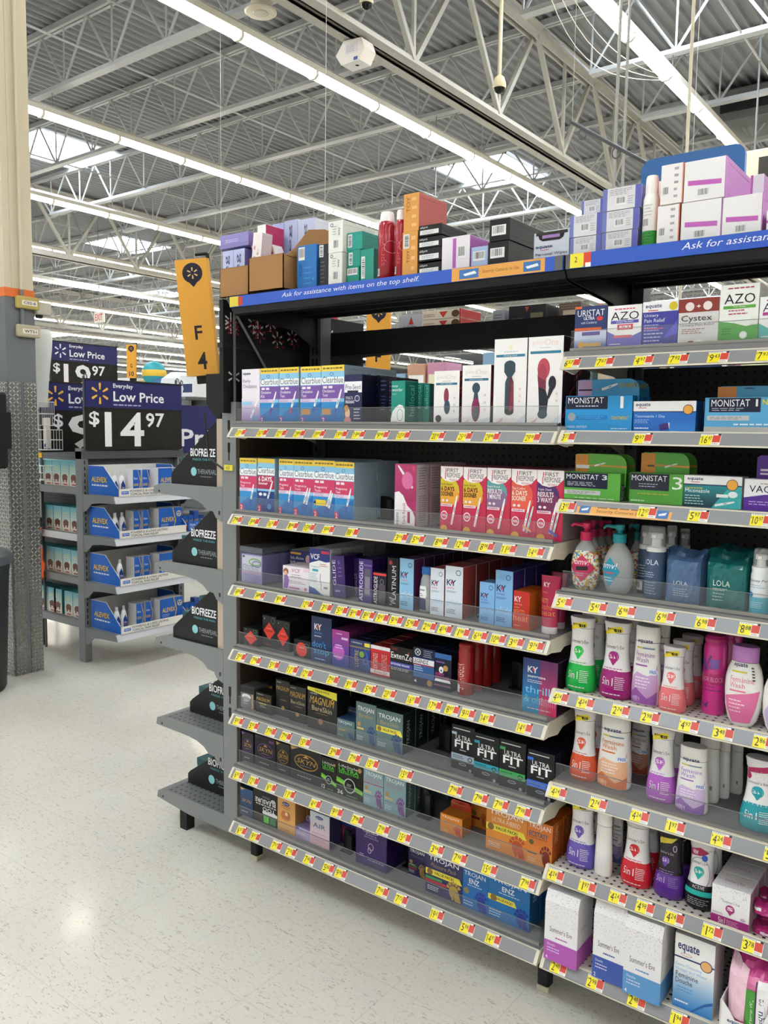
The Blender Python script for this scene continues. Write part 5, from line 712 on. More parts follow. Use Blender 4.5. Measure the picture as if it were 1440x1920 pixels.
('box', 0.514, 0.642, 0.05, 0.178, 0.129, 0.08, '351c60', '2a1650', 'E 48 94 26 5 e8e0f0|E 48 94 23 4 351c60|B 34 92 62 96 e8e0f0 durex|T 34 82 68 88 b8a8d0 Extra|T 28 76 74 81 b8a8d0 Sensitive|O 50 54 9 10 c8a8c8 2|O 46 44 6 8 c8a8c8 2|M 14 22 30 30 d0c0e0 2|M 40 18 96 26 b8a8d0 2', 'broad dark purple box', 'bottom shelf, centre', 2, {}),
('box', 0.694, 0.762, 0.1, 0.178, 0.096, 0.06, '2c2858', '201c40', 'G 0 0 100 100 2c2858 2c2858 1|T 8 76 90 90 ffffff TROJAN|I 14 64 84 74 7a6a70 Pleasure|c 16 46 9 b08a4a|R 6 34 40 38 e8c070|H 58 2 98 48 a88a4a|M 6 8 44 18 dfe8ee 3|R 0 30 50 36 3a8a4a|R 0 22 50 28 b03a3a', 'dark indigo carton, gold helmet', 'bottom shelf, set back', 1, {}),
('box', 0.795, 0.928, 0.05, 0.178, 0.134, 0.07, '2e2a5e', '241f4c', 'G 0 0 100 100 2e2a5e 2e2a5e 1|T 8 76 90 90 ffffff TROJAN|I 14 64 84 74 a89060 Pleasure Pack|P f0e04a 0,58 0,44 100,44 92,58|B 24 48 78 55 2a2a2a VALUE PACK!|c 12 51 8 8a6a30|H 58 2 98 48 b8964a|M 6 8 44 18 dfe8ee 3|R 0 34 46 40 3a9a5a|R 0 26 60 33 b03a4a', 'indigo box, gold helmet, yellow ribbon', 'bottom shelf', 2, {}),
('box', 0.929, 1.0166, 0.05, 0.178, 0.129, 0.06, '1f6fb8', '185a98', 'T 6 76 90 90 f2f6fa TROJAN|B 26 62 66 74 f2f6fa ENZ|M 20 56 76 59 c8dcf0 1|c 16 42 11 8a7a50|H 50 2 100 50 2a3a9a|M 6 8 44 18 c8dcf0 2', 'blue carton, navy helmet', 'bottom shelf', 2, {}),
('box', 1.0174, 1.153, 0.05, 0.178, 0.137, 0.07, '1a72b4', '16568c', 'T 10 82 92 94 f2f6fa TROJAN|B 34 68 64 79 f2f6fa ENZ|M 26 62 76 65 c8dcf0 1|P f0e04a 0,54 0,42 70,42 64,54|B 20 45 60 51 2a2a2a VALUE PACK!|c 14 48 8 8a6a30|H 64 2 100 46 20348a|M 4 8 34 22 c8dcf0 3', 'wide blue box, yellow ribbon', 'bottom shelf, right', 2, {'sart': 'V 30 60 60 92 c8dcf0 ENZ'}),
('box', 1.211, 1.2951, 0.04, 2.062, 0.0445, 0.13, 'dcdbe0', '6a6cb8', 'R 0 0 12 100 7078bc|R 84 0 100 100 5a60b0|C 34 20 62 58|M 18 66 80 92 9a98a0 4|M 66 20 82 56 a8a6ae 4', 'white and lavender wrapped bundle', 'bottom left of the stack', 1, {}),
('box', 1.209, 1.2957, 0.04, 2.108, 0.054, 0.13, 'dcdbe0', '6a6cb8', 'R 0 0 12 100 7078bc|R 84 0 100 100 5a60b0|C 34 20 62 58|M 18 66 80 92 9a98a0 4|M 66 20 82 56 a8a6ae 4', 'white and lavender wrapped bundle', 'middle left of the stack', 1, {}),
('box', 1.23, 1.291, 0.06, 2.163, 0.038, 0.13, 'dcdbe0', '6a6cb8', 'R 0 0 12 100 7078bc|R 84 0 100 100 5a60b0|C 34 20 62 58|M 18 66 80 92 9a98a0 4|M 66 20 82 56 a8a6ae 4', 'white and lavender wrapped bundle', 'top left of the stack', 1, {}),
('box', 1.2969, 1.389, 0.04, 2.062, 0.0465, 0.13, 'dcdbe0', '6a6cb8', 'R 0 0 12 100 7078bc|R 84 0 100 100 5a60b0|C 34 20 62 58|M 18 66 80 92 9a98a0 4|M 66 20 82 56 a8a6ae 4', 'white and lavender wrapped bundle', 'bottom right of the stack', 1, {}),
('box', 1.2965, 1.391, 0.04, 2.11, 0.0495, 0.13, 'dcdbe0', '6a6cb8', 'R 0 0 12 100 7078bc|R 84 0 100 100 5a60b0|C 34 20 62 58|M 18 66 80 92 9a98a0 4|M 66 20 82 56 a8a6ae 4', 'white and lavender wrapped bundle', 'middle right of the stack', 1, {}),
('box', 1.296, 1.395, 0.04, 2.161, 0.054, 0.13, 'dcdbe0', '6a6cb8', 'R 0 0 12 100 7078bc|R 84 0 100 100 5a60b0|C 34 20 62 58|M 18 66 80 92 9a98a0 4|M 66 20 82 56 a8a6ae 4', 'white and lavender wrapped bundle', 'top right of the stack', 1, {}),
('can', 1.398, 1.437, 0.03, 2.06, 0.17, 0.05, 'eceae8', 'f2f0ee', 'R -30 2 130 34 1f8a2a|M 10 8 80 30 0f5a1a 4|C 20 40 56 62|M 30 66 70 90 b8b8b8 4', 'white spray can, green base', 'top shelf, right bay', 2, {'cap': 0.24, 'gap': 0.06}),
('box', 1.44, 1.493, 0.03, 2.058, 0.093, 0.1, 'ece8e8', 'd86a4a', 'C 8 20 38 46|M 60 14 80 92 a8a8b0 5|R 96 0 100 100 e07a50', 'white carton edged in orange', 'lower of two, top shelf', 1, {}),
('box', 1.445, 1.498, 0.03, 2.153, 0.092, 0.1, 'ece8e8', 'd86a4a', 'C 8 20 38 46|M 60 14 80 92 a8a8b0 5|R 96 0 100 100 e07a50', 'white carton edged in orange', 'upper of two, top shelf', 1, {}),
('box', 1.497, 1.59, 0.03, 2.056, 0.094, 0.22, 'eae8ea', 'b45ab4', 'P c060b8 10,52 90,46 90,34 10,40|C 32 8 64 30|R 98 0 100 100 b45ab4', 'white case carton with pink stripe', 'bottom left of three', 1, {}),
('box', 1.591, 1.678, 0.03, 2.056, 0.092, 0.22, 'eae8ea', 'b45ab4', 'P c060b8 10,52 90,46 90,34 10,40|C 32 8 64 30|R 98 0 100 100 b45ab4', 'white case carton with pink stripe', 'bottom right of three', 1, {}),
('box', 1.5, 1.595, 0.03, 2.151, 0.092, 0.22, 'eae8ea', 'b45ab4', 'P c060b8 10,52 90,46 90,34 10,40|C 32 8 64 30|R 98 0 100 100 b45ab4', 'white case carton with pink stripe', 'top of three', 1, {}),
('box', 1.687, 1.73, 0.03, 2.06, 0.047, 0.2, 'eae8ea', 'b45ab4', 'R 0 40 100 52 c060b8', 'white case carton cut off', 'by the photo edge', 1, {}),
('box', 1.581, 1.613, 0.3, 2.2, 0.066, 0.06, 'dfd8e4', 'b05ab0', 'R 0 0 20 100 b45ab4', 'small purple-edged carton', 'behind the striped cases', 1, {}),
('box', 1.228, 1.315, 0.05, 1.815, 0.117, 0.06, '223468', '1a2850', 'R 0 46 100 100 21346a|T 8 78 92 92 f0f0f4 URISTAT|B 28 70 62 77 f0f0f4 ULTRA|I 20 60 70 67 d0d8f0 with Cranberry|R 0 46 84 53 e0602a|E 78 72 10 5 d83a3a|R 0 0 100 46 c8d0e8|G 0 0 100 30 203a80 c8d0e8 4|R 24 36 80 44 5a4a9a|E 22 16 10 7 e0a83a|R 30 12 84 20 d8b060|P e06a2a 0,100 22,100 22,95 0,95', 'navy box with orange line', 'upper right shelf, leftmost', 2, {}),
('box', 1.317, 1.405, 0.05, 1.815, 0.112, 0.06, 'f0f0f0', 'd8d8e4', 'R 0 0 100 100 f0f0f0|M 20 90 80 94 e0507a 1|T 10 68 92 86 2a2440 AZO|R 10 60 92 67 5a58b0|T 26 61 76 66 f0f0f4 Urinary Pain Relief|P 6a68c0 0,0 100,0 100,40 70,30 30,32 0,44|R 30 46 76 58 d84a5a|B 36 48 70 56 f4f0f4 MAXIMUM|R 20 28 74 34 d86a7a|M 8 8 40 16 f0f0f4 2', 'white and lavender box, purple bar', 'upper right shelf', 2, {}),
('box', 1.407, 1.4946, 0.05, 1.815, 0.115, 0.06, '3b3c9e', '2c2c88', 'R 0 78 100 100 f0f0f2|B 8 84 54 94 1c2a6a equate|R 16 80 44 82 c03040|c 86 88 12 d8c02a|T 6 66 46 74 e8ecf8 Urinary|T 6 56 64 64 e8ecf8 Pain Relief|M 6 38 50 52 b0b4e8 3|R 6 42 60 44 d05a7a|M 6 8 66 34 c0c4f0 4|P 5a5ad0 60,20 100,60 100,30', 'blue-violet box with white top', 'upper right shelf', 2, {}),
('box', 1.4954, 1.5896, 0.05, 1.815, 0.114, 0.06, 'd8d6d4', 'c0bebc', 'R 0 72 100 100 8a3028|c 28 84 11 e8dcd8|c 72 84 11 e8dcd8|B 45 81 55 87 f0e8e8 +|T 8 50 84 66 3a3a44 Cystex|T 6 42 90 48 5a5a60 Urinary Pain Relief|M 10 28 70 38 9a6a60 3|E 34 8 10 5 8a2a38|E 54 10 12 5 ecebe8', 'grey-white box, dark red top', 'upper right shelf', 2, {}),
('box', 1.5904, 1.677, 0.05, 1.815, 0.139, 0.07, 'eef0ea', 'cfd4cc', 'M 20 92 86 95 b03060 1|T 12 68 90 84 2a2440 AZO|R 10 60 92 65 5aa83a|T 34 61 66 64.5 f0f4f0 Test Strips|M 24 50 80 58 b03a70 2|P 4aa03a 0,0 100,0 100,34 70,30 40,36 0,40|c 64 16 10 d8e8d8|c 64 16 7 f2f4f2|R 80 32 98 46 e8ece4|M 10 18 40 28 2a6a2a 3', 'tall white and green box', 'upper right shelf', 2, {}),
('box', 1.679, 1.75, 0.05, 1.815, 0.105, 0.06, 'f0eeee', 'd8d8d8', 'R 0 0 100 100 f0f0f0|M 20 90 80 94 c03a70 1|T 10 68 92 86 2a2440 AZO|R 10 60 92 67 b03a80|T 26 61 76 66 f0f0f4 x|P 4ab0a8 0,0 100,0 100,40 70,30 30,32 0,44|M 8 8 40 16 f0f0f4 2', 'white and teal box cut off', 'by the photo edge', 1, {}),
('card', 1.21, 1.391, 0.05, 1.612, 0.091, 0.06, '1f95d8', '1878b8', 'G 0 0 100 60 1f95d8 1f95d8 1|R 1 62 64 98 22264a|T 4 78 58.0 95 f0f2f6 MONISTAT|M 16 68 50 73 b8bcd0 1|c 10 40 6 9aa4ac|R 18 32 64 44 1878c0|M 20 35 60 42 3ab0f0 2|B 70 32 96 42 b8b040 OINTMENT|T 3 8 34 15 d8ecf8 VAGINAL OINTMENT|M 70 5 94 9 c8e4f4 1|T 80 64 90 97 f4f6f8 1', 'bright blue box with rounded card', 'right bay second shelf, left', 2, {'card': '3a9ad0', 'cart': 'P b090b8 0,0 0,100 24,100 24,0|R 2 34 24 44 2a2a44|M 24 40 50 44 b060a0 1|S 40 40 66 74 4 f0f0f4 f0f0f4|B 68 50 98 78 b8b040 OINTMENT', 'cardh': 0.48}),
('box', 1.394, 1.548, 0.05, 1.612, 0.075, 0.06, '1f6fc8', '1a60b0', 'R 0 66 100 100 f0f0f2|B 4 80 28 94 1c2a6a equate|R 8 77 22 79 c03040|R 0 64 100 67 1c2a5a|c 88 72 8 1c2a5a|c 88 72 7 e8a840|T 3 44 52 55 d8ecfc Tioconazole 1 Day|M 3 28 30 40 a0c8f0 3|M 3 8 26 14 e0f0fc 1|S 44 14 96 34 10 f0f0f4 3a2a7a|G 60 0 100 40 3a90e0 1f6fc8 3', 'blue box with white top, applicator', 'right bay second shelf', 2, {}),
('card', 1.568, 1.737, 0.05, 1.612, 0.082, 0.07, '58acdc', '3a3c40', 'R 6 58 74 98 22264a|T 9 74 60 94 f0f2f6 MONISTAT|B 66 74 72 94 f0f2f6 1|M 10 62 64 70 b8bcd0 2|R 4 34 60 48 c0c4c8|M 8 38 54 44 7a7a80 2|B 76 78 100 94 e8d83a NEW|R 0 0 100 16 b8b8b4|M 40 20 96 26 e0f0fa 1', 'light blue box, tilted forward', 'right bay second shelf, right', 1, {'card': '4aa8d8', 'cart': 'P d88a3a 0,0 0,100 28,100 28,0|E 46 84 8 5 22405a', 'cardh': 0.34}),
('card', 1.2134, 1.368, 0.05, 1.432, 0.072, 0.05, '5cb040', '4a9434', 'R 1 42 78 98 22264a|T 4 74 62 92 f0f2f6 MONISTAT|B 68 74 77 92 f0f2f6 3|M 6 50 70 64 c8ccdc 3|R 1 18 66 34 c8ccc8|M 6 22 60 30 6a6a6a 2|M 20 5 90 8 e0f4d8 1', 'green box with orange-cornered card', 'right bay third shelf, left', 2, {'card': '6ab848', 'cart': 'P d89038 0,0 0,100 26,100 26,0|R 2 20 28 40 e8e8ea|P d89a48 28,44 100,40 100,30 28,34|S 38 36 60 56 3 f0f0f0 f0f0f0', 'cardh': 0.66}),
('card', 1.392, 1.527, 0.05, 1.432, 0.077, 0.05, '52a03c', '458a34', 'R 1 44 74 98 303448|T 4 74 70 92 e8eaf0 MONISTAT|T 80 50 98 90 e8f0e4 3|M 18 54 54 66 a8acbc 2|M 16 30 74 34 b8b040 1|M 4 6 30 12 c8e8c0 1', 'darker green box with tall card', 'right bay third shelf, middle', 2, {'card': '5aa844', 'cart': 'P d08a38 0,0 0,100 30,100 30,0|P d89a48 30,44 100,40 100,30 30,34|S 50 30 76 50 3 e0e0e0 e0e0e0|R 14 30 28 40 5a5a44', 'cardh': 0.66}),
('box', 1.528, 1.662, 0.05, 1.432, 0.076, 0.06, '17606a', 'c8ccd0', 'R 0 72 100 100 f2f2f4|B 6 82 34 94 1c2a6a equate|R 12 78 28 80 c03040|R 0 70 100 73 1c2a5a|G 0 0 100 69 123a48 1f8a90 5|P 3ab0b0 50,0 100,0 100,69 80,69|c 84 74 10 1c2a5a|c 84 74 9 e8a840|T 3 46 46 58 e8f4f4 Miconazole|M 3 58 34 62 d8c04a 1|M 3 8 40 38 b0d8d8 4|S 56 8 90 22 4 f0f4f4 f0f4f4|R 58 34 78 44 e8ecec|E 86 44 8 10 e0ecec', 'dark teal box with white top', 'right bay third shelf', 1, {}),
('card', 1.667, 1.784, 0.05, 1.432, 0.073, 0.06, 'efedf2', 'd8d4e0', 'P 5a2a98 0,0 100,0 100,50 40,52 0,40|T 10 58 80 80 2a2a4a VAGISIL|M 30 84 70 88 b09a60 1|M 10 18 80 30 c8b0e8 2', 'white and purple box with purple card', 'right bay third shelf, photo edge', 1, {'card': '5a2a98', 'cart': 'R 8 34 90 44 e8e0f0|R 8 18 90 26 e8e0f0|M 30 70 80 78 d8c040 1', 'cardh': 0.75}),
('pump', 1.231, 1.31, 0.05, 1.19, 0.179, 0.05, 'd8c8a8', 'd0205a', 'P c82858 50,70 96,44 50,16 4,44|P 3a3040 30,46 70,48 70,40 30,38|I 24 50 76 62 f8e8f0 omv!|M 34 28 66 34 f0a8c0 2', 'pump bottle of coloured pearls, pink diamond label', 'front left', 1, {'conf': 1}),
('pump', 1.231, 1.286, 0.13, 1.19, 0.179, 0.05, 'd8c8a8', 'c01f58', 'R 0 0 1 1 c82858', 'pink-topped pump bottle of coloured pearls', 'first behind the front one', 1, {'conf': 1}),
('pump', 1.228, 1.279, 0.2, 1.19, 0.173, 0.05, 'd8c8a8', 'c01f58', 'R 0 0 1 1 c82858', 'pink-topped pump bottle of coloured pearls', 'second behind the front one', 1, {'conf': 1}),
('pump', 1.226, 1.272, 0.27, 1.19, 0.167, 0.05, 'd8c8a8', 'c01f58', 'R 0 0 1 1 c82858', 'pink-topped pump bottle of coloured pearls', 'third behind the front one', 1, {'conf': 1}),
('pump', 1.32, 1.403, 0.05, 1.19, 0.181, 0.05, 'd8dcdc', '12919c', 'D 0 20 60 84 d86a7a 40|D 0 20 60 84 4a90c8 40|P 1690b0 32,70 66,44 32,12 0,44|I 4 48 58 60 f4f8f8 omv!|M 12 38 50 42 e04a6a 1|M 14 24 46 32 d0ecf4 2', 'pump bottle, teal pump and diamond label', 'right of pink ones', 1, {}),
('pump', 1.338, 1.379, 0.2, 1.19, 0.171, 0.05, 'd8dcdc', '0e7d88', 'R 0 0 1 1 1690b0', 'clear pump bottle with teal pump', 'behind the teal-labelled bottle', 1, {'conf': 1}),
('foam', 1.393, 1.434, 0.115, 1.19, 0.177, 0.05, '3d5270', 'e8e8ea', 'R 4 8 50 30 e0e0e4|C 6 8 40 30|M 10 40 90 70 b8c4d4 5', 'slate blue foam bottle, barcode turned out', 'left of two', 1, {}),
('foam', 1.434, 1.485, 0.05, 1.19, 0.183, 0.05, '3d5270', 'ececee', 'T 14 78 70 90 d8dfe8 LOLA|M 14 50 64 62 c8d0dc 3|M 14 12 74 40 9aa8bc 5', 'slate blue foam bottle, clear cap', 'front centre', 1, {}),
('foam', 1.449, 1.481, 0.16, 1.19, 0.178, 0.05, '3d5270', 'e4e4e6', 'R 0 0 1 1 3d5270', 'slate blue foam bottle', 'half hidden behind wipes packet', 1, {}),
('foam', 1.459, 1.49, 0.24, 1.19, 0.164, 0.05, '3d5270', 'd8d8da', 'R 0 0 1 1 3d5270', 'slate blue foam bottle', 'farthest back, above the wipes', 1, {}),
('pouch', 1.486, 1.582, 0.05, 1.19, 0.134, 0.09, '4f6c94', '45608a', 'T 30 34 66 42 d8e0ea LOLA|M 30 14 70 28 a8b8cc 4', 'slate blue wipes packet, crumpled top', 'right bay fourth shelf', 1, {}),
('pouch', 1.584, 1.6876, 0.05, 1.19, 0.138, 0.09, '116a6a', '0d5a5c', 'T 24 40 62 50 d0e8e4 LOLA|M 24 32 60 36 c8e0dc 2|M 24 14 56 28 90c0bc 3', 'teal wipes packet, crumpled top', 'right bay fourth shelf', 2, {}),
('foam', 1.6884, 1.731, 0.05, 1.19, 0.151, 0.05, 'e8ecee', 'f0f0f0', 'R -30 0 130 42 4ab0c8|c 22 48 12 1f7ac0|I 14 80 84 88 2a2a3a Honey Pot|M 20 66 76 74 8ab0c8 2|M 24 14 80 30 d0ecf4 4', 'white and aqua foam bottle', 'right bay, near photo edge', 1, {}),
('bot', 1.222, 1.307, 0.06, 0.908, 0.202, 0.06, 'eceaec', 'e6e0e4', "P f0dc30 4,82 4,90 92,98 92,90|M 20 87 74 93 4a4a20 1|D 10 60 90 84 b8b0b8 60|T 16 66 86 71 5a5a60 Summer's Eve|c 50 56 17 12c050|P 12c050 34,55 66,55 50,44|B 37 53 63 58.5 f8f0f2 SE|M 22 37 80 41 12c050 2|T 24 18 52 28 f4f0f2 5in1|M 56 14 84 30 f4f0f2 7|M 26 6 72 8 f0e8ea 1", 'hourglass wash bottle, bright green base', 'upper wash shelf', 3, {'prof': '0.0:.84:.60 .015:.93:.70 .05:.98:.75 .12:1:.77 .22:.97:.74 .34:.86:.66 .46:.76:.6 .6:.7:.56 .75:.68:.54 .86:.7:.55 .865:.69:.54', 'cap': 0.135, 'capw': 0.75, 'low': '12c050', 'lowf': 0.37, 'gap': 0.075}),
('bot', 1.318, 1.407, 0.06, 0.908, 0.204, 0.06, 'eceaec', 'e6e0e4', "P f0dc30 4,82 4,90 92,98 92,90|M 20 87 74 93 4a4a20 1|D 10 60 90 84 b8b0b8 60|T 16 66 86 71 5a5a60 Summer's Eve|c 50 56 17 a8187c|P a8187c 34,55 66,55 50,44|B 37 53 63 58.5 f8f0f2 SE|M 22 37 80 41 a8187c 2|T 24 18 52 28 f4f0f2 5in1|M 56 14 84 30 f4f0f2 7|M 26 6 72 8 f0e8ea 1", 'hourglass wash bottle, magenta base', 'upper wash shelf', 3, {'prof': '0.0:.84:.60 .015:.93:.70 .05:.98:.75 .12:1:.77 .22:.97:.74 .34:.86:.66 .46:.76:.6 .6:.7:.56 .75:.68:.54 .86:.7:.55 .865:.69:.54', 'cap': 0.135, 'capw': 0.75, 'low': 'a8187c', 'lowf': 0.37, 'gap': 0.075}),
('bot', 1.408, 1.4826, 0.06, 0.908, 0.206, 0.06, 'efedea', 'f0eeea', 'B 22 78 74 84 1c2a6a equate|R 20 72 62 74 d8c83a|R 44 72 84 74 7a90b0|T 20 62 84 68 9a5aa8 Feminine|T 20 55 62 61 9a5aa8 Wash|R 20 50 58 52 9a5aa8|P c8a0d0 6,2 96,2 96,54 84,44 60,38 30,42 14,36|P 9a5aa8 8,2 94,2 94,20 60,10 30,22 8,14|M 26 22 70 36 f2eaf4 4|E 78 44 18 4 dfe8f6|B 66 42 90 46 3a5aa8 FREE', 'white wash bottle, lilac label', 'upper wash shelf', 2, {'prof': '0.0:.86:.55 .015:.96:.62 .05:1:.66 .2:1:.66 .4:.95:.62 .6:.88:.58 .75:.84:.56 .80:.83:.56 .805:.82:.55', 'cap': 0.195, 'capw': 0.84, 'gap': 0.075}),
('bot', 1.4834, 1.552, 0.05, 0.908, 0.167, 0.06, 'eceaec', 'e6e0e4', "P f0dc30 4,82 4,90 92,98 92,90|M 20 87 74 93 4a4a20 1|D 10 60 90 84 b8b0b8 60|T 16 66 86 71 5a5a60 Summer's Eve|c 50 56 17 f07a80|P f07a80 34,55 66,55 50,44|B 37 53 63 58.5 f8f0f2 SE|M 22 37 80 41 f07a80 2|T 24 18 52 28 f4f0f2 5in1|M 56 14 84 30 f4f0f2 7|M 26 6 72 8 f0e8ea 1", 'shorter hourglass bottle, coral base', 'upper wash shelf, foremost', 3, {'prof': '0.0:.84:.60 .015:.93:.70 .05:.98:.75 .12:1:.77 .22:.97:.74 .34:.86:.66 .46:.76:.6 .6:.7:.56 .75:.68:.54 .86:.7:.55 .865:.69:.54', 'cap': 0.135, 'capw': 0.75, 'low': 'f07a80', 'lowf': 0.37, 'gap': 0.075}),
('can', 1.575, 1.632, 0.1, 0.908, 0.2, 0.05, 'e03a98', 'c02878', 'R -30 46 130 62 c02a78|P 4a3a90 14,78 24,88 30,70 44,90 48,88 30,64|T 12 66 60 74 5a2a80 Vagisil|T 10 50 84 57 f0a0d0 ODOR BLOCK|M 10 36 80 44 8a2a70 2|P 4a3a90 30,14 44,20 40,10|R 44 70 70 84 8a60b8', 'hot pink deodorant bottle', 'upper wash shelf', 3, {'cap': 0.06, 'gap': 0.07}),
('bot', 1.641, 1.7281, 0.05, 0.908, 0.195, 0.06, 'f0eeec', 'c080c8', 'B 24 74 62 80 1c2a6a equate|R 24 68 60 70 d8c83a|T 24 56 78 63 e07a9a Feminine|T 24 49 56 55 e07a9a Wash|R 24 44 58 46 e07a9a|P e878a8 6,36 96,48 78,6 20,4|M 22 18 60 34 f8dce8 4|V 72 60 80 76 2a2a2a IIIII', 'bulging white bottle, lilac cap', 'upper wash shelf', 1, {'prof': '0.0:.5:.4 .015:.6:.45 .08:.78:.52 .25:.95:.6 .45:1:.62 .6:.97:.6 .72:.86:.56 .79:.72:.5 .8:.7:.5', 'cap': 0.19, 'capw': 0.7}),
('bot', 1.7289, 1.804, 0.05, 0.908, 0.165, 0.06, 'f0eeec', 'eae8e8', 'P c8b8e0 10,30 60,60 60,10 20,8', 'bulging white bottle, cut off', 'upper wash shelf, photo edge', 1, {'prof': '0.0:.5:.4 .015:.6:.45 .08:.78:.52 .25:.95:.6 .45:1:.62 .6:.97:.6 .72:.86:.56 .79:.72:.5 .8:.7:.5', 'cap': 0.12, 'capw': 0.6}),
('bot', 1.244, 1.3211, 0.06, 0.662, 0.195, 0.06, 'eceaec', 'e6e0e4', "P f0dc30 4,82 4,90 92,98 92,90|M 20 87 74 93 4a4a20 1|D 10 60 90 84 b8b0b8 60|T 16 66 86 71 5a5a60 Summer's Eve|c 50 56 17 e0552a|P e0552a 34,55 66,55 50,44|B 37 53 63 58.5 f8f0f2 SE|M 22 37 80 41 e0552a 2|T 24 18 52 28 f4f0f2 5in1|M 56 14 84 30 f4f0f2 7|M 26 6 72 8 f0e8ea 1", 'hourglass wash bottle, orange-red base', 'middle wash shelf', 2, {'prof': '0.0:.84:.60 .015:.93:.70 .05:.98:.75 .12:1:.77 .22:.97:.74 .34:.86:.66 .46:.76:.6 .6:.7:.56 .75:.68:.54 .86:.7:.55 .865:.69:.54', 'cap': 0.135, 'capw': 0.75, 'low': 'e0552a', 'lowf': 0.37, 'gap': 0.075}),
('bot', 1.3219, 1.414, 0.06, 0.662, 0.196, 0.06, 'efedea', 'f0eeea', 'B 22 78 74 84 1c2a6a equate|R 20 72 62 74 d8c83a|R 44 72 84 74 7a90b0|T 20 62 84 68 e07a40 Feminine|T 20 55 62 61 e07a40 Wash|R 20 50 58 52 e07a40|P f0b890 6,2 96,2 96,54 84,44 60,38 30,42 14,36|P e07a40 8,2 94,2 94,20 60,10 30,22 8,14|M 26 22 70 36 f2eaf4 4|E 78 44 18 4 dfe8f6|B 66 42 90 46 3a5aa8 FREE', 'white wash bottle, orange label', 'middle wash shelf, front', 1, {'prof': '0.0:.86:.55 .015:.96:.62 .05:1:.66 .2:1:.66 .4:.95:.62 .6:.88:.58 .75:.84:.56 .80:.83:.56 .805:.82:.55', 'cap': 0.195, 'capw': 0.84, 'gap': 0.075}),
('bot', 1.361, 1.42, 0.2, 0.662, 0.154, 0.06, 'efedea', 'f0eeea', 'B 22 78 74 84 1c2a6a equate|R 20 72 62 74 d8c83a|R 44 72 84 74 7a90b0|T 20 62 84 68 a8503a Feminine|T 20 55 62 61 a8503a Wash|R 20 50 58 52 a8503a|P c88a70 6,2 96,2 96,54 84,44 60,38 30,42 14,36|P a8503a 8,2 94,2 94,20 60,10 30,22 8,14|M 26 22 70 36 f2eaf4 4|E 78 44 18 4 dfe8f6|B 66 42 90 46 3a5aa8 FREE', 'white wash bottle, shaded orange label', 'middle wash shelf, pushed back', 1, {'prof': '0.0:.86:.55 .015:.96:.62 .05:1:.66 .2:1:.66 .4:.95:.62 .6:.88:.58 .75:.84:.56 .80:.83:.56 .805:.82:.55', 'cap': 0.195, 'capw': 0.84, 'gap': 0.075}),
('bot', 1.458, 1.535, 0.06, 0.662, 0.194, 0.06, 'eceaec', 'e6e0e4', "P f0dc30 4,82 4,90 92,98 92,90|M 20 87 74 93 4a4a20 1|D 10 60 90 84 b8b0b8 60|T 16 66 86 71 5a5a60 Summer's Eve|c 50 56 17 b860c8|P b860c8 34,55 66,55 50,44|B 37 53 63 58.5 f8f0f2 SE|M 22 37 80 41 b860c8 2|T 24 18 52 28 f4f0f2 5in1|M 56 14 84 30 f4f0f2 7|M 26 6 72 8 f0e8ea 1", 'hourglass wash bottle, orchid base', 'middle wash shelf', 2, {'prof': '0.0:.84:.60 .015:.93:.70 .05:.98:.75 .12:1:.77 .22:.97:.74 .34:.86:.66 .46:.76:.6 .6:.7:.56 .75:.68:.54 .86:.7:.55 .865:.69:.54', 'cap': 0.135, 'capw': 0.75, 'low': 'b860c8', 'lowf': 0.37, 'gap': 0.075}),
('bot', 1.539, 1.618, 0.045, 0.662, 0.169, 0.06, 'efedea', 'f0eeea', 'B 22 78 74 84 1c2a6a equate|R 20 72 62 74 d8c83a|R 44 72 84 74 7a90b0|T 20 62 84 68 9a6ac0 Feminine|T 20 55 62 61 9a6ac0 Wash|R 20 50 58 52 9a6ac0|P d0b8e0 6,2 96,2 96,54 84,44 60,38 30,42 14,36|P 9a6ac0 8,2 94,2 94,20 60,10 30,22 8,14|M 26 22 70 36 f2eaf4 4|E 78 44 18 4 dfe8f6|B 66 42 90 46 3a5aa8 FREE', 'short white wash bottle, lilac label', 'middle wash shelf, front', 1, {'prof': '0.0:.86:.55 .015:.96:.62 .05:1:.66 .2:1:.66 .4:.95:.62 .6:.88:.58 .75:.84:.56 .80:.83:.56 .805:.82:.55', 'cap': 0.195, 'capw': 0.84, 'gap': 0.075}),
('bot', 1.564, 1.622, 0.14, 0.662, 0.179, 0.06, 'efedea', 'f0eeea', 'R 20 20 30 60 c8b8d0|R 60 20 70 26 9a9a9a', 'white wash bottle seen edge-on', 'left of three, middle wash shelf', 1, {'prof': '0.0:.86:.55 .015:.96:.62 .05:1:.66 .2:1:.66 .4:.95:.62 .6:.88:.58 .75:.84:.56 .80:.83:.56 .805:.82:.55', 'cap': 0.195, 'capw': 0.84, 'gap': 0.075}),
('bot', 1.597, 1.636, 0.19, 0.662, 0.157, 0.06, 'efedea', 'f0eeea', 'R 20 20 30 60 c8b8d0|R 60 20 70 26 9a9a9a', 'white wash bottle seen edge-on', 'centre of three, middle wash shelf', 1, {'prof': '0.0:.86:.55 .015:.96:.62 .05:1:.66 .2:1:.66 .4:.95:.62 .6:.88:.58 .75:.84:.56 .80:.83:.56 .805:.82:.55', 'cap': 0.195, 'capw': 0.84, 'gap': 0.075}),
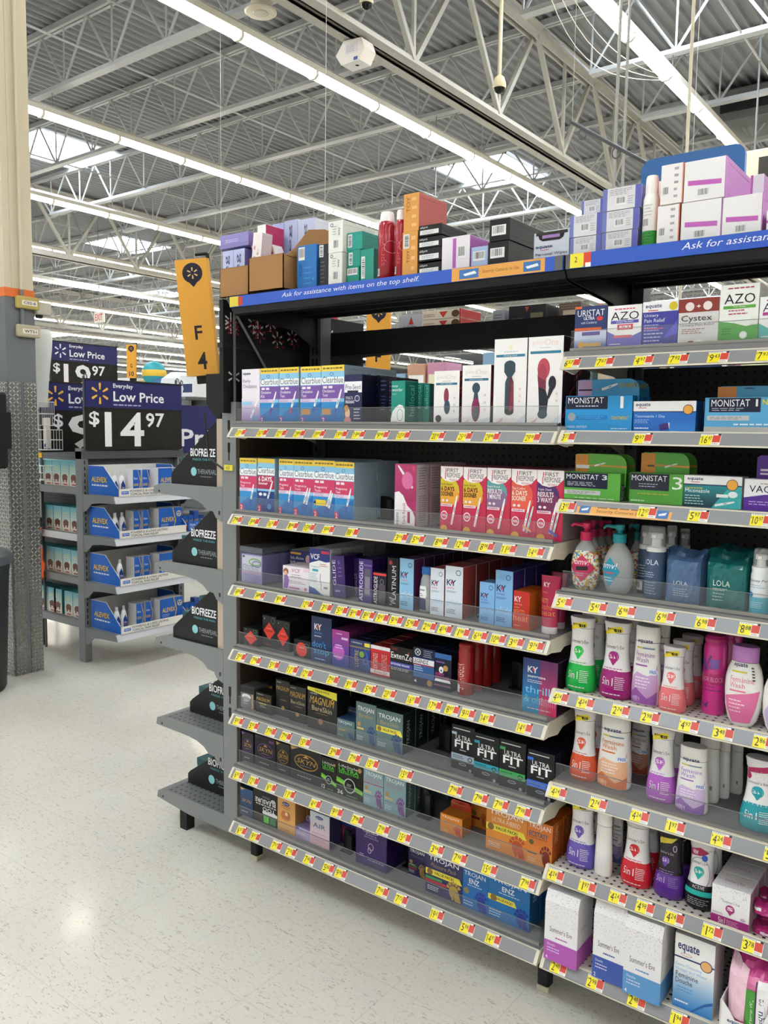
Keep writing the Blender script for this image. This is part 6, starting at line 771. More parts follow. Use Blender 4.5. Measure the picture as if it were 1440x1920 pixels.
('bot', 1.617, 1.656, 0.24, 0.662, 0.143, 0.06, 'efedea', 'f0eeea', 'R 20 20 30 60 c8b8d0|R 60 20 70 26 9a9a9a', 'white wash bottle seen edge-on', 'right of three, middle wash shelf', 1, {'prof': '0.0:.86:.55 .015:.96:.62 .05:1:.66 .2:1:.66 .4:.95:.62 .6:.88:.58 .75:.84:.56 .80:.83:.56 .805:.82:.55', 'cap': 0.195, 'capw': 0.84, 'gap': 0.075}),
('bot', 1.691, 1.777, 0.05, 0.662, 0.175, 0.06, 'f0eef0', 'e8e4e8', "P b82060 4,80 10,86 92,94 84,84|c 16 76 12 c02060|D 40 60 96 84 b8b0b8 40|T 14 66 80 70 5a5a60 Summer's Eve|c 50 56 17 1aa0ac|P 1aa0ac 34,55 66,55 50,44|B 37 53 63 58.5 f8f0f2 SE|M 22 37 80 40 1aa0ac 1|T 24 18 52 28 f4f0f2 5in1|M 56 14 84 30 f4f0f2 7", 'hourglass wash bottle, turquoise base', 'middle wash shelf', 1, {'prof': '0.0:.84:.60 .015:.93:.70 .05:.98:.75 .12:1:.77 .22:.97:.74 .34:.86:.66 .46:.76:.6 .6:.7:.56 .75:.68:.54 .86:.7:.55 .865:.69:.54', 'cap': 0.135, 'capw': 0.75, 'low': '1aa0ac', 'lowf': 0.37, 'gap': 0.075}),
('bot', 1.243, 1.328, 0.06, 0.413, 0.192, 0.06, 'eceaec', 'e6e0e4', "P f0dc30 4,82 4,90 92,98 92,90|M 20 87 74 93 4a4a20 1|D 10 60 90 84 b8b0b8 60|T 16 66 86 71 5a5a60 Summer's Eve|c 50 56 17 6a58b8|P 6a58b8 34,55 66,55 50,44|B 37 53 63 58.5 f8f0f2 SE|M 22 37 80 41 6a58b8 2|T 24 18 52 28 f4f0f2 5in1|M 56 14 84 30 f4f0f2 7|M 26 6 72 8 f0e8ea 1", 'hourglass wash bottle, violet base', 'lower wash shelf', 2, {'prof': '0.0:.84:.60 .015:.93:.70 .05:.98:.75 .12:1:.77 .22:.97:.74 .34:.86:.66 .46:.76:.6 .6:.7:.56 .75:.68:.54 .86:.7:.55 .865:.69:.54', 'cap': 0.135, 'capw': 0.75, 'low': '6a58b8', 'lowf': 0.37, 'gap': 0.075}),
('bot', 1.329, 1.378, 0.06, 0.413, 0.175, 0.06, 'efedea', 'f0eeea', 'R 0 16 6 60 6a60b0', 'white bottle turned sideways', 'lower wash shelf', 1, {'prof': '0.0:.86:.55 .015:.96:.62 .05:1:.66 .2:1:.66 .4:.95:.62 .6:.88:.58 .75:.84:.56 .80:.83:.56 .805:.82:.55', 'cap': 0.195, 'capw': 0.84, 'gap': 0.075}),
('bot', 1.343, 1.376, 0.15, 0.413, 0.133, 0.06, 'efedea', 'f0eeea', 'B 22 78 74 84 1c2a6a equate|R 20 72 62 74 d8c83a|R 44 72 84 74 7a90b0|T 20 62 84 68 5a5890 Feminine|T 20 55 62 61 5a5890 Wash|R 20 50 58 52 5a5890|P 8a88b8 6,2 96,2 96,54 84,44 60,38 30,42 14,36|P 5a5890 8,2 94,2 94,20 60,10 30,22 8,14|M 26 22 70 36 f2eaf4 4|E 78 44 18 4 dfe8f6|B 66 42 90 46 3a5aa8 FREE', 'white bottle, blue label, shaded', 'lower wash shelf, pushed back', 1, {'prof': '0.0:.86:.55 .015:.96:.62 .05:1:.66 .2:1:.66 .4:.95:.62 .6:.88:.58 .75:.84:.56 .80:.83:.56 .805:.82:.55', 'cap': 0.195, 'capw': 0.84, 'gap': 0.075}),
('bot', 1.399, 1.483, 0.06, 0.413, 0.187, 0.06, 'eceaec', 'd8d0d4', "D 6 76 94 98 b8b0b8 60|D 10 60 90 84 b8b0b8 60|T 16 66 86 71 5a5a60 Summer's Eve|c 50 56 17 d81f30|P d81f30 34,55 66,55 50,44|B 37 53 63 58.5 f8f0f2 SE|M 22 37 80 41 d81f30 2|T 24 18 52 28 f4f0f2 5in1|M 56 14 84 30 f4f0f2 7|M 26 6 72 8 f0e8ea 1", 'hourglass wash bottle, red base', 'lower wash shelf', 2, {'prof': '0.0:.84:.60 .015:.93:.70 .05:.98:.75 .12:1:.77 .22:.97:.74 .34:.86:.66 .46:.76:.6 .6:.7:.56 .75:.68:.54 .86:.7:.55 .865:.69:.54', 'cap': 0.135, 'capw': 0.75, 'low': 'd81f30', 'lowf': 0.37, 'gap': 0.075}),
('bot', 1.489, 1.5686, 0.06, 0.413, 0.179, 0.06, '2a2630', '1e1c24', "P d8c83a 4,78 4,88 84,92 60,84|O 74 76 9 5 c8b0e0 3|T 14 66 70 70 b8a8c8 Summer's Eve|c 42 57 14 6a3aa0|P 6a3aa0 28,56 56,56 42,46|B 31 54 53 59.5 e0d0f0 SE|M 22 38 80 43 8a70b0 2|T 20 24 46 33 c8b0e0 5in1|M 54 20 84 34 9a80c0 6", 'dark hourglass bottle, purple base', 'lower wash shelf', 2, {'prof': '0.0:.84:.60 .015:.93:.70 .05:.98:.75 .12:1:.77 .22:.97:.74 .34:.86:.66 .46:.76:.6 .6:.7:.56 .75:.68:.54 .86:.7:.55 .865:.69:.54', 'cap': 0.135, 'capw': 0.75, 'low': '5a2a90', 'lowf': 0.37, 'gap': 0.075}),
('bot', 1.5694, 1.647, 0.06, 0.413, 0.18, 0.06, 'f0eef0', 'dcd8dc', "P a81850 4,76 4,84 50,90 84,84 50,78|B 20 79 44 85 f8f0f2 NEW|c 66 76 12 2a5ac0|O 48 54 42 22 4a5a5a 2|T 20 66 76 71 5a5a60 Summer's Eve|c 48 56 17 1ab0a8|P 1ab0a8 32,55 64,55 48,44|B 35 53 61 58.5 f8f0f2 SE|R 0 22 100 29 1ab0a8|T 34 31 66 36 d8d8dc ACTIVE|M 24 8 80 18 b8b8c0 4", 'white hourglass bottle, black base', 'lower wash shelf', 2, {'prof': '0.0:.84:.60 .015:.93:.70 .05:.98:.75 .12:1:.77 .22:.97:.74 .34:.86:.66 .46:.76:.6 .6:.7:.56 .75:.68:.54 .86:.7:.55 .865:.69:.54', 'cap': 0.135, 'capw': 0.75, 'low': '1c1c20', 'lowf': 0.37, 'gap': 0.075}),
('box', 1.65, 1.7379, 0.03, 0.413, 0.102, 0.075, 'eceaec', 'b08aa0', "R 0 0 100 26 a83280|D 0 60 100 100 9a949a 90|T 30 62 74 68 7a7a80 Summer's Eve|c 50 48 12 a8327c|P a8327c 39,46 61,46 50,32|B 42 45 58 53 f8f0f2 S|T 20 8 38 22 f4f0f2 5in1|M 42 6 76 20 e8c0dc 4|M 4 30 40 34 c08aa8 2|O 84 32 6 3 b08aa8 2", 'speckled white box, magenta base', 'lower wash shelf', 5, {'top': 'eceaec', 'tart': "D 2 4 98 96 8a848a 70|T 24 40 76 56 c090a8 Summer's Eve"}),
('pouch', 1.7394, 1.79, 0.05, 0.463, 0.025, 0.05, 'c83a88', 'b02a70', 'R 0 40 40 70 f0e8ee|D 0 70 100 100 5a3a4a 20', 'magenta and white wipes packet', 'lower wash shelf, upper of pile', 2, {}),
('pouch', 1.7387, 1.792, 0.05, 0.413, 0.017, 0.05, 'c03480', 'a82a6a', 'R 40 20 90 60 e8c8dc', 'magenta wipes packet lying flat', 'lower wash shelf, bottom of pile', 2, {}),
('box', 1.234, 1.329, -0.02, 0.175, 0.195, 0.1, 'e8e6e8', 'dcdadc', "D 0 66 100 100 a09aa0 130|T 16 50 84 59 5a5a60 Summer's Eve|M 34 40 70 43 b458b4 1|R 0 0 100 34 b458b4|T 10 26 34 30 e8e4f0 Douche|M 10 16 50 23 e0d8ec 2|B 6 2 12 8 f0ecf4 4", 'speckled white carton, orchid base', 'bottom shelf, right bay', 1, {'cham': 1, 'sart': 'R 0 0 100 34 b458b4|M 20 60 60 66 a8a4a8 2', 'tart': 'D 2 4 98 96 9a949a 40'}),
('box', 1.369, 1.454, -0.01, 0.175, 0.207, 0.1, 'e8e6e8', 'dcdadc', "D 0 66 100 100 a09aa0 130|T 16 50 84 59 5a5a60 Summer's Eve|M 34 40 70 43 3a56a8 1|R 0 0 100 34 3a56a8|T 10 26 34 30 e8e4f0 Douche|M 10 16 50 23 e0d8ec 2|B 6 2 12 8 f0ecf4 2", 'speckled white carton, deep blue base', 'bottom shelf, right bay', 1, {'cham': 1, 'sart': 'R 0 0 100 34 3a56a8', 'tart': 'D 2 4 98 96 9a949a 40'}),
('box', 1.456, 1.552, -0.02, 0.175, 0.205, 0.1, 'e8e6e8', 'dcdadc', "D 0 66 100 100 a09aa0 130|T 16 50 84 59 5a5a60 Summer's Eve|M 34 40 70 43 5a96cc 1|R 0 0 100 34 5a96cc|T 10 26 34 30 e8e4f0 Douche|M 10 16 50 23 e0d8ec 2|B 6 2 12 8 f0ecf4 4", 'speckled white carton, sky blue base', 'bottom shelf, right bay', 1, {'cham': 1, 'sart': 'R 0 0 100 34 5a96cc|M 20 60 60 66 a8a4a8 2', 'tart': 'D 2 4 98 96 9a949a 40'}),
('box', 1.574, 1.671, 0.01, 0.175, 0.193, 0.09, 'eeeeee', 'cfcdd0', 'G 0 0 100 56 2a78c0 eeeeee 10|B 8 76 62 90 1c2a6a equate|O 30 74 14 2 c03040 1|R 0 68 100 70 1c2a6a|c 80 68 15 1c2a6a|c 80 68 13 e8b070|T 4 56 70 61 8ac0e8 Extra Cleansing|T 4 50 84 55 8ac0e8 Vinegar and Water|T 6 42 62 49 1c2a5a Feminine|T 6 34 48 41 1c2a5a Douche|M 10 24 60 30 4a90c8 2|P 1f60a8 50,0 80,14 100,20 100,24 80,18 44,0|M 6 8 40 11 f0f4f8 1', 'white and blue carton, orange seal', 'bottom shelf, right bay', 1, {}),
('pouch', 1.699, 1.814, 0.0, 0.175, 0.195, 0.12, 'e07aa8', 'c83a88', 'P f0c8d8 0,20 40,20 44,84 6,94|R 42 10 60 64 4a9a3a|V 50 16 58 60 e8f0e0 Personal Wipes|R 60 8 62 76 1c2a5a|R 63 4 84 78 f4f2f4|V 66 24 80 58 1c2a6a equate|B 8 3 40 13 1c2a6a equate', 'pink wipes packet in torn display carton', 'bottom shelf, photo edge', 1, {'tray': 1})]
# ================= MERCHANDISE =================
ORD = ['', 'second', 'third', 'fourth', 'fifth', 'sixth', 'seventh', 'eighth', 'ninth', 'tenth']
PART_NAMES = {}
def clone_row(root, n, step, s, w):
    root['group'] = (s+' row, '+w)[:90] if n > 1 else root.get('group', '')
    if n == 1: del root['group']
    for k in range(1, n):
        l = root.location.copy(); l.y += k*step
        copy_thing(root, l, '%s, %s back, %s' % (s, ORD[k], w))
NAMES = (('test box', 'test_box'), ('bundle', 'wrapped_bundle'), ('packet', 'slim_packet'), (' box', 'product_box'), (' pack', 'small_pack'))
def carton_mesh(W, H, d, col, side, art, sart='', top=None, tart='', stripe=None, flip=0, cham=0):
    m = MB()
    if cham:
        c = .028; m.prism([(0, 0), (0, H-c), (.012, H), (d, H), (d, 0)], 0, -W/2, W/2, col, cap=side)
        q = .030; face(m, 'D 0 4 100 98 a09aa0 60', (-W/2, 0, H-c), (1, 0, 0), Vector((0, .012, c)).normalized(), Vector((0, -c, .012)).normalized(), W, q)
        face(m, art, (-W/2, 0, 0), (1, 0, 0), (0, 0, 1), (0, -1, 0), W, H-c)
        face(m, sart, (W/2, 0, 0), (0, 1, 0), (0, 0, 1), (1, 0, 0), d, H-c); face(m, tart, (-W/2, .012, H), (1, 0, 0), (0, 1, 0), (0, 0, 1), W, d-.012)
        return m
    m.box(-W/2, 0, 0, W/2, d, H, col, top=top or side, side=side, bev=.0009)
    if flip: paint(m, art, lambda u, v, L: Vector((W/2-u*W, -.0004-L*.00009, H-v*H)), W/H)
    else: face(m, art, (-W/2, 0, 0), (1, 0, 0), (0, 0, 1), (0, -1, 0), W, H)
    for zz in (.012, H-.0125): m.box(-W/2-.0004, d*.08, zz, W/2+.0004, d*.92, zz+.0005, mixhex(side, '000000', .25))   # glued flap seams
    if sart: face(m, sart, (W/2, 0, 0), (0, 1, 0), (0, 0, 1), (1, 0, 0), d, H)
    if tart: face(m, tart, (-W/2, 0, H), (1, 0, 0), (0, 1, 0), (0, 0, 1), W, d)
    if stripe:
        rr = random.Random(stripe); a = []
        for k in range(12):
            x = rr.uniform(-10, 90); a.append('P %s %.1f,%.1f %.1f,%.1f %.1f,%.1f %.1f,%.1f' % (rr.choice([stripe, '2a5a70', 'a03060', stripe]), max(x, 0), k*8, min(x+40, 100), k*8+12, min(x+42, 100), k*8+15, max(x, 0), k*8+4))
        face(m, '|'.join(a), (W/2, 0, 0), (0, 1, 0), (0, 0, 1), (1, 0, 0), d, H)
    return m
def p_carton(x0, x1, y, z, H, d, col, side, art, s, w, n, k):
    W = x1-x0; lab = s+', '+w; loc = ((x0+x1)/2, y, z)
    if k.get('open'): return p_open(x0, x1, y, z, H, d, lab, k.get('flap'))
    kw = {a: b for a, b in k.items() if a in ('sart', 'top', 'tart', 'stripe', 'flip', 'cham')}
    m = carton_mesh(W, H*(.84 if k.get('case') else 1), d, col, side, art, **kw)
    if k.get('case') or k.get('tray'):
        t = thing('cased_carton', lab, 'box', loc); m.build('carton', t)
        c = MB(); c.box(-W/2-.004, -.004, 0, W/2+.004, d+.004, H, SMOKE); c.build('security_case', t)
        c = MB(); c.box(-W/2-.005, -.006, H*.9, W/2+.005, d+.006, H+.008, mat('case_lid', '5a6068', rough=.15), bev=.003); c.build('lid', t); o = t
    else:
        o = tag(m.build(next((v for q, v in NAMES if q in s), 'carton'), loc=loc), lab, 'box')
        if k.get('rot'): o.rotation_euler.y = math.radians(k['rot'])
    clone_row(o, n, d+k.get('gap', .0015), s, w)
def p_open(x0, x1, y, z, H, d, lab, flap):
    t = thing('cardboard_carton', lab, 'carton', ((x0+x1)/2, y, z)); W = x1-x0; th = .003
    m = MB(); m.box(-W/2, 0, 0, W/2, d, th, CARD); m.box(-W/2, 0, 0, -W/2+th, d, H, CARD); m.box(W/2-th, 0, 0, W/2, d, H*.98, CARD); m.box(-W/2, d-th, 0, W/2, d, H, CARD); m.box(-W/2, 0, 0, W/2, th, H, CARD); m.build('tray', t)
    if flap:
        m = MB(); m.prism([(.01, H*.95), (.05, H*1.2), (.12, H*1.85), (.20, H*2.0), (.28, H*1.95), (.31, H*1.4), (.33, H*.95)], 0, W/2, W/2+.003, CARD); m.build('raised_flap', t)
    m = MB(); m.box(-W/2+.002, -.0006, H*.97, W/2-.002, .0, H*.985, '8a6238'); m.build('edge_crease', t)
def p_hang(x0, x1, y, z, H, d, col, side, art, s, w, n, k):
    W = x1-x0; t = thing('hanging_pack', s+', '+w, 'box', ((x0+x1)/2, y, z))
    carton_mesh(W, H, d, col, side, art).build('carton', t)
    h = H*(1+k['tabh']); r = .008; pts = [(-W/2+.003, 0), (W/2-.003, 0), (W/2-.003, h-r), (W/2-.003-r, h), (-W/2+.003+r, h), (-W/2+.003, h-r)]
    m = MB(); m.prism(pts, 1, d+.0002, d+.0016, k['tab']); face(m, 'P 15151a 38,92 62,92 60,90 54,90 50,94 46,90 40,90|M 20 84 80 86 c8a8a0 1|c 20 86 6 8a7a3a', (-W/2, d, 0), (1, 0, 0), (0, 0, 1), (0, -1, 0), W, h); m.build('hang_tab', t)
    clone_row(t, n, d+.004, s, w)
def p_card(x0, x1, y, z, H, d, col, side, art, s, w, n, k):
    W = x1-x0; t = thing('backed_carton', s+', '+w, 'box', ((x0+x1)/2, y, z))
    carton_mesh(W, H, d, col, side, art, sart='R 10 4 60 60 1c2040|V 14 6 54 56 e8e8ee MONISTAT' if 'MONISTAT' in art else '').build('carton', t)
    ch = H*k['cardh']; r = .028; L = -W/2+.018; R = W/2+.004
    pts = [(L, H*.5), (R, H*.5)]+[(R-r+r*math.cos(a), H+ch-r+r*math.sin(a)) for a in (0, .4, .8, 1.2, PI/2)]+[(L+.006, H+ch), (L, H+ch-.006)]
    m = MB(); m.prism(pts, 1, d*.55, d*.55+.0015, k['card']); face(m, k['cart'], (L, d*.55, H), (1, 0, 0), (0, 0, 1), (0, -1, 0), R-L, ch*.96); m.build('display_card', t)
    clone_row(t, n, d+.012, s, w)
def prof(st):
    return [tuple(map(float, q.split(':'))) for q in st.split()]
def p_bottle(x0, x1, y, z, H, d, col, cap, art, s, w, n, k):
    W = (x1-x0)/2; t = thing('wash_bottle', s+', '+w, 'bottle', ((x0+x1)/2, y+W*.75, z)); P_ = prof(k['prof']); cf = k['cap']; zc = H*(1-cf)
    lowf = k.get('lowf', 0); rings = []; mats = []; body = mat(col+'_gloss', col, rough=.25, coat=.2)
    if col == 'c8ccd0': body = mat('clear_gel', 'c2c6cc', rough=.15, alpha=.65)
    low = mat(k['low']+'_gloss', k['low'], rough=.28, coat=.2) if lowf else body
    ts = [p[0] for p in P_]
    def at(v):
        for (a, b, c), (a2, b2, c2) in zip(P_, P_[1:]):
            if a <= v <= a2+1e-9:
                q = (v-a)/(a2-a); q = q*q*(3-2*q)*.5+q*.5; return (b+(b2-b)*q)*W, (c+(c2-c)*q)*W
        return P_[-1][1]*W, P_[-1][2]*W
    vs = sorted(set([0, .012, .03]+[i/24 for i in range(1, 24) if i/24 < 1-cf-.01]+[lowf, lowf+.002, 1-cf-.006]) if lowf else set([0, .012, .03]+[i/24 for i in range(1, 24) if i/24 < 1-cf-.01]+[1-cf-.006]))
    rings = [(v*H, at(v)[0], at(v)[1]) for v in vs]; mats = [low if (v+.001) < lowf+.001 and lowf else body for v in vs]
    m = MB(); m.lathe(rings, 0, 0, body, n=28, sq=2.3, mats=mats); m.build('body', t, smooth=True)
    cw = k['capw']*W; cd = at(1-cf)[1]*1.0; cm = mat(cap+'_cap', cap, rough=.3)
    fl = 1.10 if k.get('low') else 1.0
    m = MB(); m.lathe([(zc, cw*.97, cd*.97), (zc+.001, cw, cd), (zc+(H-zc)*.5, cw*(1+(fl-1)*.4), cd), (H-.004, cw*fl, cd*1.03), (H, cw*fl*.95, cd*.96)], 0, 0, cm, n=28, sq=2.2); m.lathe([(zc-.0025, cw*.94, cd*.94), (zc+.001, cw*.94, cd*.94)], 0, 0, mixhex(cap, '000000', .4)[:6], n=24); m.build('cap', t, smooth=True)
    m = MB()
    def fn(u, v, L):
        v = max(0, min(1, v)); a, b = at(v); th = (u-.5)*2*math.radians(66); e = 2/2.3; sx, cx_ = math.sin(th), math.cos(th)
        return Vector(((a+.0006+L*.0001)*math.copysign(abs(sx)**e, sx), -(b+.0006+L*.0001)*abs(cx_)**e, v*H))
    paint(m, art, fn, 2*W*.9/H, curved=True)
    if m.v: m.build('label', t)
    clone_row(t, n, k.get('gap', .08), s, w)
def cylmap(r, z0, H, span=85):
    def fn(u, v, L):
        th = (u-.5)*2*math.radians(span); R = r+.0005+L*.0001; return Vector((R*math.sin(th), -R*math.cos(th), z0+v*H))
    return fn
def p_can(x0, x1, y, z, H, d, col, cap, art, s, w, n, k):
    r = (x1-x0)/2; t = thing('spray_can', s+', '+w, 'can', ((x0+x1)/2, y+r, z)); zc = H*(1-k['cap'])
    m = MB(); m.lathe([(0, r*.92, r*.92), (.003, r, r), (zc-.016, r, r), (zc-.006, r*.86, r*.86), (zc, r*.72, r*.72)], 0, 0, mat(col+'_can', col, rough=.2, coat=.3), n=28); m.build('body', t, smooth=True)
    m = MB(); q = .8 if k['cap'] > .1 else .95; m.lathe([(zc-.006, r*q, r*q), (zc+.004, r*q, r*q), (H-.006, r*q*.94, r*q*.94), (H, r*q*.8, r*q*.8)], 0, 0, mat(cap+'_cap', cap, rough=.3), n=24); m.build('cap', t, smooth=True)
    m = MB(); paint(m, art, cylmap(r, 0, zc-.018), 2*r*1.3/zc, curved=True); m.build('label', t)
    clone_row(t, n, k.get('gap', .06), s, w)
def p_foam(x0, x1, y, z, H, d, col, cap, art, s, w, n, k):
    r = (x1-x0)/2; t = thing('foam_bottle', s+', '+w, 'bottle', ((x0+x1)/2, y+r, z)); zc = H*.66
    m = MB(); m.lathe([(0, r*.9, r*.9), (.003, r, r), (zc-.01, r, r), (zc, r*.9, r*.9)], 0, 0, mat(col+'_gloss', col, rough=.3), n=24); m.build('body', t, smooth=True)
    m = MB(); m.lathe([(zc, r*.95, r*.95), (zc+H*.06, r*.95, r*.95), (zc+H*.065, r*.5, r*.5), (zc+H*.17, r*.45, r*.45), (zc+H*.18, r*.62, r*.62), (zc+H*.25, r*.6, r*.6)], 0, 0, mat(cap+'_cap', cap, rough=.35), n=20)
    m.box(-r*.2, -r*.85, zc+H*.19, r*.2, 0, zc+H*.235, mat(cap+'_cap')); m.build('pump', t, smooth=True)
    m = MB(); m.lathe([(zc+H*.055, r*.88, r*.88), (H-.004, r*.8, r*.8), (H, r*.72, r*.72)], 0, 0, CAPC, n=20); m.build('clear_cap', t, smooth=True)
    m = MB(); paint(m, art, cylmap(r, 0, zc-.008), 2*r*1.3/zc, curved=True); m.build('label', t); clone_row(t, n, .06, s, w)
def p_pump(x0, x1, y, z, H, d, col, cap, art, s, w, n, k):
    W = (x1-x0)/2; t = thing('pump_bottle', s+', '+w, 'bottle', ((x0+x1)/2, y+W*.7, z)); hb = H*.76
    P_ = prof('0:.62:.45 .02:.72:.52 .12:.86:.6 .3:.98:.66 .5:1:.66 .68:.9:.6 .82:.68:.48 .92:.42:.36 1:.26:.26')
    def at(v):
        for (a, b, c), (a2, b2, c2) in zip(P_, P_[1:]):
            if a <= v <= a2+1e-9: q = (v-a)/(a2-a); return (b+(b2-b)*q)*W, (c+(c2-c)*q)*W
        return P_[-1][1]*W, P_[-1][2]*W
    cl = mat('clear_bottle', 'c8cccc', rough=.12, alpha=.55); fill = PEARL if k.get('conf') else cl
    vs = [i/22 for i in range(23)]; m = MB(); m.lathe([(v*hb, *at(v)) for v in vs], 0, 0, cl, n=26, mats=[fill if v < .74 else cl for v in vs]); m.build('body', t, smooth=True)
    cm = mat(cap+'_cap', cap, rough=.3); r = W*.42
    m = MB(); m.lathe([(hb-.004, r, r), (hb+.018, r*.96, r*.96), (hb+.02, r*.5, r*.5), (hb+.026, r*.34, r*.34), (H-.018, r*.34, r*.34), (H-.014, r*.6, r*.6), (H-.001, r*.7, r*.7), (H, r*.5, r*.5)], 0, 0, cm, n=18)
    m.bar((0, 0, H-.008), (-W*.75, -W*.35, H-.004), .006, cm, 8, .004); m.bar((-W*.75, -W*.35, H-.004), (-W*.92, -W*.42, H-.012), .004, cm, 8, .003); m.build('pump', t, smooth=True)
    def fn(u, v, L):
        v = max(0, min(.9, v)); a, b = at(v); th = (u-.5)*2*math.radians(62); return Vector(((a+.0006+L*.0002)*math.sin(th), -(b+.0006+L*.0002)*math.cos(th), v*hb))
    if len(art) > 25: m = MB(); paint(m, art, fn, 2*W*.9/hb, curved=True); m.build('label', t)
def p_tube(x0, x1, y, z, H, d, col, cap, art, s, w, n, k):
    W = (x1-x0)/2; t = thing('squeeze_tube', s+', '+w, 'tube', ((x0+x1)/2, y+.018, z)); zc = H*k['cap']
    def at(v): return (W*(.80+.2*v), .017*(1-v)**.6+.0008)
    m = MB(); m.lathe([(zc+(H-zc)*v, *at(v)) for v in [i/12 for i in range(13)]], 0, 0, mat(col+'_gloss', col, rough=.25), n=26); m.build('body', t, smooth=True)
    m = MB(); m.lathe([(0, W*.74, .0165), (.002, W*.78, .0175), (zc, W*.79, .018)], 0, 0, mat(cap+'_cap', cap, rough=.35), n=26); m.build('cap', t, smooth=True)
    def fn(u, v, L):
        a, b = at(v); th = (u-.5)*2*math.radians(72); return Vector(((a)*math.sin(th), -(b+.0007+L*.00012)*math.cos(th)-.0004, zc+v*(H-zc)))
    m = MB(); paint(m, art, fn, 2*W/(H-zc), curved=True); m.build('label', t)
def p_pouch(x0, x1, y, z, H, d, col, side, art, s, w, n, k):
    W = (x1-x0)/2; t = thing('wipes_packet', s+', '+w, 'packet', ((x0+x1)/2, y+d/2, z)); rr = random.Random(s); nx, nz = 14, 14; m = MB(); mt = mat(col+'_film', col, rough=.22); ms = mat(side+'_film', side, rough=.22)
    def sh(u, v, sgn):
        e = (1-abs(2*u-1)**4); g = 1 if v < .74 else max(0, 1-(v-.74)/.24); th = d/2*(e**.35 if e > 0 else 0)*(g**.7 if g > 0 else 0)
        x = (u*2-1)*W*(1+(.05 if v > .9 else 0)); zz = v*H*(1+(.035*math.sin(u*8+len(s))+.012*math.sin(u*23))*(v-.7)/.3 if v > .7 else 1)
        wr = (math.sin(u*23+v*9)*math.cos(v*17-u*7))*.0022
        return (x, sgn*(th+wr)+(.012*math.sin(u*11) if v > .9 else 0), zz)
    for sgn in (-1, 1):
        for i in range(nx):
            for j in range(nz): m.poly([sh(i/nx, j/nz, sgn), sh((i+1)/nx, j/nz, sgn), sh((i+1)/nx, (j+1)/nz, sgn), sh(i/nx, (j+1)/nz, sgn)], mt if j < nz*.74 else ms)
    m.build('packet_film', t, smooth=False)
    m = MB(); paint(m, art, lambda u, v, L: Vector(((u*2-1)*W, sh(u, min(v, .98), -1)[1]-.0025-L*.0002, v*H)), 2*W/H, curved=True); m.build('label', t)
    if k.get('tray'):
        q = MB(); q.prism([(-W-.004, 0), (W+.004, 0), (W+.004, H*.5), (W*.75, H*.46), (W*.45, H*.2), (-W*.5, H*.2), (-W*.72, H*.3), (-W-.004, H*.42)], 1, -d/2-.012, -d/2-.009, 'efedee')
        q.box(-W-.006, -d/2-.012, 0, -W-.003, d/2, H*.4, 'dedcde'); q.box(W+.003, -d/2-.012, 0, W+.006, d/2, H*.4, 'dedcde'); face(q, 'B 10 60 46 84 1c2a6a equate|R 20 50 38 54 c03040|T 10 28 60 42 2a2a44 FRESH SCENT|B 10 4 70 22 1c2a4a Personal Wipes', (-W, -d/2-.012, 0), (1, 0, 0), (0, 0, 1), (0, -1, 0), 2*W, H*.24); q.build('display_carton', t)
    clone_row(t, n, d+.006, s, w)
FN = dict(box=p_carton, hang=p_hang, card=p_card, bot=p_bottle, can=p_can, foam=p_foam, pump=p_pump, tube=p_tube, pouch=p_pouch)
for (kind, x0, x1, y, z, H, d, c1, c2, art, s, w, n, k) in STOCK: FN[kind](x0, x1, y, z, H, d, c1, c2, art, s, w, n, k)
# ================= END CAP OF THE NEAR GONDOLA =================
EX = B0-.005
t = thing('end_cap', 'grey end-cap shelving at the left end of the near gondola', 'shelving unit', (EX, 0, 0)); CAP = t
for y in (.045, .89):
    m = MB(); m.box(-.072, y, .13, 0, y+.045, 1.70, GREY)
    if y < .1:
        for z in (.62, .54, 1.60, 1.52):
            m.box(-.042, y-.0008, z, -.030, y, z+.035, '08080a'); m.box(-.039, y-.0008, z-.03, -.033, y, z, '08080a')
    m.build('post', t)
m = MB(); m.box(-.07, .09, .15, -.06, .89, 1.62, DGREY); m.build('back_panel', t)
m = MB(); m.box(-.36, .07, .0, -.32, .11, .12, mat('leg_black')); m.build('leg', t); m = MB(); m.box(-.36, .85, .0, -.32, .89, .12, mat('leg_black')); m.build('leg', t)
m = MB(); m.box(-.056, .038, 1.455, -.012, .044, 1.475, 'e8d84a'); face(m, 'B 30 20 70 80 8a7a20 63', (-.056, .038, 1.455), (1, 0, 0), (0, 0, 1), (0, -1, 0), .044, .02); m.build('yellow_tag', t)
EZ = [1.39, 1.085, .785, .455, .15]
for i, z in enumerate(EZ):
    m = MB(); m.box(-.345, .05, z-.004, 0, .885, z, PERFG, side=GREY); m.prism([(-.345, z-.004), (-.345, z), (-.392, z-.012), (-.397, z-.040), (-.387, z-.040), (-.382, z-.018)], 1, .05, .885, GREY); s = m.build('shelf', CAP, loc=(-.072, 0, 0))
    for y in (.046, .885):
        pts = [(-.345, z+.002), (-.392, z-.012), (-.398, z-.040), (-.20, z-.045), (-.15, z-.052), (-.11, z-.066), (-.085, z-.086), (-.05, z-.09), (-.035, z-.112), (0, z-.125), (0, z+.002)] if i < 4 else [(-.345, z+.002), (-.392, z-.012), (-.398, z-.040), (-.20, z-.06), (.07, z-.062), (.07, z-.02), (0, z+.002)]
        m = MB(); m.prism(pts, 1, y-.002, y+.002, GREY); m.box(-.365, y-.0028, z-.034, -.357, y-.002, z-.026, '2a2a2c')
        if i < 4: m.box(-.02, y-.0028, z-.10, -.012, y-.002, z-.085, '2a2a2c')
        m.build('bracket', s)
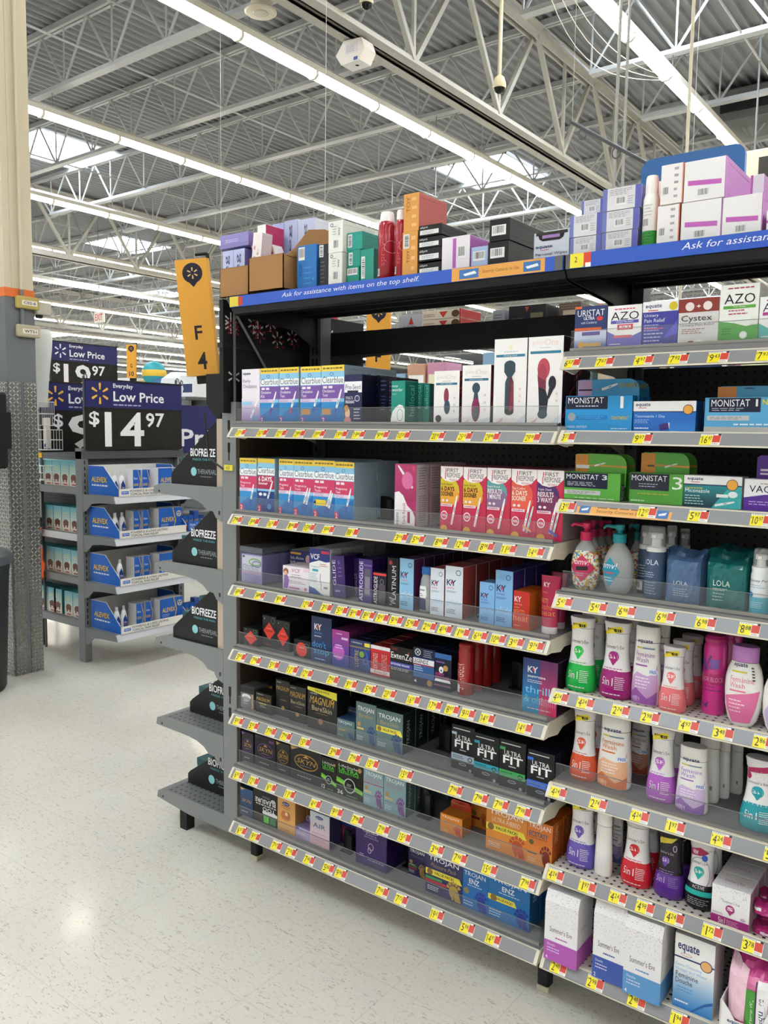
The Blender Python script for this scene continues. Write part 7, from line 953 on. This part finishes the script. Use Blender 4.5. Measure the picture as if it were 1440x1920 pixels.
for i, z in enumerate(EZ):
    t = thing('display_tray', 'black slanted display carton with teal packs, %s on the end cap' % ['topmost', 'second', 'middle', 'second lowest', 'lowest'][i], 'display carton', (EX-.075, [.058, .058, .058, .15, .15][i], z)); hi = .25
    sh = [-.0, -.0, -.0, -.015, -.03][i]; yo = [0, 0, 0, .092, .092][i]
    pts = [(-.30+sh, 0), (-.002, 0), (-.002, hi), (-.03, hi), (-.07, hi-.03), (-.285+sh, .055), (-.30+sh, .04)]
    for y in (0, .36):
        m = MB(); m.prism(pts, 1, y, y+.004, mat('display_black', '16181c', rough=.45))
        if y == 0:
            m.prism([(-.040, .0), (-.002, .0), (-.002, hi), (-.040, hi)], 1, -.0006, .0, 'b8a898')
            face(m, 'B 38 44 84 56 eef0f2 BIOFREEZE|T 42 38 82 41 5ab0b8 FREEZE THE PAIN|c 44 21 5.5 8ac8d0|T 51 18 86 25 9aa0a8 THERAPEARL|M 56 13 78 15 7a8088 1', (-.30+sh, -.0006, 0), (1, 0, 0), (0, 0, 1), (0, -1, 0), .30-sh, hi)
        m.build('side_panel', t)
    m = MB(); m.box(-.30+sh, .004, 0, -.296+sh, .36, .04, mat('display_black')); m.box(-.29+sh, .004, 0, -.01, .36, .004, mat('display_black')); m.build('front_lip', t)
    for k, (x, y) in enumerate(((-.24+sh, .02), (-.24+sh, .10), (-.24+sh, .18), (-.15, .03), (-.15, .12))):
        m = MB(); hh = .10 if x < -.2 else .17
        m.box(-.035, 0, 0, .035, .06, hh, '1a8a94', top='1f6a78', bev=.001); face(m, 'R 0 70 100 100 12505c|M 10 20 90 60 9adfe4 4', (-.035, 0, 0), (1, 0, 0), (0, 0, 1), (0, -1, 0), .07, hh); face(m, 'R 0 70 100 100 12505c|M 10 20 90 60 9adfe4 4', (-.035, .06, 0), (0, -1, 0), (0, 0, 1), (-1, 0, 0), .06, hh)
        tag(m.build('teal_pack', loc=(EX-.075+x, .065+y+yo, z+.004)), 'teal pack in the %s black display carton of the end cap' % ['topmost', 'second', 'middle', 'second lowest', 'lowest'][i], 'box', 'teal packs in the %s black display' % ['topmost', 'second', 'middle', 'second lowest', 'lowest'][i])
# back of the end-cap price header, seen under the top shelf
t = thing('price_header', 'black back of the price header behind the left bay top', 'sign', (EX-.045, 0, 0))
m = MB(); m.box(0, .01, 1.66, .02, .80, 2.055, mat('header_black', '15171b', rough=.5)); m.box(-.004, .005, 1.89, .024, .81, 1.905, mat('header_black2', '22252a')); rr = random.Random(4); a = []
for k in range(15):
    yy = 6+(k % 7)*13+rr.uniform(-3, 3); zz = [86, 74, 36][k//6 if k < 15 else 2]+rr.uniform(-5, 5); a.append('K %.1f %.1f 3.6 %s' % (yy, zz, 'd8d8dc'))
    if zz > 60: a.append('K %.1f %.1f 3.6 9a1f22' % (yy+1.5, zz-4))
face(m, '|'.join(a), (.0205, .01, 1.66), (0, 1, 0), (0, 0, 1), (1, 0, 0), .79, .395); m.build('board', t)
m = MB(); m.bar((-.02, .06, 1.62), (-.02, .06, 2.05), .008, DGREY); m.bar((.03, .02, 2.06), (.03, .33, 1.68), .005, GREY, 5); m.bar((.035, .05, 1.70), (.035, .05, 2.04), .005, DGREY, 5); m.build('support_rod', t)

def lowprice(name, o, W, H, price, label, split=.40, gold='f0b840', cut=False, blank=False, drop=None):
    """sign board facing +x; o = near lower corner, runs along +y"""
    t = thing(name, label, 'price sign', o)
    nav = mat('sign_navy', '17195e', rough=.4); m = MB(); hz = H*(1-split)
    m.box(-.03, 0, hz, 0, W, H, nav); m.box(-.034, -.006, hz-.006, .004, W+.006, hz+.004, mat('header_black2')); m.box(-.034, -.008, H-.004, .004, W+.008, H+.006, mat('header_black2'))
    if not blank: face(m, 'K 14 52 8.5 %s|B 27 70 47 90 f2f2f6 Everyday|B 27 26 80 62 f2f2f6 Low Price|M 27 10 55 17 a8aed0 1' % gold, (.0, 0, hz), (0, 1, 0), (0, 0, 1), (1, 0, 0), W, H*split); m.build('header', t)
    m = MB(); m.box(-.03, 0, -.0, 0, W, hz-.006, nav if blank else mat('sign_black', '26241f', rough=.4))
    if blank: face(m, 'B 3 14 74 50 e8e8f0 Price', (0, 0, 0), (0, 1, 0), (0, 0, 1), (1, 0, 0), W, hz)
    else:
        a, b = price.split('.')
        wz = 4 if len(a) == 1 else 0
        s_ = '|'.join('K %d %d 2.6 3f4148' % (82+(k % 2)*8-(k//2 % 2)*2, 12+k*11) for k in range(8))
        face(m, s_+'|R 12 0 12.4 100 34322c|R 38 0 38.4 100 34322c|R 66 0 66.4 100 34322c|B %d 55 %d 92 eeeef0 $|B %d 8 %d 92 eeeef0 %s|B 60 56 80 92 eeeef0 %s' % (3+wz*2, 13+wz*2, 18+wz*2, 58, a, b), (.0, 0, 0), (0, 1, 0), (0, 0, 1), (1, 0, 0), W, hz)
    m.build('price_panel', t)
    for yy in (.0, W): m = MB(); m.bar((-.015, yy, -(drop or .0)), (-.015, yy, H+.02), .010, DGREY, 6); m.path([(-.015, yy, H+.02), (-.015, yy+.012, H+.035), (-.015, yy+.024, H+.025), (-.015, yy+.024, H+.005)], .004, DGREY, 5); m.build('sign_post', t)
    return t
lowprice('price_sign', (-2.76, 1.22, 1.45), .80, .47, '14.97', 'navy and black price sign reading 14.97')
lowprice('price_sign', (-3.36, 1.26, 1.42), .80, .50, '9.97', 'price sign with a cut-off 9, half hidden behind the 14.97 sign', drop=1.42)
lowprice('price_sign', (-5.6, 2.70, 1.98), .78, .48, '19.97', 'farther price sign reading 19.97, above the front two', gold='e8e8ee', drop=1.98)
lowprice('price_sign', (-2.98, 2.16, 1.41), .80, .54, 'x', 'plain deep blue sign right of the 14.97 sign, left of yellow F 4 marker', split=.30, gold='17195e', blank=True, drop=1.41)

def marker(c, D, l1, l2, label, scale=1.0, lean=0.0, rz=.64, drop=.22):
    t = thing('aisle_marker', label, 'aisle sign', c, rz=rz); w_, h = .125*scale, .455*scale
    m = MB(); Y = mat('marker_yellow', 'e0a032', rough=.45); q = w_/2
    m.prism([(-q, 0), (q, 0), (q+.008*scale, .02*scale), (-q+.02*scale, .03*scale)], 2, 0, h, Y)
    navy = '1f1d38'
    face(m, 'c 52 88 32 %s|P %s 21,86 83,86 52,76|K 52 88 17 e8c070|B 40 31 64 43 2a2230 %s|B %s 5 %s 20 2a2230 %s' % (navy, navy, l1, '40' if len(l2) == 1 else '28', '70' if len(l2) == 1 else '80', l2), (-q, 0, 0), (1, 0, 0), (0, 0, 1), (0, -1, 0), w_, h)
    m.build('sign_face', t); m = MB(); m.box(-q*.5, .03, -drop, q*.6, .06, 0, BLK); m.bar((q*.6, .07, -.2*scale), (q*.9, .07, h+.03), .008, BLK, 6); m.bar((q*.9, .07, h+.03), (q*.1, .07, h+.03), .006, BLK, 6); m.build('post', t)
    t.rotation_euler.y = lean
    return t
marker((-.440, .229, 1.816), 0, 'F', '4', 'tilted yellow aisle marker reading F 4', lean=-.10, drop=.03)
marker((-.705, 1.72, 1.84), 0, 'F', '5', 'yellow aisle marker partly seen through the shelf gap', scale=1.05, drop=1.84)
marker((-7.10, 4.75, 2.25), 0, 'G', '10', 'small distant yellow marker reading G 10', scale=.95, drop=2.25)
t = thing('marker_post', 'black bent post under the F 4 marker', 'post', (0, 0, 0)); m = MB(); m.prism([(-.42, 1.82), (-.31, 1.82), (-.31, 1.69), (-.335, 1.66), (-.33, 1.52), (-.29, 1.44), (-.22, 1.40), (-.22, 1.39), (-.31, 1.42), (-.35, 1.52), (-.355, 1.64), (-.42, 1.70)], 1, .23, .26, BLK); m.build('bent_arm', t)
m = MB(); m.path([(-.20, .03, 1.66), (-.165, .02, 1.50), (-.15, .02, 1.49), (-.10, .03, 1.46)], .004, BLK, 5); m.build('cable', t)
t = thing('hanging_banner', 'red and white banner edge behind the F 4 marker', 'banner', (-.75, 1.22, 1.90)); m = MB(); m.box(0, 0, 0, .17, .004, .30, 'b02028'); face(m, 'B 58 18 90 64 f0f0f0 R|R 0 92 100 100 f0f0f0', (0, 0, 0), (1, 0, 0), (0, 0, 1), (0, -1, 0), .17, .30); m.build('cloth', t); m = MB(); m.bar((.085, .0, .3), (.085, 0, 5.04), .0015, 'd8d8d8', 4); m.build('hook', t)

# ================= FAR END CAP AND GONDOLA =================
FX = -2.80
t = thing('end_cap', 'grey end-cap shelving below the 14.97 price sign', 'shelving unit', (FX, 1.20, 0)); FCAP = t
for y in (0, .80):
    m = MB(); m.box(-.06, y, 0, .012, y+.05, 1.46, GREY)
    for k in range(28): m.box(.0122, y+.018, .22+k*.042, .0128, y+.026, .245+k*.042, '15171a')
    m.build('post', t)
m = MB(); m.box(-.05, .05, .18, -.03, .80, 1.45, DGREY); m.build('back_panel', t)
m = MB(); m.box(-.06, 0, 1.39, .02, .85, 1.44, DGREY); m.build('top_rail', t)
FZ = [1.155, .88, .565, .245]
BLU = '1a62c0'
for i, z in enumerate(FZ):
    nm = ['topmost', 'second', 'third', 'lowest'][i]
    m = MB(); m.box(0, 0, z-.012, .345, .82, z-.002, GREY); s = m.build('shelf', FCAP, loc=(.012, .005, 0))
    m = MB(); m.prism([(.35, z+.0), (.365, z-.045), (.345, z-.045), (.34, z)], 1, 0, .82, mat('rail_white', 'c9ccd2', rough=.25)); m.build('price_rail', s)
    for y in (0, .82): m = MB(); m.prism([(0, z), (.34, z), (.36, z-.045), (.2, z-.05), (.10, z-.06), (.04, z-.11), (0, z-.12)], 1, y-.002, y+.002, GREY); m.build('bracket', s)
    x0 = FX+.04; L = .33; dy = .0 if i < 3 else .02
    tr = thing('display_tray', '%s blue and white display carton with slanted side, under the 14.97 sign' % nm, 'display carton', (x0, 1.232, z)); hh = .195; q = mat('display_blue', BLU, rough=.35)
    pts = [(0, 0), (L, 0), (L, .05), (L*.52, hh), (0, hh)]
    for y in (0, .55):
        m = MB(); m.prism(pts, 1, y, y+.003, 'e8eaee'); m.prism([(p[0]*.985+.002, p[1]*.975+.002) for p in pts], 1, y-.0006, y, q)
        if y == 0: face(m, 'B 12 42 64 60 3a4a70 ALEVEX|B 11 44 63 62 f2c22a ALEVEX|M 12 30 66 37 e8ecf4 1', (0, -.0008, 0), (1, 0, 0), (0, 0, 1), (0, -1, 0), L, hh)
        m.build('side_panel', tr)
    m = MB(); m.box(L-.002, 0, 0, L, .553, .05, 'e6e4de'); face(m, 'R 4 30 14 70 1a62c0|T 5 40 13 62 f0f0f0 NEW|B 16 52 70 84 5a5a60 POWERFUL & LONG LASTING|B 16 12 56 42 5a5a60 TOPICAL PAIN RELIEF', (L, 0, 0), (0, 1, 0), (0, 0, 1), (1, 0, 0), .553, .05); m.build('front_lip', tr)
    m = MB(); m.box(0, .003, 0, .002, .55, hh, 'dedcd6'); m.box(0, .003, 0, L-.002, .55, .002, 'dedcd6'); m.build('back_wall', tr)
    gi = ['topmost', 'second', 'third', 'lowest'][i]
    for k in range([2, 2, 1, 2][i]):      # bottles
        y = 1.232+.06+k*.055+(.03 if i == 2 else 0); b = thing('lotion_bottle', 'small white bottle, navy label, in the %s blue display carton' % gi, 'bottle', (x0+.20, y, z+.003), 'white bottles in the %s blue display' % gi)
        m = MB(); m.lathe([(0, .017, .02), (.02, .018, .024), (.09, .018, .024), (.12, .013, .015), (.13, .008, .008)], 0, 0, 'eceef2', n=16); m.build('body', b, smooth=True); m = MB(); m.lathe([(.13, .010, .010), (.155, .009, .009)], 0, 0, 'd4d6dc', n=14); m.build('cap', b, smooth=True)
        m = MB(); face(m, 'P 1c3a8a 10,4 90,4 90,50 50,88 10,60|T 24 30 78 46 e8ecf4 aleve|R 10 20 90 24 d06030', (.0195, -.02, .01), (0, 1, 0), (0, 0, 1), (1, 0, 0), .04, .10); m.build('label', b)
    for k in range(2):
        y = 1.232+[.17, .17, .17, .18][i]+k*.075; m = MB(); m.box(0, 0, 0, .09, .062, .165, 'e8e8ec', top='d8d8dc', side=BLU, bev=.001)
        face(m, 'P %s 0,0 60,0 100,50 60,100 0,100|P e0b030 60,0 66,0 100,46 100,54 66,100 60,100 94,50|T 10 60 60 70 e8f0f8 Aleve|B 6 34 70 44 f2c22a ALEVEX|M 70 6 94 18 8a8a90 2' % BLU, (.09, 0, 0), (0, 1, 0), (0, 0, 1), (1, 0, 0), .062, .165)
        tag(m.build('carton', loc=(x0+.16, y, z+.003)), 'slim blue and white carton in the %s blue display carton' % gi, 'box', 'slim cartons in the %s blue display' % gi)
    m = MB(); m.box(0, 0, 0, .10, .20, .172, 'e6e6ea', side=BLU, top='d8d8dc', bev=.001)
    face(m, 'P %s 0,0 58,0 70,50 58,100 0,100|P e0b030 58,0 62,0 74,50 62,100 58,100 70,50|B 10 44 66 62 f2c22a ALEVEX|M 10 26 50 36 e0e8f4 2|c 86 74 11 b8bac0|c 82 78 2.4 2a2a2e|c 90 78 2.4 2a2a2e|c 86 70 2 2a2a2e' % BLU, (.10, 0, 0), (0, 1, 0), (0, 0, 1), (1, 0, 0), .20, .172)
    tag(m.build('carton', loc=(x0+.19, 1.232+.345, z+.003)), 'wide blue and white carton filling the right of the %s blue display' % gi, 'box')
    # second display and small cartons further along the shelf
    tr = thing('display_tray', '%s low blue tray at the right end of its shelf' % nm, 'display carton', (x0+.1, 1.80, z)); m = MB(); m.box(0, 0, 0, .23, .21, .004, q); m.box(.227, 0, 0, .23, .21, .07, q)
    face(m, 'T 6 50 80 84 d8e4f4 Have 2 Pills for|T 6 12 70 44 d8e4f4 All Day Pain Relief', (.23, 0, 0), (0, 1, 0), (0, 0, 1), (1, 0, 0), .21, .07); m.build('front_lip', tr)
    for k in range(4):
        m = MB(); c = [BLU, BLU, '2a52a8', '1a3f90'][k]; m.box(0, 0, 0, .05, .045, .10+(.03 if k == 2 else 0), c, top='123f80', bev=.001); face(m, 'B 10 50 90 70 e0b840 ALEVE|R 0 0 100 30 %s' % ('c03a3a' if k == 0 else 'dfe6f0'), (.05, 0, 0), (0, 1, 0), (0, 0, 1), (1, 0, 0), .045, .10)
        tag(m.build('pill_carton', loc=(x0+.27-.003-.05, 1.806+k*.049, z+.005+.05*0)), 'small blue pill carton in the %s low blue tray' % nm, 'box', 'small pill cartons in the %s low blue tray' % nm)
t = thing('gondola', 'grey gondola with baby cartons left of the far end cap', 'shelving unit', (-4.4, 1.20, 0)); BG = t
m = MB(); m.box(0, .40, .15, 1.52, .42, 1.45, peg_mat('pegboard_grey', '6a6d70', '2a2a2c')); m.build('back_panel', t)
for x in (.30, .92): m = MB(); m.box(x, .05, 0, x+.05, .10, .2, DGREY); m.build('leg', t)
for i, z in enumerate((1.19, .87, .57, .27)):
    nm = ['topmost', 'second', 'third', 'lowest'][i]
    m = MB(); m.box(0, .04, z-.012, 1.52, .40, z, GREY); s = m.build('shelf', BG)
    m = MB(); m.box(0, .02, z-.045, 1.52, .04, z+.003, GREY if i != 1 else mat('rail_white')); m.build('price_rail', s)
    for k in range(9 if i != 3 else 8):
        x = -2.985-.105*k-(.01 if i < 3 else .03*(k % 3 == 2)); m = MB(); H = .175
        m.box(-.05, 0, 0, .05, .12, H, '8ab0b0', side='3a9298', top='3f98a0', bev=.001)
        face(m, 'G 0 30 100 100 d8dcd0 5aa0b0 4|R 0 0 100 30 dcd8cc|P 6a3a30 20,24 80,24 84,40 60,48 30,46 16,38|R 24 16 40 26 6a3a30|R 60 16 76 26 6a3a30|R 30 4 80 9 b84a5a|M 20 64 80 76 d8d07a 2', (-.05, 0, 0), (1, 0, 0), (0, 0, 1), (0, -1, 0), .10, H)
        tag(m.build('baby_carton', loc=(x, 1.27, z+.001)), 'teal and cream baby carton on the %s shelf beside the column' % nm, 'box', 'teal cartons on the %s shelf by the column' % nm)
# ================= COLUMN, BIN, HANGINGS =================
t = thing('column', 'square column, beige above, grey and diamond plate below', 'column', (-2.85, .735, 0))
m = MB(); m.box(-.19, 0, 2.45, 0, .19, 6.95, mat('column_beige', 'cfc6ae', rough=.5)); m.box(-.0, .045, 2.42, .004, .06, 6.9, mat('column_beige')); m.build('upper_casing', t)
m = MB(); m.box(-.192, -.002, 0, .002, .192, 2.45, mat('column_grey', '6b7074', rough=.45)); m.build('lower_casing', t)
m = MB(); m.box(-.195, -.004, 2.40, .005, .195, 2.455, mat('tape_orange', 'e0702a', rough=.5)); m.build('orange_tape', t)
for a, b in ((.004, .082), (.108, .19)): m = MB(); m.box(.002, a, 0, .008, b, 1.88, PLATE); m.build('diamond_plate', t)
m = MB(); m.box(-.19, -.010, 0, 0, -.002, 1.88, PLATE); m.build('diamond_plate', t)
m = MB(); m.bar((.02, .10, 2.2), (.02, .10, 6.9), .010, mat('column_beige'), 8); m.bar((.02, .10, 2.2), (.02, .10, 2.45), .0105, mat('column_grey'), 8); m.build('conduit', t)
for z, c, s_, lb in ((2.335, 'b8a45a', 'C02-6', 'ochre wall box marked C02-6 on the column'), (2.16, 'b8ae94', 'WT51', 'cream wall box marked WT51 on the column')):
    m = MB(); m.box(0, .06, 0, .035, .21, .075, c, bev=.006); m.box(.035, .09, .02, .038, .19, .05, 'e8e4d8'); face(m, 'B 10 20 90 80 2a2a2a '+s_, (.038, .09, .02), (0, 1, 0), (0, 0, 1), (1, 0, 0), .10, .03); tag(m.build('junction_box', loc=(-2.846, .735, z)), lb, 'junction box')
m = MB(); m.box(0, 0, 0, .06, .10, .08, 'b8b4a4', bev=.006); m.lathe([(-.02, .02, .02), (0, .024, .024)], .03, .03, '1a1a1c', n=12); tag(m.build('wall_sensor', loc=(-2.88, .93, 2.31)), 'small cream sensor on the back of the column', 'sensor')
t = thing('trash_bin', 'dark grey round trash bin cut off at the left edge', 'bin', (-2.80, .40, 0)); g = mat('bin_grey', '34373a', rough=.5)
m = MB(); m.lathe([(0, .21, .21), (.02, .22, .22), (.72, .25, .25), (.78, .26, .26)], 0, 0, g, n=32); m.build('body', t, smooth=True); m = MB(); m.lathe([(.78, .272, .272), (.83, .272, .272), (.85, .25, .25), (.90, .14, .14), (.90, .10, .10), (.86, .09, .09)], 0, 0, mat('bin_lid', '55585c', rough=.4), n=32); m.build('lid', t, smooth=True)
m = MB(); m.box(-.30, -.02, 0, 0, .16, .46, mat('screen_black', '1b1d22', rough=.45), bev=.015); m.box(-.02, -.02, .12, .012, .17, .34, mat('screen_black')); tag(m.build('dispenser', loc=(-2.71, .50, 1.345)), 'black wall dispenser above the trash bin', 'dispenser')
t = thing('plastic_jug', 'frosted white plastic funnel hanging right of the column', 'jug', (-3.17, 1.14, 1.765))
m = MB(); m.lathe([(0, .05, .05), (.15, .06, .06), (.25, .075, .07), (.36, .095, .08), (.44, .098, .085), (.485, .085, .075), (.49, .08, .07)], 0, 0, mat('frosted', 'dfe4e2', rough=.35, alpha=.93), n=28); m.build('shell', t, smooth=True); m = MB(); m.lathe([(-.03, .055, .055), (0, .055, .055)], 0, 0, 'd0d0cc', n=20); m.build('neck', t)
for nm, (x, y, z), W, H, lb in (('wire_basket', (-3.42, 1.20, 1.44), .22, .14, 'white wire basket left of the 9 price sign'), ('wire_basket', (-3.42, 1.18, 1.23), .20, .10, 'white wire basket before the top teal cartons'), ('wire_basket', (-3.25, 1.08, 1.61), .15, .16, 'white wire basket just under the frosted funnel')):
    t = thing(nm, lb, 'basket', (x, y, z)); wm = mat('wire_white', 'e8e8e6', rough=.35)
    for k in range(3):
        zz = H*k/2; m = MB(); m.path([(0, 0, zz), (W, 0, zz), (W, .12, zz), (0, .12, zz), (0, 0, zz)], .0028, wm, 5); m.build('rim_wire', t)
    m = MB()
    for k in range(7): m.path([(W*k/6, 0, H), (W*k/6, 0, 0), (W*k/6, .12, 0), (W*k/6, .12, H)], .002, wm, 4)
    m.build('bar_wires', t)
for (x, y, z, c, lb) in ((-3.46, 1.31, 1.445, 'f0ece6', 'white packet with blue dots standing in the wire basket'), (-3.36, 1.31, 1.445, 'e6e0da', 'slim white packet in the wire basket, further right')):
    m = MB(); m.box(-.03, -.02, 0, .03, .02, .30 if x < -3.4 else .22, c, bev=.004); face(m, 'c 30 78 14 4a7ac8|c 76 78 14 4a7ac8|M 10 20 80 50 c09a90 3|R 0 4 100 12 2a4a8a', (-.03, -.02, 0), (1, 0, 0), (0, 0, 1), (0, -1, 0), .06, .3); tag(m.build('slim_packet', loc=(x, y-.02, z)), lb, 'packet')
m = MB(); m.box(0, 0, 0, .11, .004, .035, 'e0b020'); tag(m.build('yellow_shelf_tag', loc=(-3.38, 1.20, 1.385)), 'yellow shelf tag above the top teal cartons', 'tag')
m = MB(); m.box(0, 0, 0, .09, .03, .30, 'd8dcde', bev=.008); m.box(.005, .002, -.10, .06, .028, 0, '5a4a78'); m.box(.005, .002, .30, .07, .028, .34, '4a3a68'); tag(m.build('hanging_card', loc=(-3.42, 1.20, .84)), 'white and violet card hanging along the column', 'packet')
t = thing('orange_vest', 'orange vest hanging folded beside the column', 'vest', (-3.36, 1.19, .50)); m = MB(); rr = random.Random(2); om = mat('vest_orange', 'e8602a', rough=.7)
N = 14
prof_ = [(.02+.035*(1-i/N)+.012*math.sin(i*2.1)+.02*(i/N), .018+.008*math.sin(i*1.7), i/N*.46, .035*math.sin(i*.5)+.05*i/N) for i in range(N+1)]
k0 = len(m.v)
for (a, b, z, dx) in prof_:
    for j in range(12): th = 2*PI*j/12; rr_ = 1+.25*math.sin(j*3+z*20); m.v.append((dx+a*rr_*math.cos(th), b*rr_*math.sin(th), z))
for i in range(N):
    for j in range(12): j2 = (j+1) % 12; m.f.append((k0+i*12+j, k0+i*12+j2, k0+(i+1)*12+j2, k0+(i+1)*12+j)); m.m.append(m.mi(om if i < 12 else mat('vest_navy', '1c2034')))
m.build('cloth', t, smooth=True); m = MB(); m.path([(-.03, -.03, .07), (.05, -.035, .12), (.06, -.03, .05), (-.02, -.03, .02)], .004, '1c2034', 5); m.build('drawcord', t)

# ================= MERCHANDISE BEHIND THE OPEN TOP =================
def bx(x, y, z, W, d, H, c, art, label, sd=None, fy=-1):
    m = MB(); m.box(-W/2, 0, 0, W/2, d, H, c, side=sd or c, bev=.001); face(m, art, (-W/2, 0, 0), (1, 0, 0), (0, 0, 1), (0, -1, 0), W, H); return tag(m.build('carton', loc=(x, y, z)), label, 'box')
bx(.30, .62, 1.986, .12, .12, .060, 'b8bac0', 'P c03028 40,40 60,40 50,90|T 20 10 70 36 3a3a5a Indulge', 'grey bar carton on the dark back shelf, leftmost')
bx(.45, .60, 1.986, .17, .14, .032, 'd8ccb8', 'P c03028 44,80 66,80 55,10|M 4 30 36 60 8a4a40 2|E 86 50 10 40 5a3a28|R 96 0 100 100 b02028', 'cream bar carton, red triangle, lower on back shelf', 'b02028')
bx(.45, .60, 2.019, .17, .14, .032, 'd8ccb8', 'P c03028 44,80 66,80 55,10|M 4 30 36 60 8a4a40 2|E 86 50 10 40 5a3a28|R 96 0 100 100 b02028', 'cream bar carton, red triangle, upper on back shelf', 'b02028')
bx(.80, .60, 1.986, .14, .15, .055, '22242c', 'P a03030 44,90 56,90 50,60|R 60 20 94 50 6a6248|M 8 14 40 24 6a6c74 1', 'black bar carton on the dark back shelf')
bx(.68, .62, 1.986, .05, .12, .05, '8a8c94', 'M 10 40 90 70 4a4c54 2', 'slim grey carton on the dark back shelf')
bx(.93, .66, 1.986, .08, .12, .06, '5a4a40', 'R 20 20 80 60 b8a890|M 10 70 90 90 8a6a50 2', 'brown carton on the dark back shelf')
bx(1.08, .66, 1.986, .10, .12, .05, 'c88a70', 'R 10 50 90 90 d8d0cc|M 20 20 80 40 a05a40 2', 'orange and white carton on the dark back shelf')
bx(1.28, .80, 1.90, .16, .14, .15, 'c8ccd4', 'c 20 50 16 2a3a8a|c 74 50 16 2a3a8a|P c03030 40,80 56,80 48,50', 'white carton with navy discs behind the right bay')
for k in range(5): bx(1.42+.14*k, .80, 1.90, .13, .12, .12+.015*(k % 3), ['d8c8c8', 'c8ccd0', 'e0dcd8', 'b8a8b0', 'd0c8c4'][k], 'M 10 30 90 80 a05050 4', 'pale snack packet behind the right bay, %s from left' % ['first', 'second', 'third', 'fourth', 'fifth'][k])
for k in range(3): bx(.33+.10*k, .62, 1.521, .09, .15, .22-.02*k, ['5a4a4c', '4a3c40', '8a8486'][k], 'R 6 60 94 90 c8bcb8|M 10 20 90 50 9a6a60 3', 'dark carton seen through the gap above the pegboard, %s' % ['left', 'middle', 'right'][k])
for k in range(4): bx(.60+.11*k, .64, 1.521, .10, .15, .17+.015*(k % 2), ['4a3c38', '6a5a58', '3a3438', '5a4644'][k], 'R 6 60 94 92 c8bcb8|M 10 20 90 50 b07060 3', 'brown-grey carton behind the teal boxes, %s from left' % ['first', 'second', 'third', 'fourth'][k])
t = thing('spark_tag', 'yellow square tag with dark spark seen above the small white boxes', 'tag', (.72, .98, 1.79)); m = MB(); m.box(-.04, 0, 0, .04, .002, .075, 'f0dc2a'); m.box(-.003, 0, .07, .003, .002, .155, 'e8e8e8'); face(m, 'K 50 50 40 2a2a20', (-.04, 0, 0), (1, 0, 0), (0, 0, 1), (0, -1, 0), .08, .075); m.build('card', t)
# distant aisles: gondolas with goods stacked on top
def far_gondola(x0, x1, y, label, seed, top=2.0):
    t = thing('gondola', label, 'shelving unit', (x0, y, 0)); W = x1-x0; m = MB(); m.box(0, .42, 0, W, .46, top, mat('far_panel', '8a8c8e', rough=.5)); m.build('back_panel', t)
    rr = random.Random(seed)
    for z in (.15, .55, .95, 1.35, 1.75, top):
        m = MB(); m.box(0, 0, z-.03, W, .9, z, GREY); m.build('shelf', t)
    n = 0
    for z in (1.75, top):
        x = .05
        while x < W-.3 and n < 24:
            w_ = rr.uniform(.2, .45); h = rr.uniform(.16, .30)
            if z >= 1.35:
                c = rr.choice(['c88aa8', 'e8e8ea', '4a7ab0', '7aa8b0', 'd8c890', 'c8b8a0', 'dcdce4', 'c89a80', 'e4e6ea', '8ab0d0']); m = MB(); m.box(0, 0, 0, w_, .3, h, c, bev=.004); face(m, 'R 8 20 92 60 %s' % rr.choice(['f0f0f0', 'e8e8c0', '2a3a6a']), (0, 0, 0), (1, 0, 0), (0, 0, 1), (0, -1, 0), w_, h)
                tag(m.build('stock_carton', loc=(x0+x, y+.02, z+.001)), 'distant coloured carton on the %s' % label, 'box', 'cartons on the '+label); n += 1
            x += w_+rr.uniform(.01, .06)
far_gondola(-9.6, -6.2, 4.9, 'distant gondola below the G 10 marker', 1)
far_gondola(-9.5, -5.2, 7.4, 'distant gondola two aisles beyond the G 10 marker', 2)
far_gondola(-4.6, -1.2, 4.9, 'distant gondola behind the blue sign', 3)
far_gondola(-.9, 4.2, 3.1, 'gondola in the next aisle behind the right bay', 5, top=1.95)
t = thing('hanging_sign', 'pale blue department sign with white letters left of the F 4 marker', 'aisle sign', (-5.4, 4.6, 2.22)); m = MB(); m.box(0, 0, 0, 1.6, .02, .34, '4a90c8'); face(m, 'B 6 24 30 80 eef4fa Do', (0, 0, 0), (1, 0, 0), (0, 0, 1), (0, -1, 0), 1.6, .34); m.build('board', t); m = MB(); m.bar((.2, .01, .34), (.2, .01, 4.72), .002, 'd8d8d8', 4); m.build('cable', t)
t = thing('toy_ball', 'teal and yellow toy ball in clear pack right of G 10', 'toy', (-6.95, 5.0, 2.16)); m = MB(); m.lathe([(.16+.16*math.sin(a), .16*math.cos(a)+.0001, .16*math.cos(a)+.0001) for a in [-PI/2+PI*i/12 for i in range(13)]], 0, 0, '2aa0b0', n=20, mats=['2aa0b0']*5+['e8c040']*2+['2aa0b0']*5); m.build('ball', t, smooth=True)
t = thing('bagged_item', 'clear bagged white item beside the toy ball', 'bag', (-6.5, 5.05, 2.0)); m = MB(); m.lathe([(0, .26, .2), (.1, .3, .22), (.24, .26, .2), (.32, .12, .1)], 0, 0, 'dcdee2', n=18); m.build('bag', t, smooth=True)
t = thing('exit_sign', 'small red exit sign far away under the lamps', 'exit sign', (-17.5, 11.2, 4.35)); m = MB(); m.box(0, 0, 0, .42, .04, .28, 'e8e0dc'); face(m, 'B 12 20 88 80 d02a2a EXIT', (0, 0, 0), (1, 0, 0), (0, 0, 1), (0, -1, 0), .42, .28); m.build('panel', t); m = MB(); m.bar((.21, .02, .28), (.21, .02, 2.62), .01, GREY, 5); m.build('hanger', t)
